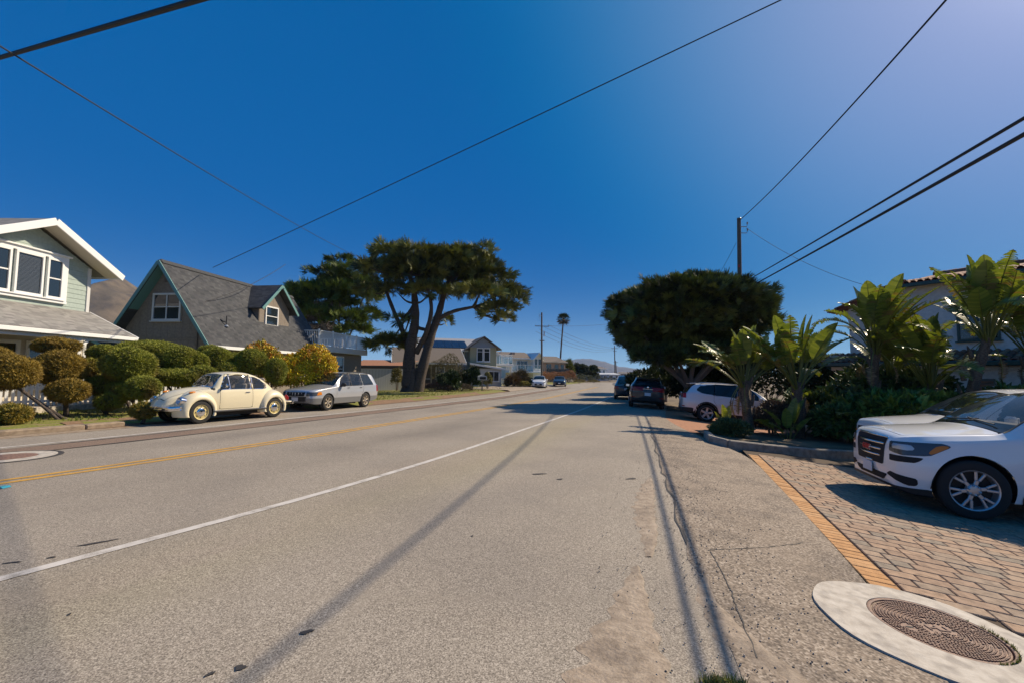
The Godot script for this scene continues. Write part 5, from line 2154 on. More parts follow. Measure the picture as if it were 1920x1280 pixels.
# a whole car from a description; its origin is on the ground under the middle
func car(called: String, label: String, s: Dictionary, f: float, x: float, azimuth: float, group := "") -> Node3D:
	var t := thing(called, label, s.category, Vector3.ZERO, 0.0, group)
	var L: float = s.L
	var yaw := Basis(Vector3.UP, car_turn(azimuth))
	var c := Vector3(x, gy(x, -f), -f)
	# lean with the ground under the axles
	var half: float = (s.wheels[1] - s.wheels[0]) * 0.5
	var q0 := c + yaw * Vector3(-half, 0, 0)
	var q1 := c + yaw * Vector3(half, 0, 0)
	var q2 := c + yaw * Vector3(0, 0, 0.7)
	var q3 := c + yaw * Vector3(0, 0, -0.7)
	for q in [0]:
		q0.y = gy(q0.x, q0.z)
		q1.y = gy(q1.x, q1.z)
		q2.y = gy(q2.x, q2.z)
		q3.y = gy(q3.x, q3.z)
	var bx := (q1 - q0).normalized()
	var bz := (q2 - q3).normalized()
	var by := bz.cross(bx).normalized()
	bz = bx.cross(by)
	var mid: float = (s.wheels[1] + s.wheels[0]) * 0.5
	t.transform = Transform3D(Basis(bx, by, bz), (q0 + q1) * 0.5 + Vector3(0, s.get("lift", 0.004), 0) - bx * mid)
	var sh := Shell.new()
	sh.loft(s, spread(L, s.get("cuts", [])))
	var whole := PackedFloat32Array()
	whole.resize(sh.p.size())
	whole.fill(1.0)
	var holes := whole.duplicate()
	for w in s.wheels:
		holes = fmin(holes, sh.circle(w, s.R + 0.005, s.arch))
	var m: Material = s.paint
	# windows
	var wins := []
	for w in s.get("side_glass", []):
		wins.append(["side_window", sh.outline("side", w, 0.03), true, s.get("glass_side", M.carglass)])
	if s.has("screen"):
		wins.append(["windscreen", sh.outline("plan", s.screen, 0.03), false, s.get("glass_front", M.carglass)])
	if s.has("rear_glass"):
		wins.append(["rear_window", sh.outline("front", s.rear_glass, 0.03, s.rear_x), false, s.get("glass_side", M.carglass)])
	var solid := holes
	for w in wins:
		solid = fmin(solid, w[1])
	var shell := solid
	var doors := []
	for d in s.get("doors", []):
		var fd := sh.outline("side", d, 0.02)
		doors.append(fd)
		shell = fmin(shell, fadd(fd, 1.0, -0.005))
	var hood := PackedFloat32Array()
	if s.has("hood"):
		hood = sh.outline("plan", s.hood, 0.02)
		for i in hood.size():
			if sh.n[i].y < 0.35:
				hood[i] = maxf(hood[i], 0.35 - sh.n[i].y)
		shell = fmin(shell, fadd(hood, 1.0, -0.005))
	part("body", sh.piece(shell, 0.0, 0), m, t)
	if s.has("hood"):
		part("bonnet", sh.piece(fmin(fadd(hood, -1.0, -0.005), solid), 0.0, 0), m, t)
	for d in doors:
		for side in [1, -1]:
			var o := part("door", sh.piece(fmin(fadd(d, -1.0, -0.005), solid), 0.0, side), m, t)
			if s.has("handle"):
				var hb := MB.new()
				var best := -1.0
				var hp := Vector3.ZERO
				var lo := 99.0
				var hi := -99.0
				for i in sh.p.size():
					if d[i] < 0.0:
						hi = maxf(hi, sh.p[i].x)
				for i in sh.p.size():
					var v := sh.p[i]
					var e := absf(v.x - (hi - 0.16)) + absf(v.y - s.handle)
					if best < 0.0 or e < best:
						best = e
						hp = v
				hb.bbox(Vector3(hp.x, hp.y, (hp.z + 0.018) * side), Vector3(0.16, 0.022, 0.02), 0.008)
				part("handle", hb, s.get("handle_mat", m), o)
	for w in wins:
		var seal := fmin(fadd(w[1], -1.0, s.get("seal", 0.016)), fadd(w[1], 1.0, 0.012))
		var pane := fadd(w[1], -1.0, 0.0)
		for side in ([1, -1] if w[2] else [0]):
			var o := part(w[0], sh.piece(pane, -0.004, side), w[3], t)
			part("seal", sh.piece(seal, 0.003, side), s.get("seal_mat", M.plastic), o)
	# things laid on the body: lamps, grilles, cladding
	for q in s.get("patches", []):
		var fd: PackedFloat32Array = sh.outline(q.plane, q.poly, q.get("round", 0.01), q.get("x0", -9.0), q.get("x1", 99.0))
		fd = fadd(fd, -1.0, 0.0)
		if q.get("cut", false):
			fd = fmin(fd, holes)
		if q.get("both", false):
			part(q.name, sh.piece(fd, q.get("off", 0.006), 0), q.mat, t)
		else:
			for side in [1, -1]:
				part(q.name, sh.piece(fd, q.get("off", 0.006), side), q.mat, t)
	if s.has("cladding"):      # dark sill and arches
		var lip := whole.duplicate()
		lip.fill(-1.0)
		for w in s.wheels:
			var cf := sh.circle(w, s.R + 0.005, s.arch)
			for i in lip.size():
				lip[i] = maxf(lip[i], minf(s.cladding[1] - cf[i], 1.0))
		for i in lip.size():
			lip[i] = maxf(lip[i], s.cladding[0] - sh.p[i].y)
		lip = fmin(lip, holes)
		part("cladding", sh.piece(lip, 0.008, 0), s.get("clad_mat", M.plastic), t)
	# wheel housings, floor and cabin
	var tub := MB.new()
	for w in s.wheels:
		var rows := []
		for k in 2:
			var row := PackedVector3Array()
			for i in 13:
				var a := PI * i / 12.0
				row.append(Vector3(w + cos(a) * (s.arch + 0.015), s.R - 0.03 + sin(a) * (s.arch + 0.03), (s.W * 0.5 - 0.06) if k == 0 else 0.38))
			rows.append(row)
		var inner: PackedVector3Array = rows[1]
		for sgn in [1, -1]:
			var rr := []
			for row in rows:
				var r2 := PackedVector3Array()
				for v in row:
					r2.append(v * Vector3(1, 1, sgn))
				rr.append(r2)
			tub.grid(rr)
			for i in 12:
				tub.tri(Vector3(w, s.R - 0.03, 0.38 * sgn), inner[i] * Vector3(1, 1, sgn), inner[i + 1] * Vector3(1, 1, sgn))
	tub.box(Vector3(L * 0.5, s.floor, 0), Vector3(L * 0.84, 0.05, s.W * 0.82))
	var mx0: float = s.wheels[0]
	var mx1: float = s.wheels[1]
	tub.box(Vector3((mx0 + mx1) * 0.5, s.floor * 0.7, 0), Vector3(mx1 - mx0 - 2.0 * s.arch - 0.1, 0.16, s.W * 0.7))
	for w in s.wheels:
		tub.box(Vector3(w, s.R, 0), Vector3(0.12, 0.12, s.W * 0.7))
	part("underbody", tub, M.dark, t)
	if s.has("cabin"):
		var cb: Array = s.cabin      # x of dash, x of front seats, x of rear seats, base height
		var dash := MB.new()
		dash.bbox(Vector3(cb[0], cb[3] + 0.05, 0), Vector3(0.34, 0.2, s.W * 0.78), 0.06)
		part("dashboard", dash, M.plastic, t)
		var wheel_ring := MB.new()
		var ring := []
		for k in 21:
			var a := TAU * k / 20
			ring.append(Vector3(cb[0] + 0.30 + sin(a) * 0.05, cb[3] + 0.12 + sin(a) * 0.17, 0.36 + cos(a) * 0.18))
		wheel_ring.tube(ring, 0.014, 6, false)
		part("steering_wheel", wheel_ring, M.plastic, t)
		for row in [1, 2]:
			for z in ([0.36, -0.36] if row == 1 else [0.34, -0.34]):
				var st := MB.new()
				st.bbox(Vector3(cb[row], cb[3] - 0.28, z), Vector3(0.5, 0.16, 0.5), 0.05)
				st.bbox(Vector3(cb[row] + 0.26, cb[3] - 0.02, z), Vector3(0.14, 0.6, 0.48), 0.05, Basis(Vector3.BACK, -0.2))
				st.bbox(Vector3(cb[row] + 0.33, cb[3] + 0.36, z), Vector3(0.09, 0.17, 0.26), 0.035, Basis(Vector3.BACK, -0.15))
				part("seat", st, s.get("seat_mat", M.seat), t)
	# wheels
	for k in 2:
		for side in [1, -1]:
			wheel(t, Vector3(s.wheels[k], s.R, side * (s.W * 0.5 - s.tw_ - 0.5 * s.tyre_w)), s.R, s.tyre_w, s.rim, s.style, s.rim_mat, side, s.get("steer", 0.0) if k == 0 else 0.0)
	if s.has("mirror"):
		for side in [1, -1]:
			var mb := MB.new()
			var mp: Vector3 = s.mirror
			mb.bbox(Vector3(mp.x, mp.y, mp.z * side), Vector3(0.13, 0.16, 0.22), 0.045)
			mb.bbox(Vector3(mp.x, mp.y - 0.06, (mp.z - 0.13) * side), Vector3(0.07, 0.04, 0.12), 0.015)
			part("mirror", mb, s.get("mirror_mat", m), t)
			var mg := MB.new()
			mg.bbox(Vector3(mp.x + 0.066, mp.y, mp.z * side), Vector3(0.008, 0.12, 0.17), 0.003)
			part("mirror_glass", mg, M.chrome, t.get_node(NodePath(str(t.get_child(t.get_child_count() - 1).name))))
	if s.has("rails"):
		for side in [1, -1]:
			var rl := MB.new()
			var rr: Array = s.rails
			var pts := []
			for k in 11:
				var tt := k / 10.0
				pts.append(Vector3(lerpf(rr[0], rr[1], tt), rr[2] + 0.035 * sin(PI * clampf(tt, 0.0, 1.0)) + (0.0 if tt > 0 and tt < 1 else -0.04), rr[3] * side))
			rl.tube(pts, 0.016, 8)
			part("roof_rail", rl, s.get("rail_mat", M.plastic), t)
	if s.has("plates"):
		for q in s.plates:      # [x, y, nose or tail]
			var pb := MB.new()
			pb.bbox(Vector3(q[0], q[1], 0), Vector3(0.012, 0.15, 0.305), 0.004)
			part("number_plate", pb, M.plate, t)
	return t

func keys(a: Array) -> Array:       # flat list of x, value pairs
	var o := []
	for k in range(0, a.size(), 2):
		o.append(Vector2(a[k], a[k + 1]))
	return o

func pg(a: Array) -> Array:
	return keys(a)

func bumper(t: Node, called: String, m: Material, x: float, y: float, w: float, h: float, wrap: float, bow: float, sgn: float, thick := 0.05):
	var mb := MB.new()
	var rows := []
	for i in 25:
		var u := i / 12.0 - 1.0
		var z := u * w
		var xx := x + sgn * (bow * u * u + wrap * pow(maxf(absf(u) - 0.8, 0.0) / 0.2, 2.0))
		var row := PackedVector3Array()
		for k in 9:
			var a := TAU * k / 8 - PI / 2
			row.append(Vector3(xx - sgn * thick * 0.5 * cos(a) , y + sin(a) * h * 0.5, z))
		rows.append(row)
	mb.grid(rows, false, false, sgn < 0)
	part(called, mb, m, t)

func beetle():
	var cream := paint(0.78, 0.69, 0.47, 0.0, 0.4)
	var s := {
		"category": "car", "L": 3.98, "W": 1.56, "R": 0.325, "arch": 0.33, "wheels": [0.80, 3.22], "rim": 0.205, "style": "slots", "rim_mat": flat(0.66, 0.54, 0.24, 0.4), "tyre_w": 0.165, "tw_": 0.035,
		"paint": cream, "floor": 0.36, "mid": 0.55, "rb": 0.5, "rt": 0.62, "bulge": 0.05, "tail": 0.05, "sill": 0.95,
		"bot": keys([0, 0.40, 0.3, 0.34, 0.9, 0.31, 3.0, 0.31, 3.6, 0.36, 3.98, 0.42]),
		"wid": keys([0, 0.26, 0.1, 0.36, 0.3, 0.43, 0.8, 0.53, 1.15, 0.64, 1.5, 0.70, 2.4, 0.71, 2.9, 0.66, 3.3, 0.56, 3.7, 0.42, 3.98, 0.26]),
		"belt": keys([0, 0.54, 0.1, 0.66, 0.3, 0.76, 0.7, 0.87, 1.2, 0.94, 1.5, 0.95, 2.7, 0.95, 3.1, 0.90, 3.4, 0.76, 3.75, 0.58, 3.98, 0.5]),
		"bw": keys([0, 0.20, 0.1, 0.32, 0.3, 0.42, 0.8, 0.52, 1.15, 0.60, 1.5, 0.665, 2.4, 0.675, 2.9, 0.61, 3.3, 0.50, 3.7, 0.36, 3.98, 0.2]),
		"top": keys([0, 0.60, 0.05, 0.68, 0.12, 0.765, 0.25, 0.855, 0.5, 0.955, 0.8, 1.015, 1.1, 1.04, 1.24, 1.05, 1.36, 1.22, 1.50, 1.395, 1.66, 1.468, 2.0, 1.505, 2.3, 1.497, 2.6, 1.435, 2.85, 1.335, 3.1, 1.19, 3.35, 1.02, 3.6, 0.835, 3.8, 0.67, 3.92, 0.57, 3.98, 0.53]),
		"tw": keys([0, 0.12, 0.1, 0.24, 0.3, 0.33, 0.8, 0.42, 1.15, 0.47, 1.3, 0.50, 1.5, 0.49, 1.8, 0.49, 2.3, 0.50, 2.7, 0.50, 3.1, 0.47, 3.5, 0.36, 3.98, 0.12]),
		"drop": keys([0, 0.03, 0.3, 0.07, 1.1, 0.06, 1.3, 0.05, 2.0, 0.055, 3.0, 0.06, 3.98, 0.03]),
		"side_glass": [pg([1.44, 0.985, 1.66, 0.985, 1.66, 1.34, 1.60, 1.31]), pg([1.70, 0.985, 2.36, 0.985, 2.32, 1.345, 1.70, 1.355]), pg([2.49, 0.985, 2.96, 0.985, 2.98, 1.03, 2.89, 1.13, 2.76, 1.22, 2.62, 1.29, 2.46, 1.33])],
		"screen": pg([1.285, -0.02, 1.285, 0.43, 1.53, 0.41, 1.53, -0.02]), "rear_glass": pg([-0.02, 1.12, 0.33, 1.12, 0.29, 1.30, -0.02, 1.30]), "rear_x": 2.6,
		"doors": [pg([1.40, 0.40, 2.42, 0.40, 2.41, 0.95, 2.36, 1.40, 1.62, 1.40, 1.40, 0.96])], "handle": 0.86, "handle_mat": M.chrome,
		"hood": pg([0.10, -0.02, 0.10, 0.24, 0.4, 0.36, 1.15, 0.46, 1.15, -0.02]),
		"cabin": [1.33, 1.95, 2.65, 0.86], "seat_mat": M.seat_tan, "glass_side": glass(0.30), "glass_front": glass(0.30), "seal": 0.012, "seal_mat": M.chrome,
	}
	var t := car("vintage_car", "cream vintage rounded two-door car parked along the hedge, chrome bumper and hub caps", s, 14.55, -9.1, 203.0)
	# wings: each a shell that leaves the body level and curls down to the lip
	for k in 2:
		for side in [1, -1]:
			var mb := MB.new()
			var cx: float = s.wheels[k]
			var rows := []
			for i in 29:
				var a := lerpf(-0.35, PI + 0.42, i / 28.0)
				var up := sin(a)
				var row := PackedVector3Array()
				var rin: float
				if k == 0:
					rin = 0.55 + 0.07 * maxf(up, 0.0) + 0.02 * maxf(-cos(a), 0.0)
				else:
					rin = 0.50 + 0.10 * maxf(up, 0.0) + 0.04 * maxf(cos(a), 0.0)
				var lip := 0.362 if k == 0 else 0.35
				var z0 := 0.36 if k == 0 else 0.42
				for j in 13:
					var q := j / 12.0 * PI / 2
					var R := lip + (rin - lip) * pow(cos(q), 0.85)
					var y: float = s.R + R * sin(a)
					row.append(Vector3(cx + R * cos(a), maxf(y, 0.20), (z0 + (0.775 - z0) * pow(sin(q), 0.9)) * side))
				row.append(Vector3(cx + (lip - 0.008) * cos(a), maxf(s.R + (lip - 0.008) * sin(a), 0.2), 0.735 * side))
				rows.append(row)
			mb.grid(rows, false, false, side > 0)
			part("wing", mb, cream, t)
	for side in [1, -1]:
		var rb := MB.new()
		rb.bbox(Vector3(2.02, 0.315, 0.70 * side), Vector3(1.75, 0.05, 0.17), 0.02)
		part("running_board", rb, M.plastic, t)
		var tr := MB.new()
		tr.bbox(Vector3(2.02, 0.345, 0.785 * side), Vector3(1.72, 0.014, 0.012), 0.004)
		part("sill_trim", tr, M.chrome, t)
		# headlamp, leaning back in the wing
		var tilt := Transform3D(Basis(Vector3.BACK, PI / 2 - 0.18), Vector3(0.275, 0.665, 0.595 * side))
		var rim := MB.new()
		rim.lathe([Vector2(0.105, -0.16), Vector2(0.112, 0.0), Vector2(0.108, 0.022), Vector2(0.092, 0.03), Vector2(0.088, 0.015)], tilt, 28)
		var hl := part("headlight", rim, M.chrome, t)
		var lens := MB.new()
		lens.lathe([Vector2(0.09, 0.015), Vector2(0.07, 0.035), Vector2(0.04, 0.046), Vector2(0.001, 0.05)], tilt, 24)
		part("lens", lens, M.lamp_clear, hl)
		var refl := MB.new()
		refl.lathe([Vector2(0.088, 0.01), Vector2(0.05, -0.03), Vector2(0.001, -0.045)], tilt, 20)
		part("reflector", refl, M.chrome, hl)
		var ind := MB.new()
		ind.ball(Vector3(0.60, 0.893, 0.60 * side), Vector3(0.10, 0.028, 0.04), 6, 12, Basis(Vector3.BACK, 0.12))
		part("indicator", ind, M.lamp_amber, t)
		var tail := MB.new()
		tail.ball(Vector3(3.80, 0.63, 0.60 * side), Vector3(0.05, 0.11, 0.07), 6, 12, Basis(Vector3.BACK, 0.4))
		part("tail_light", tail, M.lamp_red, t)
		for x in [-0.02, 4.05]:
			var ov := MB.new()
			ov.bbox(Vector3(x + (0.06 if x < 1 else -0.06), 0.43, 0.42 * side), Vector3(0.2, 0.05, 0.06), 0.015)
			part("bumper_bracket", ov, M.dark, t)
	bumper(t, "front_bumper", M.chrome, -0.03, 0.46, 0.75, 0.12, 0.16, 0.10, 1.0)
	bumper(t, "rear_bumper", M.chrome, 4.12, 0.47, 0.75, 0.12, 0.16, 0.06, -1.0)
	var st := MB.new()
	st.bbox(Vector3(-0.06, 0.46, 0), Vector3(0.012, 0.022, 0.5), 0.004)
	part("bumper_strip", st, M.plastic, t)
	var badge := MB.new()
	badge.lathe([Vector2(0.045, 0.0), Vector2(0.045, 0.012), Vector2(0.035, 0.012), Vector2(0.035, 0.004), Vector2(0.001, 0.004)], Transform3D(Basis(Vector3.BACK, 0.75), Vector3(0.19, 0.828, 0)), 20)
	part("badge", badge, M.chrome, t)
	var hnd := MB.new()
	hnd.bbox(Vector3(0.075, 0.70, 0), Vector3(0.03, 0.05, 0.09), 0.012, Basis(Vector3.BACK, 0.4))
	part("bonnet_handle", hnd, M.chrome, t)
	for side in [1, -1]:
		var mr := MB.new()
		mr.tube([Vector3(1.52, 1.0, 0.66 * side), Vector3(1.50, 1.05, 0.74 * side)], 0.008, 6)
		mr.ball(Vector3(1.50, 1.08, 0.76 * side), Vector3(0.025, 0.055, 0.06), 5, 10)
		part("mirror", mr, M.chrome, t)
		var wp := MB.new()
		wp.tube([Vector3(1.285, 1.075, 0.30 * side), Vector3(1.34, 1.16, 0.12 * side), Vector3(1.37, 1.21, 0.02 * side)], 0.006, 5)
		part("wiper", wp, M.plastic, t)
	var pb := MB.new()
	pb.bbox(Vector3(4.0, 0.62, 0), Vector3(0.012, 0.15, 0.305), 0.004, Basis(Vector3.BACK, 0.3))
	part("number_plate", pb, M.plate, t)

func wagon():
	var silver := paint(0.52, 0.53, 0.55, 0.45, 0.35)
	var grey := paint(0.20, 0.205, 0.21, 0.3, 0.45)
	var s := {
		"category": "car", "L": 4.44, "W": 1.72, "R": 0.325, "arch": 0.375, "wheels": [0.86, 3.385], "rim": 0.20, "style": "six", "rim_mat": M.alloy_tan, "tyre_w": 0.205, "tw_": 0.02,
		"paint": silver, "floor": 0.40, "rb": 0.2, "rt": 0.25, "bulge": 0.05, "tail": 0.03,
		"bot": keys([0, 0.33, 0.2, 0.28, 0.6, 0.27, 3.8, 0.27, 4.44, 0.36]),
		"wid": keys([0, 0.66, 0.06, 0.74, 0.2, 0.80, 0.5, 0.845, 1.0, 0.86, 3.6, 0.86, 4.2, 0.83, 4.44, 0.76]),
		"belt": keys([0, 0.70, 0.1, 0.76, 0.6, 0.86, 1.2, 0.93, 1.4, 0.95, 3.0, 0.985, 4.3, 1.0, 4.44, 0.98]),
		"bw": keys([0, 0.60, 0.06, 0.68, 0.2, 0.75, 0.5, 0.80, 1.2, 0.82, 3.6, 0.82, 4.2, 0.79, 4.44, 0.73]),
		"top": keys([0, 0.74, 0.06, 0.82, 0.2, 0.87, 0.6, 0.93, 1.15, 1.01, 1.27, 1.03, 1.5, 1.21, 1.8, 1.42, 2.0, 1.52, 2.2, 1.565, 2.8, 1.585, 3.6, 1.565, 4.05, 1.53, 4.2, 1.44, 4.32, 1.15, 4.38, 1.04, 4.44, 1.02]),
		"tw": keys([0, 0.52, 0.2, 0.66, 0.6, 0.71, 1.2, 0.71, 1.35, 0.69, 2.0, 0.60, 2.4, 0.585, 3.8, 0.585, 4.2, 0.59, 4.32, 0.67, 4.44, 0.66]),
		"drop": keys([0, 0.02, 0.6, 0.04, 1.3, 0.05, 2.0, 0.045, 4.0, 0.04, 4.44, 0.02]),
		"side_glass": [pg([1.58, 1.0, 2.30, 1.01, 2.30, 1.47, 2.08, 1.47, 1.78, 1.25]), pg([2.40, 1.01, 3.14, 1.03, 3.14, 1.47, 2.40, 1.48]), pg([3.24, 1.03, 3.98, 1.05, 3.78, 1.46, 3.24, 1.47])],
		"screen": pg([1.33, -0.02, 1.33, 0.66, 1.99, 0.56, 1.99, -0.02]), "rear_glass": pg([-0.02, 1.10, 0.60, 1.10, 0.54, 1.46, -0.02, 1.46]), "rear_x": 4.1,
		"doors": [pg([1.36, 0.36, 2.34, 0.36, 2.345, 1.50, 2.05, 1.50, 1.40, 0.99]), pg([2.36, 0.36, 2.98, 0.36, 3.10, 0.70, 3.19, 0.80, 3.19, 1.50, 2.365, 1.51])], "handle": 0.90, "handle_mat": M.plastic,
		"hood": pg([0.16, -0.02, 0.16, 0.60, 1.22, 0.68, 1.22, -0.02]),
		"cabin": [1.55, 2.2, 3.05, 0.92], "seat_mat": M.seat, "glass_side": glass(0.32), "glass_front": glass(0.34), "mirror": Vector3(1.66, 1.03, 0.93), "mirror_mat": M.plastic, "rails": [2.15, 3.85, 1.545, 0.565],
		"patches": [
			{"name": "lower_body", "plane": "side", "poly": pg([-0.2, 0.1, 4.6, 0.1, 4.6, 0.50, -0.2, 0.50]), "mat": grey, "off": 0.006, "cut": true, "both": true},
			{"name": "bumper_pad", "plane": "front", "poly": pg([-0.02, 0.40, 0.5, 0.40, 0.5, 0.56, -0.02, 0.56]), "mat": M.plastic, "off": 0.012, "x1": 0.3, "both": true},
			{"name": "grille", "plane": "front", "poly": pg([-0.02, 0.60, 0.40, 0.60, 0.43, 0.735, -0.02, 0.735]), "mat": M.dark, "off": 0.008, "x1": 0.3, "both": true},
			{"name": "headlight", "plane": 0.7, "poly": pg([0.38, 0.605, 0.75, 0.62, 0.85, 0.74, 0.39, 0.735]), "mat": M.lamp_dark, "off": 0.01, "x1": 0.7},
			{"name": "indicator", "plane": 0.7, "poly": pg([0.765, 0.63, 0.93, 0.655, 0.90, 0.75, 0.80, 0.74]), "mat": M.lamp_amber, "off": 0.011, "x1": 0.8},
			{"name": "tail_light", "plane": "front", "poly": pg([0.66, 0.72, 0.9, 0.72, 0.9, 1.0, 0.66, 1.0]), "mat": M.lamp_red, "off": 0.008, "x0": 4.25},
			{"name": "fog_lamp", "plane": "front", "poly": pg([0.50, 0.42, 0.62, 0.42, 0.62, 0.52, 0.50, 0.52]), "mat": M.lamp_clear, "off": 0.02, "x1": 0.4, "round": 0.03},
		],
		"plates": [[-0.065, 0.47, -1]],
	}
	var t := car("station_wagon", "silver grey station wagon with dusty tan wheels parked before the yellow bush", s, 20.0, -7.85, 197.0)
	for z in [-0.28, -0.14, 0.0, 0.14, 0.28]:
		var b := MB.new()
		b.bbox(Vector3(-0.05 + absf(z) * 0.12, 0.667, z), Vector3(0.03, 0.125, 0.018), 0.006)
		part("grille_bar", b, silver, t)

func crossover():      # the white one that fills the driveway
	var white := paint(0.84, 0.83, 0.81, 0.0, 0.3)
	var s := {
		"category": "car", "L": 5.10, "W": 2.0, "R": 0.392, "arch": 0.455, "wheels": [0.78, 3.98], "rim": 0.262, "style": "y6", "rim_mat": M.alloy, "tyre_w": 0.255, "tw_": 0.025, "steer": -0.10,
		"paint": white, "floor": 0.45, "rb": 0.3, "rt": 0.22, "bulge": 0.05, "tail": 0.03, "mid": 0.48,
		"bot": keys([0, 0.30, 0.15, 0.25, 0.5, 0.24, 4.4, 0.27, 5.1, 0.42]),
		"wid": keys([0, 0.74, 0.05, 0.82, 0.15, 0.895, 0.35, 0.955, 0.7, 0.99, 1.4, 0.985, 4.4, 1.0, 4.9, 0.95, 5.1, 0.86]),
		"belt": keys([0, 0.88, 0.05, 0.945, 0.3, 0.985, 0.8, 1.03, 1.5, 1.10, 3.0, 1.14, 4.8, 1.18, 5.1, 1.12]),
		"bw": keys([0, 0.68, 0.05, 0.76, 0.15, 0.83, 0.35, 0.885, 0.7, 0.925, 1.5, 0.945, 4.4, 0.945, 4.9, 0.90, 5.1, 0.82]),
		"top": keys([0, 0.97, 0.04, 1.035, 0.12, 1.075, 0.4, 1.13, 0.8, 1.17, 1.10, 1.20, 1.19, 1.225, 1.44, 1.39, 1.74, 1.58, 2.0, 1.70, 2.3, 1.745, 3.2, 1.765, 4.2, 1.735, 4.6, 1.68, 4.85, 1.42, 5.0, 1.22, 5.1, 1.18]),
		"tw": keys([0, 0.60, 0.15, 0.75, 0.5, 0.80, 1.05, 0.83, 1.25, 0.82, 1.95, 0.70, 2.35, 0.67, 4.2, 0.665, 4.6, 0.66, 5.0, 0.76, 5.1, 0.76]),
		"drop": keys([0, 0.03, 0.5, 0.055, 1.15, 0.06, 2.0, 0.055, 4.2, 0.05, 5.1, 0.03]),
		"side_glass": [pg([1.66, 1.19, 2.66, 1.19, 2.66, 1.63, 2.18, 1.63, 1.84, 1.42]), pg([2.84, 1.19, 3.72, 1.20, 3.68, 1.64, 2.84, 1.65]), pg([3.84, 1.21, 4.62, 1.24, 4.42, 1.60, 3.80, 1.64])],
		"screen": pg([1.21, -0.02, 1.21, 0.79, 1.98, 0.66, 1.98, -0.02]), "rear_glass": pg([-0.02, 1.28, 0.66, 1.28, 0.60, 1.62, -0.02, 1.62]), "rear_x": 4.5,
		"doors": [pg([1.40, 0.42, 2.70, 0.42, 2.715, 1.66, 2.14, 1.66, 1.48, 1.19]), pg([2.73, 0.42, 3.42, 0.42, 3.60, 0.86, 3.76, 1.0, 3.77, 1.66, 2.745, 1.67])], "handle": 1.02,
		"hood": pg([0.14, -0.02, 0.14, 0.62, 0.4, 0.74, 1.14, 0.79, 1.14, -0.02]),
		"cabin": [1.5, 2.25, 3.3, 1.12], "glass_side": glass(0.5), "glass_front": glass(0.36), "mirror": Vector3(1.72, 1.20, 1.08), "rails": [2.2, 4.4, 1.715, 0.645], "rail_mat": M.alloy,
		"patches": [
			{"name": "grille", "plane": "front", "poly": pg([-0.02, 0.615, 0.40, 0.615, 0.46, 0.98, -0.02, 0.98]), "mat": M.dark, "off": 0.004, "x1": 0.3, "both": true, "round": 0.03},
			{"name": "headlight", "plane": 0.75, "poly": pg([0.42, 0.825, 0.62, 0.79, 0.88, 0.81, 1.05, 0.945, 0.99, 0.975, 0.70, 0.965, 0.43, 0.95]), "mat": M.lamp_dark, "off": 0.006, "x1": 0.95, "round": 0.008},
			{"name": "indicator", "plane": 0.75, "poly": pg([0.90, 0.825, 1.04, 0.94, 1.01, 0.955, 0.94, 0.945, 0.87, 0.845]), "mat": M.lamp_amber, "off": 0.010, "x1": 0.98, "round": 0.004},
			{"name": "headlamp_strip", "plane": 0.75, "poly": pg([0.47, 0.925, 0.70, 0.93, 0.74, 0.88, 0.70, 0.86, 0.48, 0.87]), "mat": M.alloy, "off": 0.009, "x1": 0.95, "round": 0.006},
			{"name": "lower_lamp_recess", "plane": 0.75, "poly": pg([0.42, 0.685, 0.76, 0.70, 0.83, 0.765, 0.42, 0.765]), "mat": M.dark, "off": 0.004, "x1": 0.8, "round": 0.006},
			{"name": "fog_lamp_recess", "plane": 0.75, "poly": pg([0.36, 0.47, 0.66, 0.37, 0.76, 0.38, 0.76, 0.47, 0.42, 0.515]), "mat": M.dark, "off": 0.005, "x1": 0.6, "round": 0.006},
			{"name": "lower_intake", "plane": "front", "poly": pg([-0.02, 0.37, 0.40, 0.37, 0.50, 0.45, -0.02, 0.45]), "mat": M.dark, "off": 0.005, "x1": 0.3, "both": true},
			{"name": "chin", "plane": "side", "poly": pg([-0.2, 0.1, 0.6, 0.1, 0.6, 0.34, 0.30, 0.33, -0.2, 0.32]), "mat": M.plastic, "off": 0.008, "cut": true, "both": true},
			{"name": "sill", "plane": "side", "poly": pg([1.3, 0.1, 3.65, 0.1, 3.65, 0.36, 1.3, 0.36]), "mat": M.plastic, "off": 0.012, "cut": true, "both": true},
			{"name": "tail_light", "plane": "front", "poly": pg([0.68, 0.95, 1.0, 0.95, 1.0, 1.22, 0.7, 1.22]), "mat": M.lamp_red, "off": 0.008, "x0": 4.8},
		],
		"plates": [[-0.075, 0.50, -1]],
	}
	var t := car("parked_car", "white crossover on the paved drive, chrome grille and six-spoke wheels, nearest of all cars", s, GMC.y, GMC.x, GMC_AZ)
	var surround := MB.new()
	var rim := [Vector3(0.0, 0.60, 0.42), Vector3(-0.012, 0.63, 0.44), Vector3(0.02, 0.97, 0.50), Vector3(0.03, 0.995, 0.47), Vector3(0.0, 1.0, 0.0)]
	var loop := []
	for q in rim:
		loop.append(q)
	for k in range(rim.size() - 2, -1, -1):
		loop.append(rim[k] * Vector3(1, 1, -1))
	loop.append(Vector3(-0.05, 0.595, 0))
	loop.append(rim[0])
	surround.tube(loop, 0.018, 8)
	part("grille_surround", surround, M.chrome, t)
	for y in [0.705, 0.80, 0.895]:
		var b := MB.new()
		var pts := []
		for i in 13:
			var z := lerpf(-0.42, 0.42, i / 12.0)
			pts.append(Vector3(-0.062 + 0.30 * z * z, y, z))
		b.tube(pts, 0.016, 8)
		part("grille_bar", b, M.chrome, t)
	# the three letters on the grille
	var tm := TextMesh.new()
	tm.text = "GMC"
	var sf := SystemFont.new()
	sf.font_names = PackedStringArray(["Droid Sans"])
	sf.font_weight = 800
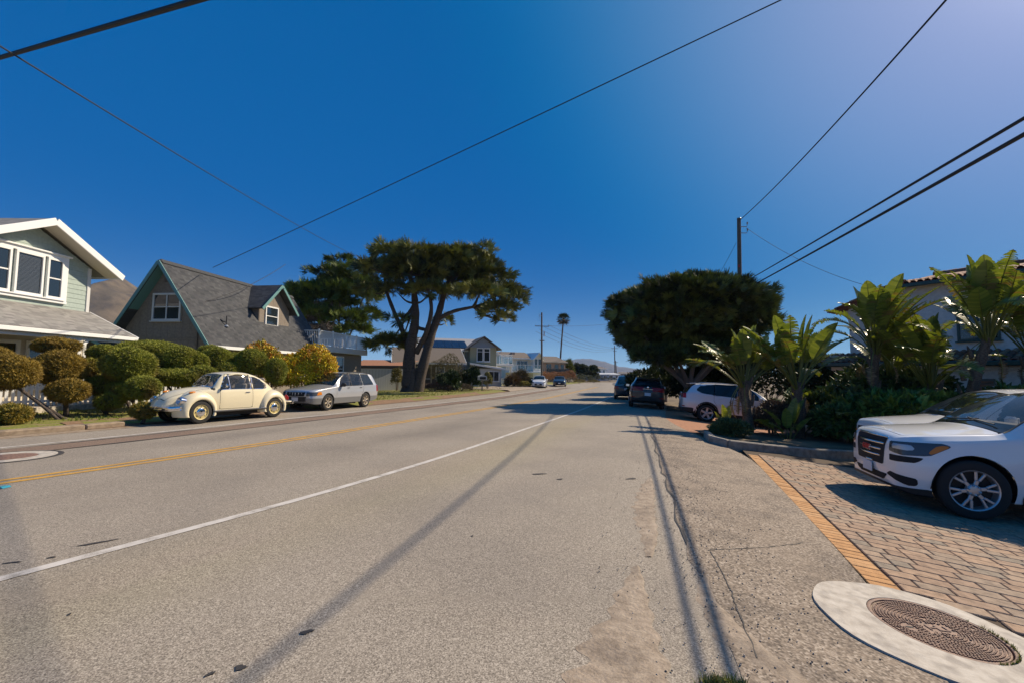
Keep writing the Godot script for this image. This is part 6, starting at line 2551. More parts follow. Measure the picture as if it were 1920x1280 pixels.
	tm.font = sf
	tm.font_size = 32
	tm.pixel_size = 0.0036
	tm.depth = 0.012
	var tm2: TextMesh = tm.duplicate()
	tm2.pixel_size = 0.0040
	tm2.depth = 0.006
	share("emblem_edge", tm2, M.chrome, t, Transform3D(Basis(Vector3.UP, -PI / 2), Vector3(-0.080, 0.797, 0)))
	share("emblem", tm, M.red, t, Transform3D(Basis(Vector3.UP, -PI / 2), Vector3(-0.082, 0.80, 0)))
	for side in [1, -1]:
		var lamp := MB.new()
		lamp.ball(Vector3(0.235, 0.895, 0.80 * side), Vector3(0.05, 0.045, 0.05), 8, 14)
		part("projector", lamp, M.lamp_clear, t)
		for dz in [0.0, 0.07]:
			var fog := MB.new()
			fog.ball(Vector3(0.15 + dz * 1.6, 0.43, (0.83 + dz * 0.45) * side), Vector3(0.025, 0.026, 0.026), 6, 10)
			part("fog_lamp", fog, M.chrome, t)
		var wp := MB.new()
		wp.tube([Vector3(1.25, 1.262, 0.55 * side), Vector3(1.28, 1.29, 0.1 * side), Vector3(1.31, 1.31, -0.12 * side)], 0.009, 5)
		part("wiper", wp, M.plastic, t)
	# the second white car beyond it
	var s2 := s.duplicate()
	s2.L = 4.75
	s2.patches = [
		{"name": "grille", "plane": "front", "poly": pg([-0.02, 0.72, 0.50, 0.72, 0.52, 0.90, -0.02, 0.90]), "mat": M.dark, "off": 0.004, "x1": 0.3, "both": true},
		{"name": "headlight", "plane": 0.75, "poly": pg([0.44, 0.72, 0.72, 0.74, 0.98, 0.80, 1.00, 0.92, 0.46, 0.90]), "mat": M.lamp_dark, "off": 0.006, "x1": 0.9},
		{"name": "indicator", "plane": 0.75, "poly": pg([0.40, 0.73, 0.47, 0.73, 0.47, 0.82, 0.40, 0.82]), "mat": M.lamp_amber, "off": 0.011, "x1": 0.9},
		{"name": "lower_intake", "plane": "front", "poly": pg([-0.02, 0.37, 0.55, 0.37, 0.60, 0.52, -0.02, 0.52]), "mat": M.dark, "off": 0.005, "x1": 0.3, "both": true},
	]
	s2.steer = 0.0
	s2.style = "five"
	s2.plates = [[-0.075, 0.56, -1]]
	s2.erase("rails")
	car("parked_car", "white car half hidden behind the white crossover, dark grille, beside the planting bed", s2, GMC2.y, GMC2.x, GMC_AZ)

const GMC := Vector2(8.06, 6.69)
const GMC2 := Vector2(9.85, 9.0)
const GMC_AZ := -73.0

func compact_suv(called: String, label: String, body: Material, f: float, x: float, az: float, clad: bool, dark_glass: bool, group := ""):
	var s := {
		"category": "car", "L": 4.45, "W": 1.81, "R": 0.345, "arch": 0.395, "wheels": [0.88, 3.55], "rim": 0.23, "style": "five", "rim_mat": M.alloy, "tyre_w": 0.225, "tw_": 0.02,
		"paint": body, "floor": 0.42, "rb": 0.3, "rt": 0.25, "bulge": 0.05, "tail": 0.04,
		"bot": keys([0, 0.32, 0.2, 0.25, 0.6, 0.24, 3.8, 0.26, 4.45, 0.38]),
		"wid": keys([0, 0.66, 0.06, 0.75, 0.2, 0.83, 0.5, 0.885, 1.0, 0.90, 3.6, 0.90, 4.2, 0.86, 4.38, 0.80, 4.45, 0.74]),
		"belt": keys([0, 0.72, 0.1, 0.80, 0.6, 0.90, 1.2, 0.97, 3.0, 1.05, 4.2, 1.12, 4.45, 1.06]),
		"bw": keys([0, 0.60, 0.06, 0.69, 0.2, 0.77, 0.5, 0.83, 1.2, 0.85, 3.6, 0.85, 4.2, 0.80, 4.45, 0.72]),
		"top": keys([0, 0.78, 0.06, 0.88, 0.2, 0.94, 0.6, 1.01, 1.15, 1.07, 1.25, 1.09, 1.5, 1.25, 1.8, 1.43, 2.05, 1.545, 2.4, 1.60, 3.0, 1.60, 3.7, 1.55, 4.0, 1.51, 4.08, 1.47, 4.25, 1.24, 4.36, 1.10, 4.45, 1.08]),
		"tw": keys([0, 0.52, 0.2, 0.68, 0.6, 0.74, 1.2, 0.74, 1.35, 0.72, 2.0, 0.62, 2.4, 0.59, 3.8, 0.58, 4.08, 0.58, 4.25, 0.66, 4.45, 0.66]),
		"drop": keys([0, 0.02, 0.6, 0.04, 1.3, 0.05, 2.0, 0.05, 4.0, 0.05, 4.45, 0.02]),
		"side_glass": [pg([1.62, 1.05, 2.38, 1.07, 2.38, 1.49, 2.10, 1.48, 1.82, 1.28]), pg([2.48, 1.08, 3.24, 1.11, 3.24, 1.47, 2.48, 1.50]), pg([3.32, 1.12, 3.78, 1.18, 3.92, 1.26, 3.80, 1.38, 3.32, 1.46])],
		"screen": pg([1.30, -0.02, 1.30, 0.68, 2.02, 0.58, 2.02, -0.02]), "rear_glass": pg([-0.02, 1.14, 0.60, 1.14, 0.53, 1.43, -0.02, 1.43]), "rear_x": 4.0,
		"doors": [pg([1.38, 0.36, 2.42, 0.36, 2.425, 1.52, 2.05, 1.51, 1.42, 1.04]), pg([2.44, 0.36, 3.06, 0.36, 3.20, 0.74, 3.28, 0.86, 3.28, 1.50, 2.445, 1.53])], "handle": 0.95,
		"hood": pg([0.16, -0.02, 0.16, 0.60, 1.20, 0.70, 1.20, -0.02]),
		"cabin": [1.55, 2.2, 3.0, 0.98], "glass_side": M.privacy if dark_glass else glass(0.6), "glass_front": glass(0.4), "mirror": Vector3(1.66, 1.08, 0.98), "rails": [2.1, 3.8, 1.55, 0.565], "rail_mat": M.alloy if clad else M.plastic,
		"patches": [
			{"name": "grille", "plane": "front", "poly": pg([-0.02, 0.60, 0.36, 0.60, 0.40, 0.75, -0.02, 0.75]), "mat": M.dark, "off": 0.005, "x1": 0.3, "both": true},
			{"name": "headlight", "plane": 0.7, "poly": pg([0.40, 0.64, 0.80, 0.68, 1.0, 0.80, 0.42, 0.77]), "mat": M.lamp_dark, "off": 0.006, "x1": 0.8},
			{"name": "tail_light", "plane": -0.7, "poly": pg([-2.62, 0.90, -2.20, 0.90, -2.23, 1.08, -2.62, 1.09, -2.78, 1.0]) if clad else pg([-2.70, 0.88, -2.16, 0.88, -2.20, 1.07, -2.72, 1.08]), "mat": M.lamp_red, "off": 0.008, "x0": 3.9},
			{"name": "rear_bumper_pad", "plane": "front", "poly": pg([-0.02, 0.2, 1.0, 0.2, 1.0, 0.52, -0.02, 0.46]), "mat": M.plastic, "off": 0.008, "x0": 4.05, "both": true, "cut": true},
			{"name": "tail_reflector", "plane": "front", "poly": pg([0.56, 0.55, 0.78, 0.55, 0.78, 0.58, 0.56, 0.58]), "mat": M.lamp_red, "off": 0.012, "x0": 4.1, "round": 0.004},
		],
		"plates": [[4.495, 0.72 if not clad else 0.86, 1]],
	}
	if clad:
		s.cladding = [0.38, 0.06]
	var t := car(called, label, s, f, x, az, group)
	var sp := MB.new()
	sp.bbox(Vector3(4.08, 1.50, 0), Vector3(0.26, 0.03, 1.12), 0.012, Basis(Vector3.BACK, -0.12))
	part("spoiler", sp, body, t)
	var hb := MB.new()
	hb.bbox(Vector3(4.475, 0.98, 0), Vector3(0.03, 0.04, 0.5), 0.012)
	part("tailgate_trim", hb, M.chrome, t)
	var bd := MB.new()
	bd.lathe([Vector2(0.05, 0.0), Vector2(0.05, 0.012), Vector2(0.04, 0.016), Vector2(0.001, 0.016)], Transform3D(Basis(Vector3.BACK, -PI / 2), Vector3(4.455, 1.07, 0)), 18)
	part("badge", bd, M.chrome, t)
	var ex := MB.new()
	ex.bbox(Vector3(4.38, 0.40, 0), Vector3(0.1, 0.06, 1.0), 0.02)
	part("skid_plate", ex, M.plastic, t)
	return t

func small_car(called: String, label: String, body: Material, f: float, x: float, az: float, group := "", high := 1.0):
	var s := {
		"category": "car", "L": 4.35, "W": 1.78, "R": 0.32, "arch": 0.365, "wheels": [0.86, 3.5], "rim": 0.21, "style": "five", "rim_mat": M.alloy, "tyre_w": 0.205, "tw_": 0.02,
		"paint": body, "floor": 0.36, "rb": 0.3, "rt": 0.25, "bulge": 0.06, "tail": 0.04,
		"bot": keys([0, 0.27, 0.2, 0.20, 0.6, 0.19, 3.8, 0.2, 4.35, 0.32]),
		"wid": keys([0, 0.60, 0.06, 0.71, 0.2, 0.80, 0.5, 0.87, 1.0, 0.885, 3.6, 0.885, 4.1, 0.84, 4.35, 0.74]),
		"belt": keys([0, 0.60, 0.1, 0.68, 0.6, 0.82, 1.2, 0.90, 3.0, 0.97, 4.1, 1.0, 4.35, 0.92]),
		"bw": keys([0, 0.54, 0.06, 0.64, 0.2, 0.74, 0.5, 0.81, 1.2, 0.83, 3.6, 0.83, 4.1, 0.78, 4.35, 0.68]),
		"top": keys([0, 0.66, 0.06, 0.75, 0.2, 0.83, 0.6, 0.93, 1.05, 1.0, 1.15, 1.02, 1.5, 1.23, 1.8, 1.38, 2.1, 1.455 * high, 2.6, 1.485 * high, 3.2, 1.45 * high, 3.7, 1.36, 4.0, 1.18, 4.2, 1.04, 4.35, 0.98]),
		"tw": keys([0, 0.46, 0.2, 0.64, 0.6, 0.72, 1.2, 0.72, 2.0, 0.58, 3.4, 0.56, 4.0, 0.58, 4.35, 0.6]),
		"drop": keys([0, 0.02, 0.6, 0.04, 1.3, 0.05, 4.35, 0.03]),
		"side_glass": [pg([1.58, 0.97, 2.36, 0.99, 2.36, 1.37, 2.06, 1.35, 1.80, 1.2]), pg([2.45, 0.99, 3.3, 1.03, 3.4, 1.22, 3.2, 1.33, 2.45, 1.38])],
		"screen": pg([1.22, -0.02, 1.22, 0.66, 2.05, 0.54, 2.05, -0.02]), "rear_glass": pg([-0.02, 1.08, 0.56, 1.08, 0.5, 1.32, -0.02, 1.32]), "rear_x": 3.5,
		"glass_side": M.privacy, "glass_front": M.privacy, "mirror": Vector3(1.6, 0.99, 0.95),
		"patches": [
			{"name": "grille", "plane": "front", "poly": pg([-0.02, 0.33, 0.46, 0.33, 0.40, 0.52, -0.02, 0.56]), "mat": M.dark, "off": 0.005, "x1": 0.3, "both": true},
			{"name": "headlight", "plane": 0.7, "poly": pg([0.42, 0.60, 0.75, 0.64, 1.02, 0.80, 0.9, 0.80, 0.46, 0.68]), "mat": M.lamp_dark, "off": 0.006, "x1": 0.9},
			{"name": "tail_light", "plane": "front", "poly": pg([0.52, 0.72, 1.0, 0.74, 1.0, 0.92, 0.56, 0.92]), "mat": M.lamp_red, "off": 0.008, "x0": 3.95},
		],
		"plates": [[-0.075, 0.46, -1], [4.40, 0.72, 1]],
	}
	return car(called, label, s, f, x, az, group)

func build_cars():
	beetle()
	wagon()
	crossover()
	compact_suv("parked_car", "dark grey compact car seen from behind, parked on the shoulder by the round tree", paint(0.028, 0.032, 0.036, 0.3, 0.4), 25.2, 7.35, 14.0, false, true)
	compact_suv("parked_car", "silver white compact car nosed into the terracotta drive behind the broad leaves", paint(0.68, 0.69, 0.71, 0.2, 0.35), 18.9, 9.3, 104.0, true, true)
	small_car("parked_car", "dark blue car farther up the shoulder, beyond the dark grey car", paint(0.02, 0.028, 0.045, 0.3, 0.4), 33.5, 8.45, 15.0, "", 1.12)
	small_car("driving_car", "white hatchback by the far utility pole, facing us", paint(0.72, 0.72, 0.72, 0.0, 0.35), 57.0, 3.5, 188.0)
	small_car("driving_car", "dark sedan behind the white hatchback, by the orange bushes", paint(0.03, 0.035, 0.045, 0.3, 0.4), 63.5, 6.7, 188.0, "", 0.96)
	small_car("parked_car", "white car tucked behind the shrubs at the low brown house", paint(0.70, 0.70, 0.70, 0.0, 0.35), 45.5, -6.15, 8.0)

# ------------------------------------------------------------------ plants
func spray_mesh(n: int, long: float, seed_: int) -> ArrayMesh:      # a flat fan of scaly twigs, pointing along +y
	var r := RandomNumberGenerator.new()
	r.seed = seed_
	var mb := MB.new()
	for k in n:
		var a := lerpf(-1.1, 1.1, (k + 0.5) / n) + r.randf_range(-0.12, 0.12)
		var tip := Vector3(sin(a), cos(a), r.randf_range(-0.35, 0.35)).normalized() * long * r.randf_range(0.65, 1.05) * (1.0 - 0.25 * absf(a))
		var side := tip.cross(Vector3(r.randf_range(-0.4, 0.4), r.randf_range(-0.4, 0.4), 1)).normalized() * long * 0.034
		var b := tip * 0.08
		mb.tri(b, tip * 0.6 + side, tip)
		mb.tri(b, tip, tip * 0.6 - side)
		for s in [0.35, 0.55, 0.75]:
			for g in [-1, 1]:
				var q: Vector3 = tip * s
				var e: Vector3 = q + (tip.normalized() * 0.7 + side.normalized() * g).normalized() * long * 0.20 * (1.15 - s) + Vector3(0, 0, r.randf_range(-0.04, 0.04) * long)
				mb.tri(q - tip * 0.035, q + tip * 0.04, e)
	return mb.mesh()

func leaf_mesh(long: float, wide: float, bend := 0.15) -> ArrayMesh:
	var mb := MB.new()
	var a := Vector3(0, 0, 0)
	var t := Vector3(0, long, -long * bend)
	var l := Vector3(-wide * 0.5, long * 0.45, long * 0.02)
	var r := Vector3(wide * 0.5, long * 0.45, long * 0.02)
	var m := Vector3(0, long * 0.5, -long * 0.06)
	mb.tri(a, m, l)
	mb.tri(l, m, t)
	mb.tri(a, r, m)
	mb.tri(m, r, t)
	return mb.mesh()

func cluster_mesh(n: int, leaf_long: float, leaf_wide: float, rad: float, seed_: int) -> ArrayMesh:     # a twig's worth of leaves
	var r := RandomNumberGenerator.new()
	r.seed = seed_
	var mb := MB.new()
	for k in n:
		var d := Vector3(r.randfn(), r.randfn() * 0.7 + 0.5, r.randfn()).normalized()
		var s := d.cross(Vector3(r.randfn(), r.randfn(), r.randfn())).normalized()
		var nn := s.cross(d).normalized()
		var o := d * rad * r.randf_range(0.1, 0.6)
		var L := leaf_long * r.randf_range(0.7, 1.15)
		var w := leaf_wide * r.randf_range(0.8, 1.1) * 0.5
		var tip := o + d * L - nn * L * 0.15
		var l := o + d * L * 0.45 - s * w
		var q := o + d * L * 0.45 + s * w
		mb.tri(o, q, tip)
		mb.tri(o, tip, l)
	return mb.mesh()

func upright(d: Vector3, roll: float, scale_: Vector3) -> Basis:      # +y along d
	d = d.normalized()
	var x := d.cross(Vector3.FORWARD if absf(d.z) < 0.9 else Vector3.RIGHT).normalized()
	var z := x.cross(d)
	return Basis(x, d, z) * Basis(Vector3.UP, roll) * Basis.from_scale(scale_)

# foliage spread through flattened pads [x, y, z, radius, half height]
func pad_sprays(pads: Array, per_m2: float, size: float, flat_: float, dark: Color, bright: Color, xs: Array, cs: Array, thin := 0.0, flatten := 0.8):
	for p in pads:
		var c := Vector3(p[0], p[1], p[2])
		var rad := Vector3(p[3], p[4] * flatten, p[3] * (p[5] if p.size() > 5 else 0.8))
		var area: float = TAU * rad.x * rad.z + 3.0 * rad.x * rad.y
		var tone := rng.randf_range(-0.25, 0.25)
		for k in int(area * per_m2):
			var d := Vector3(rng.randfn(), rng.randfn(), rng.randfn()).normalized()
			if d.y < -0.15 and rng.randf() < 0.55 + thin:
				continue
			var rr := lerpf(0.55, 1.05, pow(rng.randf(), 0.5))
			if rng.randf() < 0.1:
				rr *= 1.18
			var wob := 1.0 + 0.22 * sin(d.x * 5.0 + p[0] * 3.0) * sin(d.z * 4.0 + p[1]) + 0.12 * sin(d.y * 9.0 + p[2])
			var q := c + d * rad * rr * wob
			var o := (d * Vector3(1, 0.5, 1) + Vector3(0, flat_, 0) + Vector3(rng.randfn(), rng.randfn() * 0.4, rng.randfn()) * 0.3).normalized()
			var s := size * rng.randf_range(0.65, 1.3)
			xs.append(Transform3D(upright(o, rng.randf() * TAU, Vector3.ONE * s), q))
			cs.append(dark.lerp(bright, clampf(rng.randf() + tone, 0, 1)))

func limb(t: Node, called: String, pts: Array, r0: float, r1: float, m: Material, seg := 10) -> MeshInstance3D:
	var c := []
	var n := pts.size()
	for k in n - 1:
		var a: Vector3 = pts[maxi(k - 1, 0)]
		var b: Vector3 = pts[k]
		var cc: Vector3 = pts[k + 1]
		var d: Vector3 = pts[mini(k + 2, n - 1)]
		for i in 6:
			c.append(b.cubic_interpolate(cc, a, d, i / 6.0))
	c.append(pts[n - 1])
	var rr := []
	for k in c.size():
		var u := float(k) / (c.size() - 1)
		rr.append(lerpf(r0, r1, pow(u, 0.8)) * (1.0 + 0.07 * sin(k * 1.9)))
	var mb := MB.new()
	mb.tube(c, rr, seg)
	return part(called, mb, m, t)

func cypresses():
	var sp := spray_mesh(15, 1.0, 5)
	# the big leaning one by the road
	var t := thing("cypress_tree", "big wind-shaped cypress with forked dark trunk and flat layered crown beside the road", "tree", Vector3(-8.51, -0.25, -39))
	var pads := [[-2.6, 12.5, -2.15, 1.55, 0.91], [-3.14, 13.07, -1.37, 0.64, 0.41], [0.48, 11.55, 1.57, 1.92, 0.82], [2.72, 11.5, 0.43, 2.1, 0.91], [4.74, 12.06, -2.11, 1.92, 0.91], [5.97, 12.48, -0.35, 0.82, 0.55], [3.92, 12.12, -0.11, 1.37, 0.55], [-3.11, 10.72, -1.77, 1.74, 0.91], [0.4, 9.91, 1.22, 2.38, 1.01], [3.07, 10.34, -2.01, 2.56, 0.91], [6.04, 10.16, -0.57, 2.1, 0.82], [7.23, 8.87, 0.09, 1.65, 0.73], [8.36, 8.44, -0.36, 1.19, 0.55], [7.6, 7.19, 0.45, 1.28, 0.55], [6.82, 6.54, 1.24, 0.82, 0.55], [5.8, 8.31, 2.37, 1.55, 0.64], [-4.01, 8.99, -1.12, 1.19, 0.73], [-1.26, 8.67, 0.77, 1.37, 0.64], [1.47, 8.51, 1.02, 1.83, 0.64], [3.9, 8.9, -1.08, 1.65, 0.55], [2.26, 6.39, -2.59, 0.73, 0.32], [-0.74, 5.97, 2.46, 0.64, 0.36], [-2.58, 4.09, -1.05, 1.55, 0.64], [-1.34, 4.48, -0.97, 1.19, 0.55], [-3.1, 10.41, 2.04, 0.82, 0.55], [1.36, 10.83, 0.44, 2.74, 0.82], [4.01, 10.76, -0.15, 2.29, 0.82], [-1.1, 10.58, 1.42, 1.83, 0.82], [6.41, 11.56, -2.44, 1.01, 0.64], [8.82, 7.75, 1.08, 0.64, 0.37], [7.9, 6.41, -0.65, 0.64, 0.41]]
	var tr := MB.new()
	# fluted, flared trunk
	var rows := []
	for k in 15:
		var u := k / 14.0
		var row := PackedVector3Array()
		var rr := lerpf(1.08, 0.62, pow(u, 0.6)) + 0.16 * pow(1.0 - u, 6.0)
		for i in 28:
			var a := -TAU * i / 28
			var fl := 1.0 + 0.11 * sin(a * 5 + u * 1.5) + 0.06 * sin(a * 11 + u * 3.0)
			row.append(Vector3(cos(a) * rr * fl * 0.85 + 0.05 * u, u * 2.2 - 0.1, sin(a) * rr * fl * 0.8))
		rows.append(row)
	tr.grid(rows, false, true)
	part("trunk", tr, M.bark, t)
	limb(t, "limb", [Vector3(-0.25, 0.6, 0.1), Vector3(-0.2, 3.6, 0.2), Vector3(0.2, 6.0, 0.3), Vector3(0.1, 8.2, 0.3), Vector3(-0.3, 10.2, 0.6)], 0.62, 0.17, M.bark)
	limb(t, "limb", [Vector3(0.55, 0.2, 0.25), Vector3(1.25, 3.6, 0.2), Vector3(2.1, 6.6, 0), Vector3(2.6, 8.6, -0.2), Vector3(3.2, 10.4, -0.3)], 0.5, 0.15, M.bark)
	limb(t, "limb", [Vector3(-0.3, 3.5, -0.2), Vector3(-1.0, 5.2, -0.5), Vector3(-1.9, 7.0, -0.8), Vector3(-2.8, 9.2, -1.2), Vector3(-3.0, 11.2, -1.6)], 0.28, 0.10, M.bark)
	limb(t, "limb", [Vector3(2.1, 6.3, 0), Vector3(3.4, 6.9, 0.4), Vector3(4.8, 7.2, 0.7), Vector3(6.2, 7.5, 0.6), Vector3(7.6, 8.0, 0.2)], 0.2, 0.07, M.bark)
	limb(t, "limb", [Vector3(0.2, 5.6, 0.2), Vector3(1.2, 5.4, 0.0), Vector3(2.0, 6.0, -1.0)], 0.2, 0.08, M.bark)
	limb(t, "limb", [Vector3(0.3, 3.4, 0.1), Vector3(1.2, 5.0, 0.6), Vector3(1.7, 7.0, 1.0), Vector3(1.4, 8.8, 1.2)], 0.28, 0.12, M.bark)
	var frm := [Vector3(-0.3, 10.0, 0.5), Vector3(2.9, 9.6, -0.3), Vector3(-2.7, 9.0, -1.1), Vector3(5.2, 7.3, 0.7), Vector3(0.1, 7.6, 0.3), Vector3(1.9, 6.2, 0.0)]
	for p in pads:
		var e := Vector3(p[0], p[1] - 0.2, p[2])
		var b: Vector3 = frm[0]
		for q in frm:
			if q.distance_to(e) < b.distance_to(e):
				b = q
		limb(t, "branch", [b, b.lerp(e, 0.5) + Vector3(0, -0.25, 0), e], 0.13, 0.035, M.bark, 6)
	var xs := []
	var cs := []
	pad_sprays(pads, 10.0, 0.92, 0.2, Color(0.03, 0.042, 0.012), Color(0.24, 0.25, 0.05), xs, cs, 0.3, 0.42)
	scatter("crown", sp, M.needle, xs, cs, t)
	# the second, behind the roof deck
	t = thing("cypress_tree", "green cypress with thin bare stems behind the tan house's roof deck", "tree", Vector3(-17.44, -0.25, -45))
	pads = [[-0.48, 11.76, -1.8, 1.06, 0.42], [-0.56, 9.85, 0.71, 1.58, 0.74], [-2.09, 7.87, 1.9, 1.79, 0.84], [0.15, 9.41, -1.29, 2.22, 1.16], [-1.24, 7.06, 0.57, 2.43, 1.06], [1.38, 7.81, -0.89, 2.22, 1.16], [1.03, 5.28, 1.06, 2, 0.95], [-3.34, 6.19, 0.98, 1.16, 0.63], [2.45, 6, -1.24, 1.27, 0.84], [1.94, 10.08, 1.45, 1.16, 0.53], [-0.15, 8.11, 0.69, 2.64, 1.06], [-3.99, 7.68, 0.8, 0.95, 0.53], [-1.39, 5.63, 1.41, 1.58, 0.74], [2.37, 8.86, -0.31, 1.27, 0.74], [2.35, 4.14, 1.14, 1.37, 0.53]]
	for p in pads:
		p[1] += 1.5
	limb(t, "trunk", [Vector3(0.4, 0, 0), Vector3(0.4, 2, 0), Vector3(0.3, 4.0, 0)], 0.4, 0.26, M.bark_grey)
	for q in [[-2.0, 8.5, 0.8], [-0.6, 10.5, 0.4], [1.0, 9.5, -0.6], [2.4, 9.0, -0.3], [-1.2, 7.0, 1.2], [1.6, 6.6, 1.0], [0.2, 8.8, 0.0]]:
		limb(t, "limb", [Vector3(0.3, 3.4, 0), Vector3(q[0] * 0.4 + 0.2, 5.0, q[2] * 0.5), Vector3(q[0], q[1], q[2])], 0.15, 0.05, M.bark_grey, 7)
	xs = []
	cs = []
	pad_sprays(pads, 10.0, 0.95, 0.25, Color(0.035, 0.055, 0.012), Color(0.22, 0.29, 0.045), xs, cs, 0.3, 0.45)
	scatter("crown", sp, M.needle, xs, cs, t)
	# the rounded one on this side
	t = thing("cypress_tree", "dense rounded dark cypress over the parked cars on the near shoulder", "tree", Vector3(9.9, -0.48, -25.5))
	pads = [[-0.48, 5.16, 1.82, 2.69, 1.2], [-1.57, 5.27, -1.91, 1.79, 1.08], [1.8, 4.92, 1.68, 1.79, 1.08], [-2.91, 4.28, -0.51, 1.2, 1.02], [-3.47, 5.14, -0.1, 0.78, 0.6], [0.92, 6.56, -1.7, 1.79, 0.66], [1.15, 5.75, 0.95, 1.79, 0.78], [-0.92, 5.77, -1, 1.64, 0.84], [2.31, 4.06, 1.78, 1.43, 1.02], [4.41, 5.04, -1.08, 0.9, 0.6], [3.96, 4.1, 0.3, 0.66, 0.48], [0.43, 3.69, -0.48, 2.69, 1.08], [-2.03, 3.43, 0.54, 1.79, 0.96], [2.72, 3.48, -1.46, 1.79, 1.02], [-2.32, 3.13, -1.53, 1.2, 0.72], [-1.37, 2.23, 1.18, 1.49, 0.6], [0.04, 2.39, 1.21, 1.49, 0.72], [2.47, 2.45, 0.32, 1.32, 0.66], [-2.82, 2.1, 2.02, 0.72, 0.36], [1.43, 6.67, -1.41, 0.78, 0.42], [0.68, 6.33, 1.68, 0.15, 0.42], [4.52, 6.08, -1.59, 0.72, 0.36], [-1.19, 4.25, 2.23, 2.09, 1.2], [1.17, 4.19, 0.59, 1.79, 1.2], [-2.75, 5.35, 0.51, 0.9, 0.6]]
	for p in pads:
		p[1] += 0.79
	limb(t, "trunk", [Vector3(-0.15, -0.1, 0), Vector3(0.0, 0.8, 0), Vector3(0.1, 1.8, 0)], 0.36, 0.28, M.bark_grey)
	for q in [[-3.0, 4.6, 0.6], [-1.6, 5.4, -1.0], [0.5, 5.8, 0.6], [2.0, 5.0, 1.0], [3.6, 4.8, -0.4], [-1.4, 3.2, 1.6], [1.4, 3.4, 1.4], [-2.6, 2.9, 1.4]]:
		limb(t, "limb", [Vector3(0.0, 1.2, 0), Vector3(q[0] * 0.45, 1.3 + q[1] * 0.28, q[2] * 0.5), Vector3(q[0], q[1], q[2])], 0.16, 0.05, M.bark_grey, 7)
	xs = []
	cs = []
	pad_sprays(pads, 42.0, 0.55, 0.3, Color(0.025, 0.036, 0.012), Color(0.17, 0.21, 0.045), xs, cs, 0.0, 0.62)
	scatter("crown", sp, M.needle, xs, cs, t)
	# a paler tree just behind it, and two farther along that shade the road
	leafy_tree("broad_tree", "pale green leafy treetop behind the round dark cypress", Vector3(11.4, -0.6, -34), 7.0, 2.3, Color(0.07, 0.10, 0.015), Color(0.20, 0.23, 0.035))
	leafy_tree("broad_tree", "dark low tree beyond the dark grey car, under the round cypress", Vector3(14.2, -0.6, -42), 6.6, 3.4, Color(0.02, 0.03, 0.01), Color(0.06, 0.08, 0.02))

func leafy_tree(called: String, label: String, at: Vector3, high: float, rad: float, dark: Color, bright: Color, group := ""):
	var t := thing(called, label, "tree", at, 0.0, group)
	limb(t, "trunk", [Vector3(0, -0.1, 0), Vector3(0.1, high * 0.25, 0), Vector3(0, high * 0.5, 0.1)], 0.06 + high * 0.02, 0.1, M.bark_grey, 8)
	var pads := []
	for k in 13:
		var a := rng.randf() * TAU
		var u := sqrt(rng.randf())
		var y := high * lerpf(0.5, 0.92, rng.randf())
		var w := rad * (1.0 - 0.4 * absf(y / high - 0.68) / 0.25)
		var e := Vector3(cos(a) * u * w * 0.7, y, sin(a) * u * w * 0.7)
		pads.append([e.x, e.y, e.z, rad * rng.randf_range(0.32, 0.5), rad * rng.randf_range(0.22, 0.34), 1.0])
		if k < 6:
			limb(t, "limb", [Vector3(0, high * 0.35, 0), Vector3(e.x * 0.5, high * 0.5, e.z * 0.5), e], 0.08, 0.03, M.bark_grey, 6)
	var xs := []
	var cs := []
	pad_sprays(pads, 60.0, 1.0, 0.4, dark, bright, xs, cs, 0.0)
	if not M.has("clump"):
		M.clump = cluster_mesh(14, 0.16, 0.09, 0.22, 8)
	scatter("crown", M.clump, M.leaf, xs, cs, t)

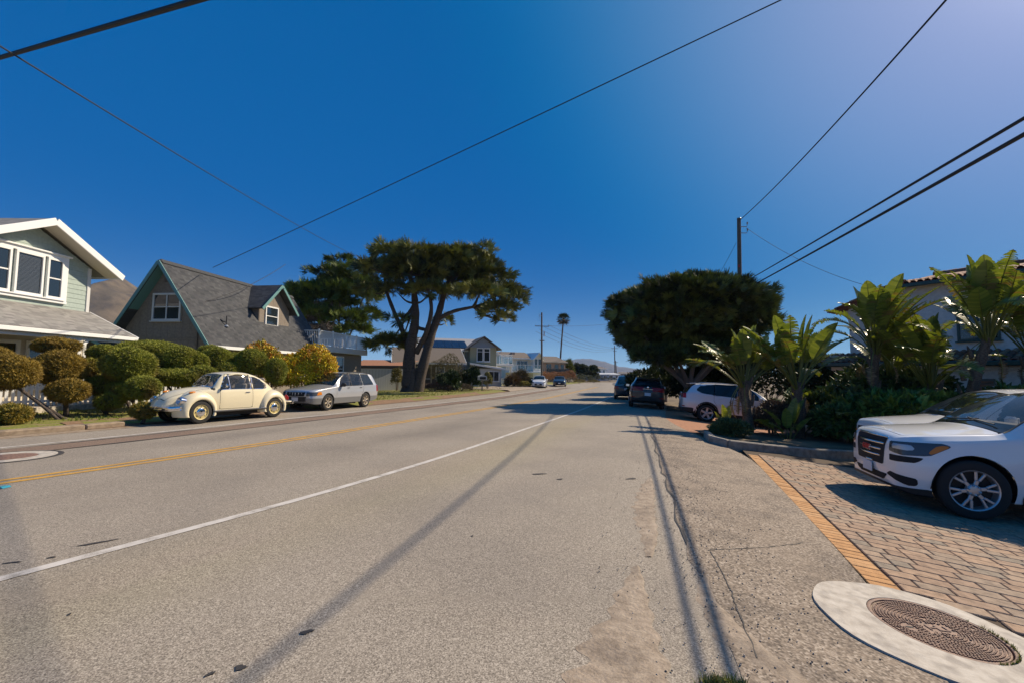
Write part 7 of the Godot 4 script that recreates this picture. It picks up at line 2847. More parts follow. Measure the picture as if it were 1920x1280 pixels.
# a clipped shrub: stems carrying dense rounded pads [x, y, f, radius, half height]
func topiary(label: String, pads: Array, root: Vector2, dark: Color, bright: Color):
	var base := gp(root.x, root.y, 0.08)
	var t := thing("clipped_shrub", label, "shrub", base, 0.0, "clipped shrubs along the white fence")
	var tuft: ArrayMesh
	if not M.has("tuft"):
		M.tuft = tuft_mesh(7, 0.085, 0.007, 0.75)
	tuft = M.tuft
	for p in pads:
		var c := Vector3(p[0], p[1], -p[2]) - base
		var r := Vector3(p[3], p[4] * 1.05, p[3] * 0.9)
		limb(t, "stem", [Vector3(rng.randf_range(-0.1, 0.1), -0.05, rng.randf_range(-0.1, 0.1)), Vector3(c.x * 0.35 + rng.randf_range(-0.1, 0.1), c.y * 0.3, c.z * 0.35), c - Vector3(0, r.y * 0.5, 0)], 0.055, 0.03, M.bark, 7)
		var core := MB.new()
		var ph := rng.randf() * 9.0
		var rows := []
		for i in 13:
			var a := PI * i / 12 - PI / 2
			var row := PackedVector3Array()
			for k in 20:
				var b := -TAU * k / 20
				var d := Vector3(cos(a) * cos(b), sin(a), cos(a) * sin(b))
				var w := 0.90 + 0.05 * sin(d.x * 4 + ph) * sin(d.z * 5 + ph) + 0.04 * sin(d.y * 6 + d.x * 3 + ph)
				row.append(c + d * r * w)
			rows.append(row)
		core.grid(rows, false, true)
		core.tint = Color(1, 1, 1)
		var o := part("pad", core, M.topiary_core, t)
		var xs := []
		var cs := []
		for k in int(12.6 * pow((r.x * r.x + r.x * r.y + r.y * r.y) / 3.0, 1.0) * 620.0):
			var d := Vector3(rng.randfn(), rng.randfn(), rng.randfn()).normalized()
			var w := 0.90 + 0.05 * sin(d.x * 4 + ph) * sin(d.z * 5 + ph) + 0.04 * sin(d.y * 6 + d.x * 3 + ph)
			var nn := (d / r).normalized()
			var q := c + d * r * (w + rng.randf_range(-0.04, 0.05) + (0.08 if rng.randf() < 0.04 else 0.0))
			xs.append(Transform3D(upright(nn + Vector3(rng.randfn(), rng.randfn() + 0.5, rng.randfn()) * 0.25, rng.randf() * TAU, Vector3.ONE * rng.randf_range(0.7, 1.25)), q))
			cs.append(dark.lerp(bright, clampf(rng.randf() * 0.9 + 0.15 * sin(d.x * 7 + ph) + 0.1, 0, 1)).lerp(Color(0.20, 0.11, 0.03), clampf(0.55 * sin(d.x * 3.1 + ph * 2.0) * sin(d.z * 2.7 - ph) * (1.0 - d.y), 0.0, 0.7)))
		scatter("foliage", tuft, M.needle, xs, cs, o)

func topiaries():
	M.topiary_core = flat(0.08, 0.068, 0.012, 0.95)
	var gd := Color(0.115, 0.13, 0.012)
	var gb := Color(0.33, 0.34, 0.03)
	var bd := Color(0.16, 0.105, 0.012)
	var bb := Color(0.37, 0.25, 0.03)
	topiary("brownish clipped shrub cut by the picture's edge, one big pad on a leaning trunk", [[-13.58, 1.41, 12.3, 0.66, 0.43], [-14.7, 1.75, 12.8, 0.55, 0.36]], Vector2(-12.6, 12.9), bd, bb)
	topiary("small low clipped mound near the kerb under the leaning trunk", [[-12.65, 0.36, 11.6, 0.40, 0.22]], Vector2(-12.65, 11.6), gd, bb)
	topiary("brown-tinged clipped shrub of three stacked pads before the porch window", [[-14.21, 2.22, 14.2, 0.57, 0.23], [-13.71, 1.53, 13.8, 0.65, 0.49], [-13.0, 0.87, 13.4, 0.5, 0.31]], Vector2(-13.3, 13.7), bd, bb)
	topiary("slender clipped shrub of three small tilted pads by the porch post", [[-13.94, 1.54, 15.0, 0.35, 0.30], [-13.1, 1.0, 14.6, 0.45, 0.27], [-12.46, 0.52, 14.2, 0.37, 0.22]], Vector2(-12.9, 14.6), bd, gb)
	topiary("clipped shrub with a large round green pad over smaller ones, nearest the cream car", [[-14.53, 2.07, 16.2, 0.49, 0.27], [-12.43, 1.63, 14.8, 0.76, 0.56], [-11.53, 0.95, 14.3, 0.47, 0.34], [-12.24, 0.87, 14.6, 0.51, 0.27]], Vector2(-11.9, 14.6), gd, gb)
	topiary("lowest little clipped mound beside the cream car's front bumper", [[-10.35, 0.36, 12.9, 0.30, 0.20]], Vector2(-10.35, 12.9), gd, bb)
	topiary("wide cloud-clipped shrub with long flat pads against the tan gable", [[-13.77, 2.13, 17.4, 1.26, 0.45], [-12.44, 1.87, 17.0, 0.72, 0.48], [-11.91, 1.78, 17.2, 0.4, 0.36], [-12.21, 1.26, 16.6, 1.13, 0.29], [-11.38, 1.38, 16.8, 0.47, 0.28]], Vector2(-12.3, 17.2), gd, gb)
	topiary("clipped shrub of tilted green pads behind the cream car's windscreen", [[-11.83, 1.97, 18.2, 0.55, 0.43], [-12.39, 2.24, 18.6, 0.39, 0.26], [-11.19, 1.47, 18.0, 0.42, 0.30], [-11.56, 1.82, 19.0, 0.45, 0.4]], Vector2(-11.7, 18.5), gd, gb)
	topiary("clipped green pads poking out of the yellow bush behind the cream car's roof", [[-10.67, 1.86, 18.6, 0.6, 0.5], [-9.63, 1.5, 18.6, 0.40, 0.5]], Vector2(-10.4, 18.9), gd, gb)

# a loose leafy bush
func bush(called: String, label: String, at: Vector3, rx: float, ry: float, n: int, mesh: ArrayMesh, dark: Color, bright: Color, group := "", rz := 0.0, top := Color(-1, 0, 0), kind := "shrub", m: Material = null) -> Node3D:
	var t := thing(called, label, kind, at, 0.0, group)
	if rz == 0.0:
		rz = rx
	var st := MB.new()
	for k in 7:
		var a := TAU * k / 7 + rng.randf()
		var e := Vector3(cos(a) * rx * 0.5, ry * 1.2, sin(a) * rz * 0.5)
		st.tube([Vector3(cos(a) * 0.08, 0, sin(a) * 0.08), e * 0.5 + Vector3(0, 0.05, 0), e], [0.03, 0.02, 0.008], 5)
	part("stems", st, M.bark_grey, t)
	var xs := []
	var cs := []
	var ph := rng.randf() * 9.0
	for k in n:
		var d := Vector3(rng.randfn(), rng.randfn(), rng.randfn()).normalized()
		if d.y < -0.35:
			d.y = -d.y
		var lump := 1.0 + 0.16 * sin(d.x * 4.2 + ph) * cos(d.z * 3.7 + ph) + 0.12 * sin(d.y * 5 + ph * 2 + d.x * 3.0)
		var rr := lerpf(0.55, 1.0, pow(rng.randf(), 0.45)) * lump
		var q := Vector3(d.x * rx * rr, ry + d.y * ry * rr, d.z * rz * rr)
		if q.y < 0.02:
			q.y = rng.randf_range(0.02, 0.2)
		xs.append(Transform3D(upright(d + Vector3(rng.randfn(), rng.randfn() + 0.4, rng.randfn()) * 0.45, rng.randf() * TAU, Vector3.ONE * rng.randf_range(0.7, 1.25)), q))
		var c := dark.lerp(bright, rng.randf())
		if top.r >= 0.0 and rng.randf() < clampf((0.5 + 0.6 * sin(d.x * 2.4 + ph) * sin(d.z * 3.1 + 1.0)) * 0.6, 0.0, 0.8):
			c = c.lerp(top, rng.randf_range(0.3, 1.0))
		cs.append(c)
	scatter("foliage", mesh, m if m else M.leaf, xs, cs, t)
	return t

func shrubs():
	var mid := cluster_mesh(9, 0.11, 0.055, 0.1, 11)
	var tiny := cluster_mesh(12, 0.07, 0.03, 0.10, 12)
	var big := cluster_mesh(7, 0.24, 0.11, 0.14, 13)
	var spiky := tuft_mesh(12, 0.75, 0.018, 0.55)
	# the yellow-orange bush and its arm behind the cream car
	bush("yellow_bush", "glowing yellow-green bush with orange tips between the cream car and the silver wagon", Vector3(-9.15, 0.02, -20.4), 1.45, 1.22, 2600, mid, Color(0.32, 0.27, 0.008), Color(0.80, 0.62, 0.02), "", 1.1, Color(0.62, 0.25, 0.015))
	bush("yellow_bush", "orange-flowered bush rising behind the clipped pads at the tan wall", Vector3(-11.4, 0.05, -20.6), 1.2, 1.3, 1500, mid, Color(0.20, 0.19, 0.012), Color(0.55, 0.43, 0.02), "", 0.8, Color(0.62, 0.24, 0.012))
	# plants round the bungalow and along the sandy drive
	bush("shrub", "dark green broad-leaved shrub right of the big trunk", Vector3(-5.6, -0.25, -41.0), 1.0, 0.85, 700, big, Color(0.015, 0.03, 0.008), Color(0.06, 0.10, 0.02), "shrubs by the bungalow")
	bush("shrub", "olive small-leaved tree-like shrub hanging over the bungalow porch", Vector3(-6.2, -0.25, -43.5), 1.7, 1.65, 1200, tiny, Color(0.06, 0.055, 0.012), Color(0.17, 0.14, 0.03), "shrubs by the bungalow")
	bush("shrub", "tall dark shrub behind the letter box", Vector3(-3.9, -0.25, -44.2), 0.9, 1.05, 800, big, Color(0.012, 0.025, 0.008), Color(0.05, 0.085, 0.018), "shrubs by the bungalow")
	bush("shrub", "yellowish narrow shrub right of the letter box", Vector3(-2.5, -0.25, -47.5), 0.45, 0.9, 380, mid, Color(0.08, 0.08, 0.012), Color(0.24, 0.22, 0.03), "shrubs by the bungalow")
	bush("shrub", "twiggy brown low shrub at the foot of the bungalow", Vector3(-6.9, -0.2, -40.2), 1.7, 0.36, 800, tiny, Color(0.07, 0.045, 0.03), Color(0.19, 0.12, 0.08), "shrubs by the bungalow", 0.6)
	bush("shrub", "second twiggy brown shrub nearer the sandy drive", Vector3(-4.6, -0.2, -41.2), 1.2, 0.34, 600, tiny, Color(0.06, 0.045, 0.028), Color(0.16, 0.115, 0.07), "shrubs by the bungalow", 0.6)
	bush("shrub", "pale yellow-green shrub beside the big trunk's left flank", Vector3(-10.3, -0.2, -41.0), 0.5, 1.1, 420, mid, Color(0.10, 0.09, 0.02), Color(0.30, 0.25, 0.06), "shrubs by the bungalow")
	for q in [[0.2, 56.0, 0.7, 0.55, "reddish-brown spiky shrub in front of the white balcony house", Color(0.07, 0.04, 0.015), Color(0.18, 0.11, 0.03)], [1.1, 57.5, 0.8, 0.85, "tall bronze spiky shrub in front of the cream house", Color(0.05, 0.04, 0.012), Color(0.15, 0.11, 0.03)], [1.6, 55.5, 0.7, 0.4, "bright yellow-green mounded shrub by the white hatchback", Color(0.14, 0.12, 0.012), Color(0.36, 0.30, 0.03)], [2.3, 57.5, 0.6, 0.55, "deep green shrub just left of the white hatchback", Color(0.03, 0.05, 0.01), Color(0.10, 0.14, 0.025)]]:
		var spk: bool = String(q[4]).contains("spiky")
		bush("shrub", q[4], Vector3(q[0], -0.25, -q[1]), q[2], q[3], 500, spiky if spk else mid, q[5], q[6], "shrubs before the far houses")
	for q in [[6.2, 82.0, 1.6, 1.0, "orange-brown hedge bush behind the dark sedan"], [8.4, 84.0, 1.8, 1.1, "orange-brown hedge bush right of the dark sedan"], [10.6, 85.0, 1.7, 1.2, "orange-brown hedge bush under the salmon house balcony"]]:
		bush("shrub", q[4], Vector3(q[0], -0.25, -q[1]), q[2], q[3], 700, mid, Color(0.16, 0.06, 0.02), Color(0.38, 0.16, 0.05), "shrubs before the far houses")
	var far := [[11.6, 90.0, 1.6, 0.85, "dark green hedge bush at the road's end, by the salmon house"], [13.6, 93.0, 1.6, 0.9, "dark green hedge bush at the road's end, middle one"], [15.8, 96.0, 1.6, 0.8, "dark olive hedge bush at the road's end, before the grey house"], [18.2, 101.0, 1.6, 0.8, "grey-green bush at the road's end, by the blue-grey house"], [12.6, 85.0, 1.2, 0.35, "yellow low shrub edging the road's end"], [16.2, 90.0, 1.2, 0.3, "tawny low shrub edging the road's end"], [24.0, 112.0, 2.2, 0.5, "green low shrub below the far white house"]]
	for k in far.size():
		var q = far[k]
		var yel := k == 4 or k == 5
		bush("shrub", q[4], Vector3(q[0], -0.25, -q[1]), q[2], q[3], 650, mid if k < 4 else tiny, Color(0.12, 0.10, 0.015) if yel else Color(0.025, 0.035, 0.012), Color(0.30, 0.22, 0.04) if yel else Color(0.085, 0.10, 0.03), "shrubs before the far houses")
	leafy_tree("broad_tree", "small grey-green tree in front of the far grey house", Vector3(14.6, -0.3, -98), 3.9, 1.8, Color(0.03, 0.04, 0.015), Color(0.09, 0.10, 0.04))
	leafy_tree("broad_tree", "olive spreading tree before the road's end, right of the salmon house", Vector3(17.6, -0.3, -102), 3.5, 2.0, Color(0.035, 0.045, 0.012), Color(0.11, 0.12, 0.03))
	leafy_tree("broad_tree", "pale bare-looking tree above the tan house's roof, behind the cypress", Vector3(-21.5, -0.3, -52), 11.0, 2.6, Color(0.12, 0.10, 0.09), Color(0.24, 0.20, 0.18))
	# dark growth under and beside the near cypress
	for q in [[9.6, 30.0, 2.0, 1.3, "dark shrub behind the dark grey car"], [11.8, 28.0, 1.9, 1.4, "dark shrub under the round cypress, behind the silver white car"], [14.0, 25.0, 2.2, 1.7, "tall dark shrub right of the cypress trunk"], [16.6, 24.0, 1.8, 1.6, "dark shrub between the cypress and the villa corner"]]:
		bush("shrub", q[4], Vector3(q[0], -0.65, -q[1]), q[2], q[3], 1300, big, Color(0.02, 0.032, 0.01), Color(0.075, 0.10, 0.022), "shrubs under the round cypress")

# ------------------------------------------------------------------ giant banana-like plants
# a leaf on its stalk: starts upward from the origin, leans towards +x; split leaves fall into strips
func paddle(theta0: float, theta1: float, blade: float, wide: float, split: float, seed_: int, dead := false) -> ArrayMesh:
	var r := RandomNumberGenerator.new()
	r.seed = seed_
	var mb := MB.new()
	var n := 22
	var stalk := 1.15
	var pts := []
	var dirs := []
	var p := Vector3.ZERO
	var total := stalk + blade
	for k in n + 1:
		var u := float(k) / n
		var th := theta0 + theta1 * pow(u, 1.6)
		var d := Vector3(sin(th), cos(th), 0)
		pts.append(p)
		dirs.append(d)
		p += d * total / n
	# stalk and midrib
	mb.tint = Color(0.17, 0.19, 0.05)
	var rr := []
	for k in n + 1:
		rr.append(lerpf(0.032, 0.006, float(k) / n))
	mb.tube(pts, rr, 6)
	var k0 := int(n * stalk / total)
	var fold := r.randf_range(0.15, 0.5)
	for side in [-1, 1]:
		var m := (n - k0) * 2
		var gap_from := -1
		for j in m:
			var u0 := float(j) / m
			var u1 := float(j + 1) / m
			var cut_ := r.randf() < split
			var a := _mid(pts, k0, n, u0)
			var b := _mid(pts, k0, n, u1)
			var da := _mid(dirs, k0, n, u0)
			var w0 := wide * _blade_w(u0)
			var w1 := wide * _blade_w(u1 - (0.012 if cut_ else 0.0))
			var g := r.randf_range(0.85, 1.1)
			var droop := (r.randf_range(0.2, 0.9) if split > 0.3 else r.randf_range(-0.02, 0.08)) * (1.0 if split > 0.3 else 0.5)
			var nn := Vector3(-da.y, da.x, 0)         # upper side of the blade
			var out0 := (Vector3(0, 0, side) * cos(fold) + nn * sin(fold)).normalized()
			var out1 := (out0 + Vector3(0, -droop, 0) + da * 0.25).normalized()
			var tone := r.randf_range(0.0, 1.0)
			mb.tint = Color(0.11, 0.155, 0.028).lerp(Color(0.30, 0.33, 0.065), tone * 0.7 + 0.1)
			if dead:
				mb.tint = Color(0.12, 0.075, 0.035).lerp(Color(0.30, 0.21, 0.11), tone)
			elif split > 0.3 and r.randf() < 0.10:
				mb.tint = Color(0.20, 0.15, 0.06)
			var e := 0.10 if cut_ and split > 0.3 else 0.0
			var am := a + out0 * w0 * 0.5
			var bm := b + out0 * w1 * 0.5 - da * e * 0.2
			var at := am + out1 * w0 * 0.5 * g
			var bt := bm + out1 * w1 * 0.5 * g - da * e * 0.5
			if side > 0:
				mb.quad(a, am, bm, b)
				mb.quad(am, at, bt, bm)
			else:
				mb.quad(b, bm, am, a)
				mb.quad(bm, bt, at, am)
	return mb.mesh()

func _blade_w(u: float) -> float:
	return 0.5 * pow(sin(PI * clampf(pow(u, 0.75) * 0.97 + 0.03, 0, 1)), 0.65) + 0.01

func _mid(a: Array, k0: int, n: int, u: float) -> Vector3:
	var x := k0 + u * (n - k0)
	var k := mini(int(x), n - 1)
	return (a[k] as Vector3).lerp(a[k + 1], x - k)

func big_leaf_plant(label: String, at: Vector3, high: float, lean: Vector3, r0: float, n: int, spread_: float, scale_: float, tattered: float, fan := -1.0):
	var t := thing("banana_plant", label, "plant", at, 0.0, "broad-leaved plants in the bed")
	var top := lean + Vector3(0, high, 0)
	if high > 0.3:
		var tr := limb(t, "trunk", [Vector3(0, -0.1, 0), lean * 0.25 + Vector3(0, high * 0.35, 0), lean * 0.65 + Vector3(0, high * 0.7, 0), top], r0, r0 * 0.75, M.palm_bark, 12)
		for k in 9:      # old leaf bases, wrapped round the stem
			var u := 0.35 + 0.6 * k / 9.0
			var c := lean * u * u + Vector3(0, high * u, 0)
			var a := k * 2.4
			var mb := MB.new()
			mb.tint = Color(1, 1, 1)
			var d := Vector3(cos(a), 0, sin(a))
			mb.tube([c + d * r0 * 0.72, c + d * r0 * 1.0 + Vector3(0, 0.16, 0), c + d * r0 * 1.35 + Vector3(0, 0.34, 0)], [r0 * 0.45, r0 * 0.36, r0 * 0.10], 7)
			part("leaf_base", mb, M.palm_bark, tr)
	if fan < 0.0:
		fan = rng.randf() * TAU
	for k in (4 if high > 0.5 else 1):      # dead leaves hanging against the stem
		var da := rng.randf() * TAU
		var o := share("dead_leaf", M.paddles[8], M.leaf, t)
		o.transform = Transform3D(Basis(Vector3.UP, da) * Basis(Vector3.BACK, -rng.randf_range(2.1, 2.6)) * Basis.from_scale(Vector3.ONE * scale_ * rng.randf_range(0.4, 0.62)), top + Vector3(cos(da), 0, -sin(da)) * r0 * 0.6 + Vector3(0, -0.1, 0))
	for k in n:      # leaves rise in a fan, the outer ones bent over and torn
		var u := (k + 0.5) / n * 2.0 - 1.0
		var young := absf(u) < 0.35
		var a := fan + (PI if u < 0.0 else 0.0) + rng.randfn(0.0, 0.42)
		var which := 0
		if young:
			which = rng.randi() % 3
		else:
			which = 3 + rng.randi() % 5 if rng.randf() < tattered else 1 + rng.randi() % 3
		var o := share("leaf", M.paddles[which], M.banana, t)
		var tilt := absf(u) * 0.62 * spread_ + rng.randf_range(-0.06, 0.08)
		o.transform = Transform3D(Basis(Vector3.UP, a) * Basis(Vector3.BACK, -tilt) * Basis(Vector3.UP, rng.randfn(0.0, 0.5)) * Basis.from_scale(Vector3.ONE * scale_ * rng.randf_range(0.72, 1.05)), top + Vector3(cos(a), 0, -sin(a)) * r0 * 0.35 + Vector3(0, -0.25, 0))

func banana_bed():
	M.paddles = [paddle(0.02, 0.12, 1.2, 0.62, 0.05, 1), paddle(0.03, 0.35, 1.35, 0.66, 0.15, 2), paddle(0.05, 0.6, 1.35, 0.64, 0.35, 3), paddle(0.05, 0.85, 1.35, 0.66, 0.5, 4), paddle(0.08, 1.2, 1.35, 0.64, 0.65, 5), paddle(0.1, 1.5, 1.3, 0.62, 0.75, 6), paddle(0.05, 0.6, 1.4, 0.66, 0.75, 7), paddle(0.1, 1.9, 1.25, 0.6, 0.65, 8), paddle(0.1, 1.2, 1.1, 0.5, 0.8, 9, true)]
	big_leaf_plant("broad-leaved plant with one stout brown trunk at the corner of the bed", Vector3(7.55, -0.42, -14.6), 1.75, Vector3(-0.12, 0, 0), 0.17, 24, 1.25, 0.95, 0.45, 0.3)
	big_leaf_plant("broad-leaved plant with upright ribbed leaves, second from the corner of the bed", Vector3(9.05, -0.5, -14.4), 1.8, Vector3(-0.1, 0, 0.1), 0.15, 24, 1.15, 1.0, 0.55, 0.15)
	big_leaf_plant("tall tattered broad-leaved plant before the villa's corner window", Vector3(11.4, -0.6, -14.4), 3.0, Vector3(0.1, 0, 0), 0.14, 30, 0.95, 1.0, 0.75, 1.35)
	big_leaf_plant("broad-leaved plant with slim pale stems between two taller ones", Vector3(12.3, -0.6, -14.9), 2.1, Vector3(0.05, 0, 0), 0.12, 24, 0.9, 0.98, 0.75, 1.2)
	big_leaf_plant("broad-leaved plant with the thickest fibrous trunk, right of the wall vent's left edge", Vector3(12.75, -0.6, -13.9), 1.9, Vector3(0, 0, 0), 0.24, 30, 1.1, 1.02, 0.7, 0.6)
	big_leaf_plant("tallest broad-leaved plant on a long leaning trunk above the white crossover", Vector3(12.55, -0.6, -12.9), 3.25, Vector3(1.0, 0, 0), 0.15, 30, 1.0, 1.08, 0.85, 0.9)
	big_leaf_plant("tattered broad-leaved plant at the picture's edge beside the leaning one", Vector3(14.9, -0.6, -13.2), 2.9, Vector3(0.2, 0, 0), 0.14, 24, 1.0, 0.95, 0.85, 1.0)
	# young ones without a trunk
	for q in [[7.0, 15.2, 0.5, "young yellow-green plant left of the stout trunk at the bed's corner"], [8.35, 13.9, 0.7, "young yellow-green plant just right of the stout corner trunk"], [10.3, 13.6, 0.9, "leafy young plant in mid bed behind the kerb"], [11.6, 13.2, 0.85, "leafy young plant with tall pale stalks, mid bed"], [13.4, 12.4, 0.7, "young plant whose leaves show over the white car's bonnet"], [9.8, 15.6, 1.1, "young plant with long leaves at the back of the bed"]]:
		big_leaf_plant(q[3], Vector3(q[0], gy(q[0], -q[1]) + 0.05, -q[1]), 0.1, Vector3.ZERO, 0.08, 8, 1.2, q[2] * 0.85, 0.2)
	# the tangle beneath
	var big := cluster_mesh(8, 0.26, 0.13, 0.16, 21)
	var tiny := cluster_mesh(12, 0.10, 0.035, 0.14, 22)
	for q in [[6.3, 13.2, 0.45, 0.2, "low feathery plant spilling over the kerb's near corner", true, Color(0.05, 0.06, 0.018), Color(0.18, 0.19, 0.05)], [8.4, 14.8, 0.62, 0.5, "dry reddish-brown thicket between the first two trunks", true, Color(0.05, 0.03, 0.018), Color(0.16, 0.09, 0.045)], [10.0, 13.8, 0.7, 0.5, "dark green thicket behind the middle of the kerb", false, Color(0.03, 0.055, 0.012), Color(0.12, 0.19, 0.035)], [11.0, 13.1, 0.9, 0.7, "glossy green leafy thicket left of the white cars", false, Color(0.04, 0.08, 0.014), Color(0.18, 0.28, 0.04)], [12.4, 13.2, 0.9, 0.7, "glossy green leafy thicket behind the white cars' bonnets", false, Color(0.04, 0.08, 0.014), Color(0.18, 0.27, 0.04)], [13.9, 11.9, 1.2, 0.8, "leafy thicket with a few red flowers above the white car's roof", false, Color(0.04, 0.07, 0.014), Color(0.16, 0.24, 0.04)], [10.6, 15.4, 1.1, 0.7, "deep shaded thicket at the back of the bed", false, Color(0.025, 0.045, 0.01), Color(0.10, 0.14, 0.025)], [12.6, 15.6, 1.8, 1.1, "deep shaded thicket along the villa's wall", false, Color(0.025, 0.045, 0.01), Color(0.10, 0.14, 0.025)]]:
		bush("thicket", q[4], Vector3(q[0], gy(q[0], -q[1]) + 0.06, -q[1]), q[2], q[3], 900 if not q[5] else 1200, tiny if q[5] else big, q[6], q[7], "undergrowth in the planting bed", 0.0, Color(-1, 0, 0), "undergrowth")
	var fl := MB.new()
	for k in 7:
		fl.ball(Vector3(13.75 + rng.randfn(0, 0.08), 0.93 + rng.randfn(0, 0.05), -11.8 + rng.randfn(0, 0.06)), Vector3.ONE * 0.035, 5, 8)
	one("flower_head", fl, M.red, "small red flower head showing above the white car's roof", "flower")

func palm():
	var t := thing("palm_tree", "tall slender palm with a small round crown, beyond the far utility pole", "tree", Vector3(11.3, -0.3, -105))
	limb(t, "trunk", [Vector3(-0.35, 0, 0), Vector3(-0.1, 5, 0), Vector3(0.25, 10, 0), Vector3(0.6, 14.2, 0)], 0.22, 0.15, M.bark, 8)
	for k in 40:
		var mb := MB.new()
		var a := k * 2.4
		var th := lerpf(-1.0, 1.35, k / 39.0)
		var d := Vector3(cos(a) * cos(th), sin(th), sin(a) * cos(th))
		mb.tint = Color(0.04, 0.06, 0.015) if k > 14 else Color(0.16, 0.12, 0.06)
		var st := Vector3(0.6, 14.3, 0)
		mb.tube([st, st + d * 0.8], 0.03, 4)
		var s := d.cross(Vector3.UP).normalized()
		for j in 9:
			var b := (j - 4) * 0.3
			var e := (d * cos(b) + s * sin(b)).normalized()
			var w := e.cross(d.cross(s)).normalized() * 0.07
			mb.tri(st + d * 0.7, st + d * 0.8 + e * 0.5 + w, st + d * 0.8 + e * 1.05 + Vector3(0, -0.15, 0))
			mb.tri(st + d * 0.7, st + d * 0.8 + e * 1.05 + Vector3(0, -0.15, 0), st + d * 0.8 + e * 0.5 - w)
		part("frond", mb, M.leaf, t)
	bush("shrub", "small upright yellow-green palm-like plant beside the salmon house", Vector3(11.8, -0.3, -96), 0.9, 2.2, 420, tuft_mesh(9, 0.9, 0.05, 0.5), Color(0.08, 0.10, 0.012), Color(0.26, 0.26, 0.03), "shrubs before the far houses")

func build_plants():
	cypresses()
	topiaries()
	shrubs()
	banana_bed()
	palm()

# ------------------------------------------------------------------ poles and wires
func sag(a: Vector3, b: Vector3, drop: float, n := 40) -> Array:
	var o := []
	for k in n + 1:
		var t := float(k) / n
		o.append(a.lerp(b, t) - Vector3(0, 4.0 * drop * t * (1.0 - t), 0))
	return o

func wire(label: String, a: Vector3, b: Vector3, drop: float, r: float, called := "wire", n := 40):
	var mb := MB.new()
	mb.tube(sag(a, b, drop, n), r, 6)
	one(called, mb, M.wire, label, "wire")

func pole(label: String, at: Vector3, high: float, r: float, lean: Vector3, arms: Array) -> Node3D:
	var t := thing("utility_pole", label, "pole", at)
	var mb := MB.new()
	mb.tube([Vector3.ZERO, lean * 0.5 + Vector3(0, high * 0.5, 0), lean + Vector3(0, high, 0)], [r, r * 0.86, r * 0.72], 14)
	part("shaft", mb, M.pole, t)
	for q in arms:      # [height, half width, turn]
		var c: Vector3 = lean * (q[0] / high) + Vector3(0, q[0], 0)
		var b := Basis(Vector3.UP, q[2])
		var am := MB.new()
		am.bbox(c + b * Vector3(0, 0, r), Vector3(q[1] * 2.0, 0.1, 0.09), 0.01, b)
		var o := part("cross_arm", am, M.pole, t)
		for u in [-0.92, -0.45, 0.45, 0.92]:
			var ins := MB.new()
			ins.lathe([Vector2(0.02, 0.04), Vector2(0.05, 0.07), Vector2(0.03, 0.11), Vector2(0.05, 0.14), Vector2(0.02, 0.2)], Transform3D(Basis(), c + b * Vector3(u * q[1], 0, r)), 8)
			part("insulator", ins, M.insulator, o)
	return t

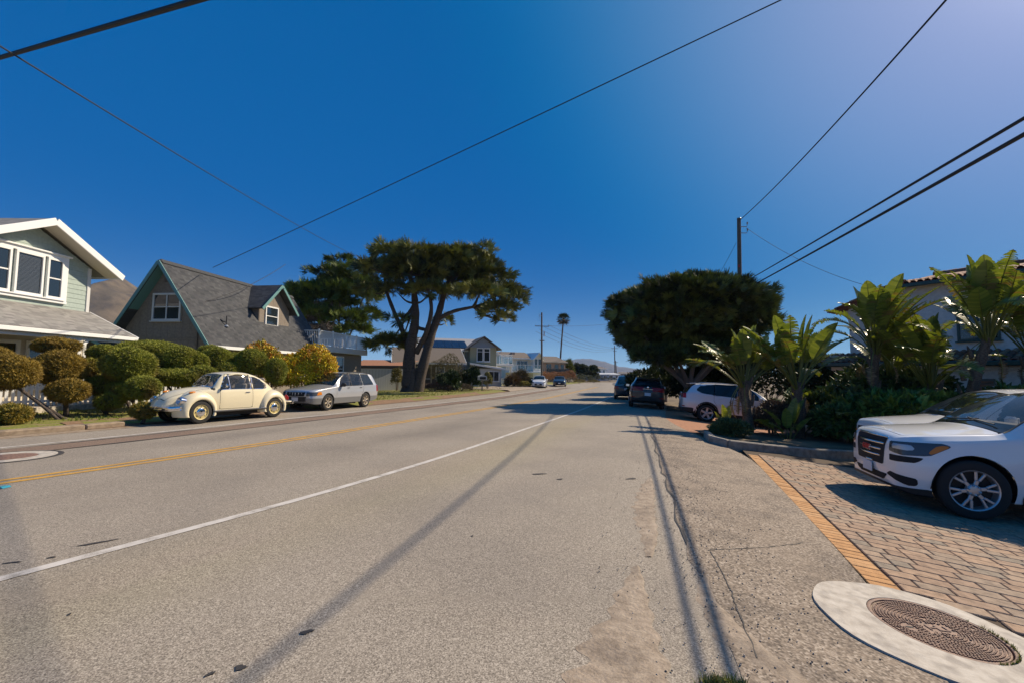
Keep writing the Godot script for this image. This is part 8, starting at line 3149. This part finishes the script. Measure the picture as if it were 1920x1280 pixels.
func build_wires():
	var P := Vector3(14.05, -0.66, -28.0)
	var t := pole("brown wooden utility pole rising out of the round cypress", P, 11.95, 0.16, Vector3(0.16, 0, 0), [])
	for y in [11.4, 11.0]:
		var br := MB.new()
		br.tube([Vector3(0.15, y, 0.1), Vector3(0.5, y - 0.05, 0.25), Vector3(0.55, y + 0.1, 0.25)], 0.025, 6)
		part("bracket", br, M.steel, t)
		var ins := MB.new()
		ins.lathe([Vector2(0.02, 0), Vector2(0.06, 0.03), Vector2(0.035, 0.07), Vector2(0.06, 0.1), Vector2(0.02, 0.16)], Transform3D(Basis(), Vector3(0.55, y + 0.1, 0.25)), 10)
		part("insulator", ins, M.insulator, t)
	var cp := MB.new()
	cp.lathe([Vector2(0.13, 0), Vector2(0.13, 0.03), Vector2(0.001, 0.06)], Transform3D(Basis(), Vector3(0.16, 11.95, 0)), 12)
	part("pole_cap", cp, M.steel, t)
	var tag_ := MB.new()
	tag_.bbox(Vector3(0.02, 8.9, 0.15), Vector3(0.10, 0.16, 0.01), 0.003)
	part("tag_plate", tag_, M.red, t)
	var T := P + Vector3(0.2, 11.85, 0.1)
	wire("single wire from the near pole's top, running up out of sight", T, Vector3(4.9, 8.4, 4.0), 0.55, 0.022, "wire", 60)
	var K := P + Vector3(0.1, 7.75, 0.1)
	wire("upper of the two thick parallel cables at the near pole, over the villa", K + Vector3(0, 0.0, 0), Vector3(2.6, 3.42, 3.5), 0.03, 0.021, "cable", 60)
	wire("lower of the two thick parallel cables at the near pole, over the villa", K - Vector3(0, 0.45, 0), Vector3(2.6, 3.36, 3.5), 0.05, 0.026, "cable", 60)
	wire("thin service wire from the near pole down to the villa's roof", P + Vector3(0.5, 11.3, 0.2), Vector3(18.5, 5.6, -22.0), 0.5, 0.012)
	wire("thin guy wire slanting left from the near pole into the cypress", P + Vector3(-0.05, 10.4, 0), Vector3(11.9, 6.6, -27.0), 0.05, 0.010)
	# across the road to the steep-roofed house
	wire("long wire crossing the road overhead, ending at the tan house", Vector3(18.24, 12.98, -4.0), Vector3(-16.7, 7.2, -25.0), 0.1, 0.016, "wire", 70)
	wire("short drop wire hanging to the tan house's gable", Vector3(-15.0, 8.5, -29.6), Vector3(-16.45, 4.75, -22.9), 0.35, 0.014)
	wire("thin wire along the far side, from the upper left corner to the big cypress", Vector3(-7.33, 6.01, -3.26), Vector3(-12.91, 11.31, -40.0), 0.3, 0.013, "wire", 60)
	wire("thick black cable cutting the picture's upper left corner", Vector3(-18.36, 10.91, -14.0), Vector3(4.06, 6.32, -3.2), 0.0, 0.055, "cable", 30)
	# the far poles
	var a := Vector3(4.75, -0.3, -72)
	var t1 := pole("tall far utility pole with two cross-arms behind the white hatchback", a, 11.4, 0.17, Vector3(-0.05, 0, 0), [[9.2, 1.15, 0.25], [6.9, 0.4, 0.25]])
	var pin := MB.new()
	pin.tube([Vector3(-0.45, 10.2, 0.1), Vector3(-0.45, 11.3, 0.1)], 0.03, 5)
	pin.bbox(Vector3(-0.25, 10.9, 0.1), Vector3(0.5, 0.06, 0.06), 0.01)
	part("top_bracket", pin, M.steel, t1)
	var tf := MB.new()
	tf.tube([Vector3(0.35, 7.6, 0.1), Vector3(0.35, 8.4, 0.1)], 0.1, 10)
	part("transformer", tf, M.steel, t1)
	var b := Vector3(34.0, -0.4, -150)
	pole("distant utility pole with a cross-arm at the road's end", b, 11.2, 0.2, Vector3(-0.1, 0, 0), [[10.3, 1.3, 0.2], [9.4, 0.7, 0.2]])
	var c := Vector3(40.5, -0.4, -176)
	pole("distant second utility pole just behind the first at the road's end", c, 7.0, 0.2, Vector3(-0.3, 0, 0), [[6.4, 0.9, 0.2]])
	for k in 4:
		var u: float = [-1.0, -0.4, 0.4, 1.0][k]
		wire("far wire from the far pole to the distant one, " + ["lowest", "third", "second", "topmost"][k] + " of four", a + Vector3(u, 8.4 + k * 0.35, 0), b + Vector3(u, 9.6 + k * 0.3, 0), 1.6 - k * 0.2, 0.022, "wire", 30)
	wire("thin far wire from the nearer far pole, vanishing behind the cypress", a + Vector3(0.9, 9.3, 0), Vector3(30, 13.5, -88), 0.9, 0.02, "wire", 20)

func build_all():
	build_ground()
	build_houses()
	build_cars()
	build_plants()
	build_wires()
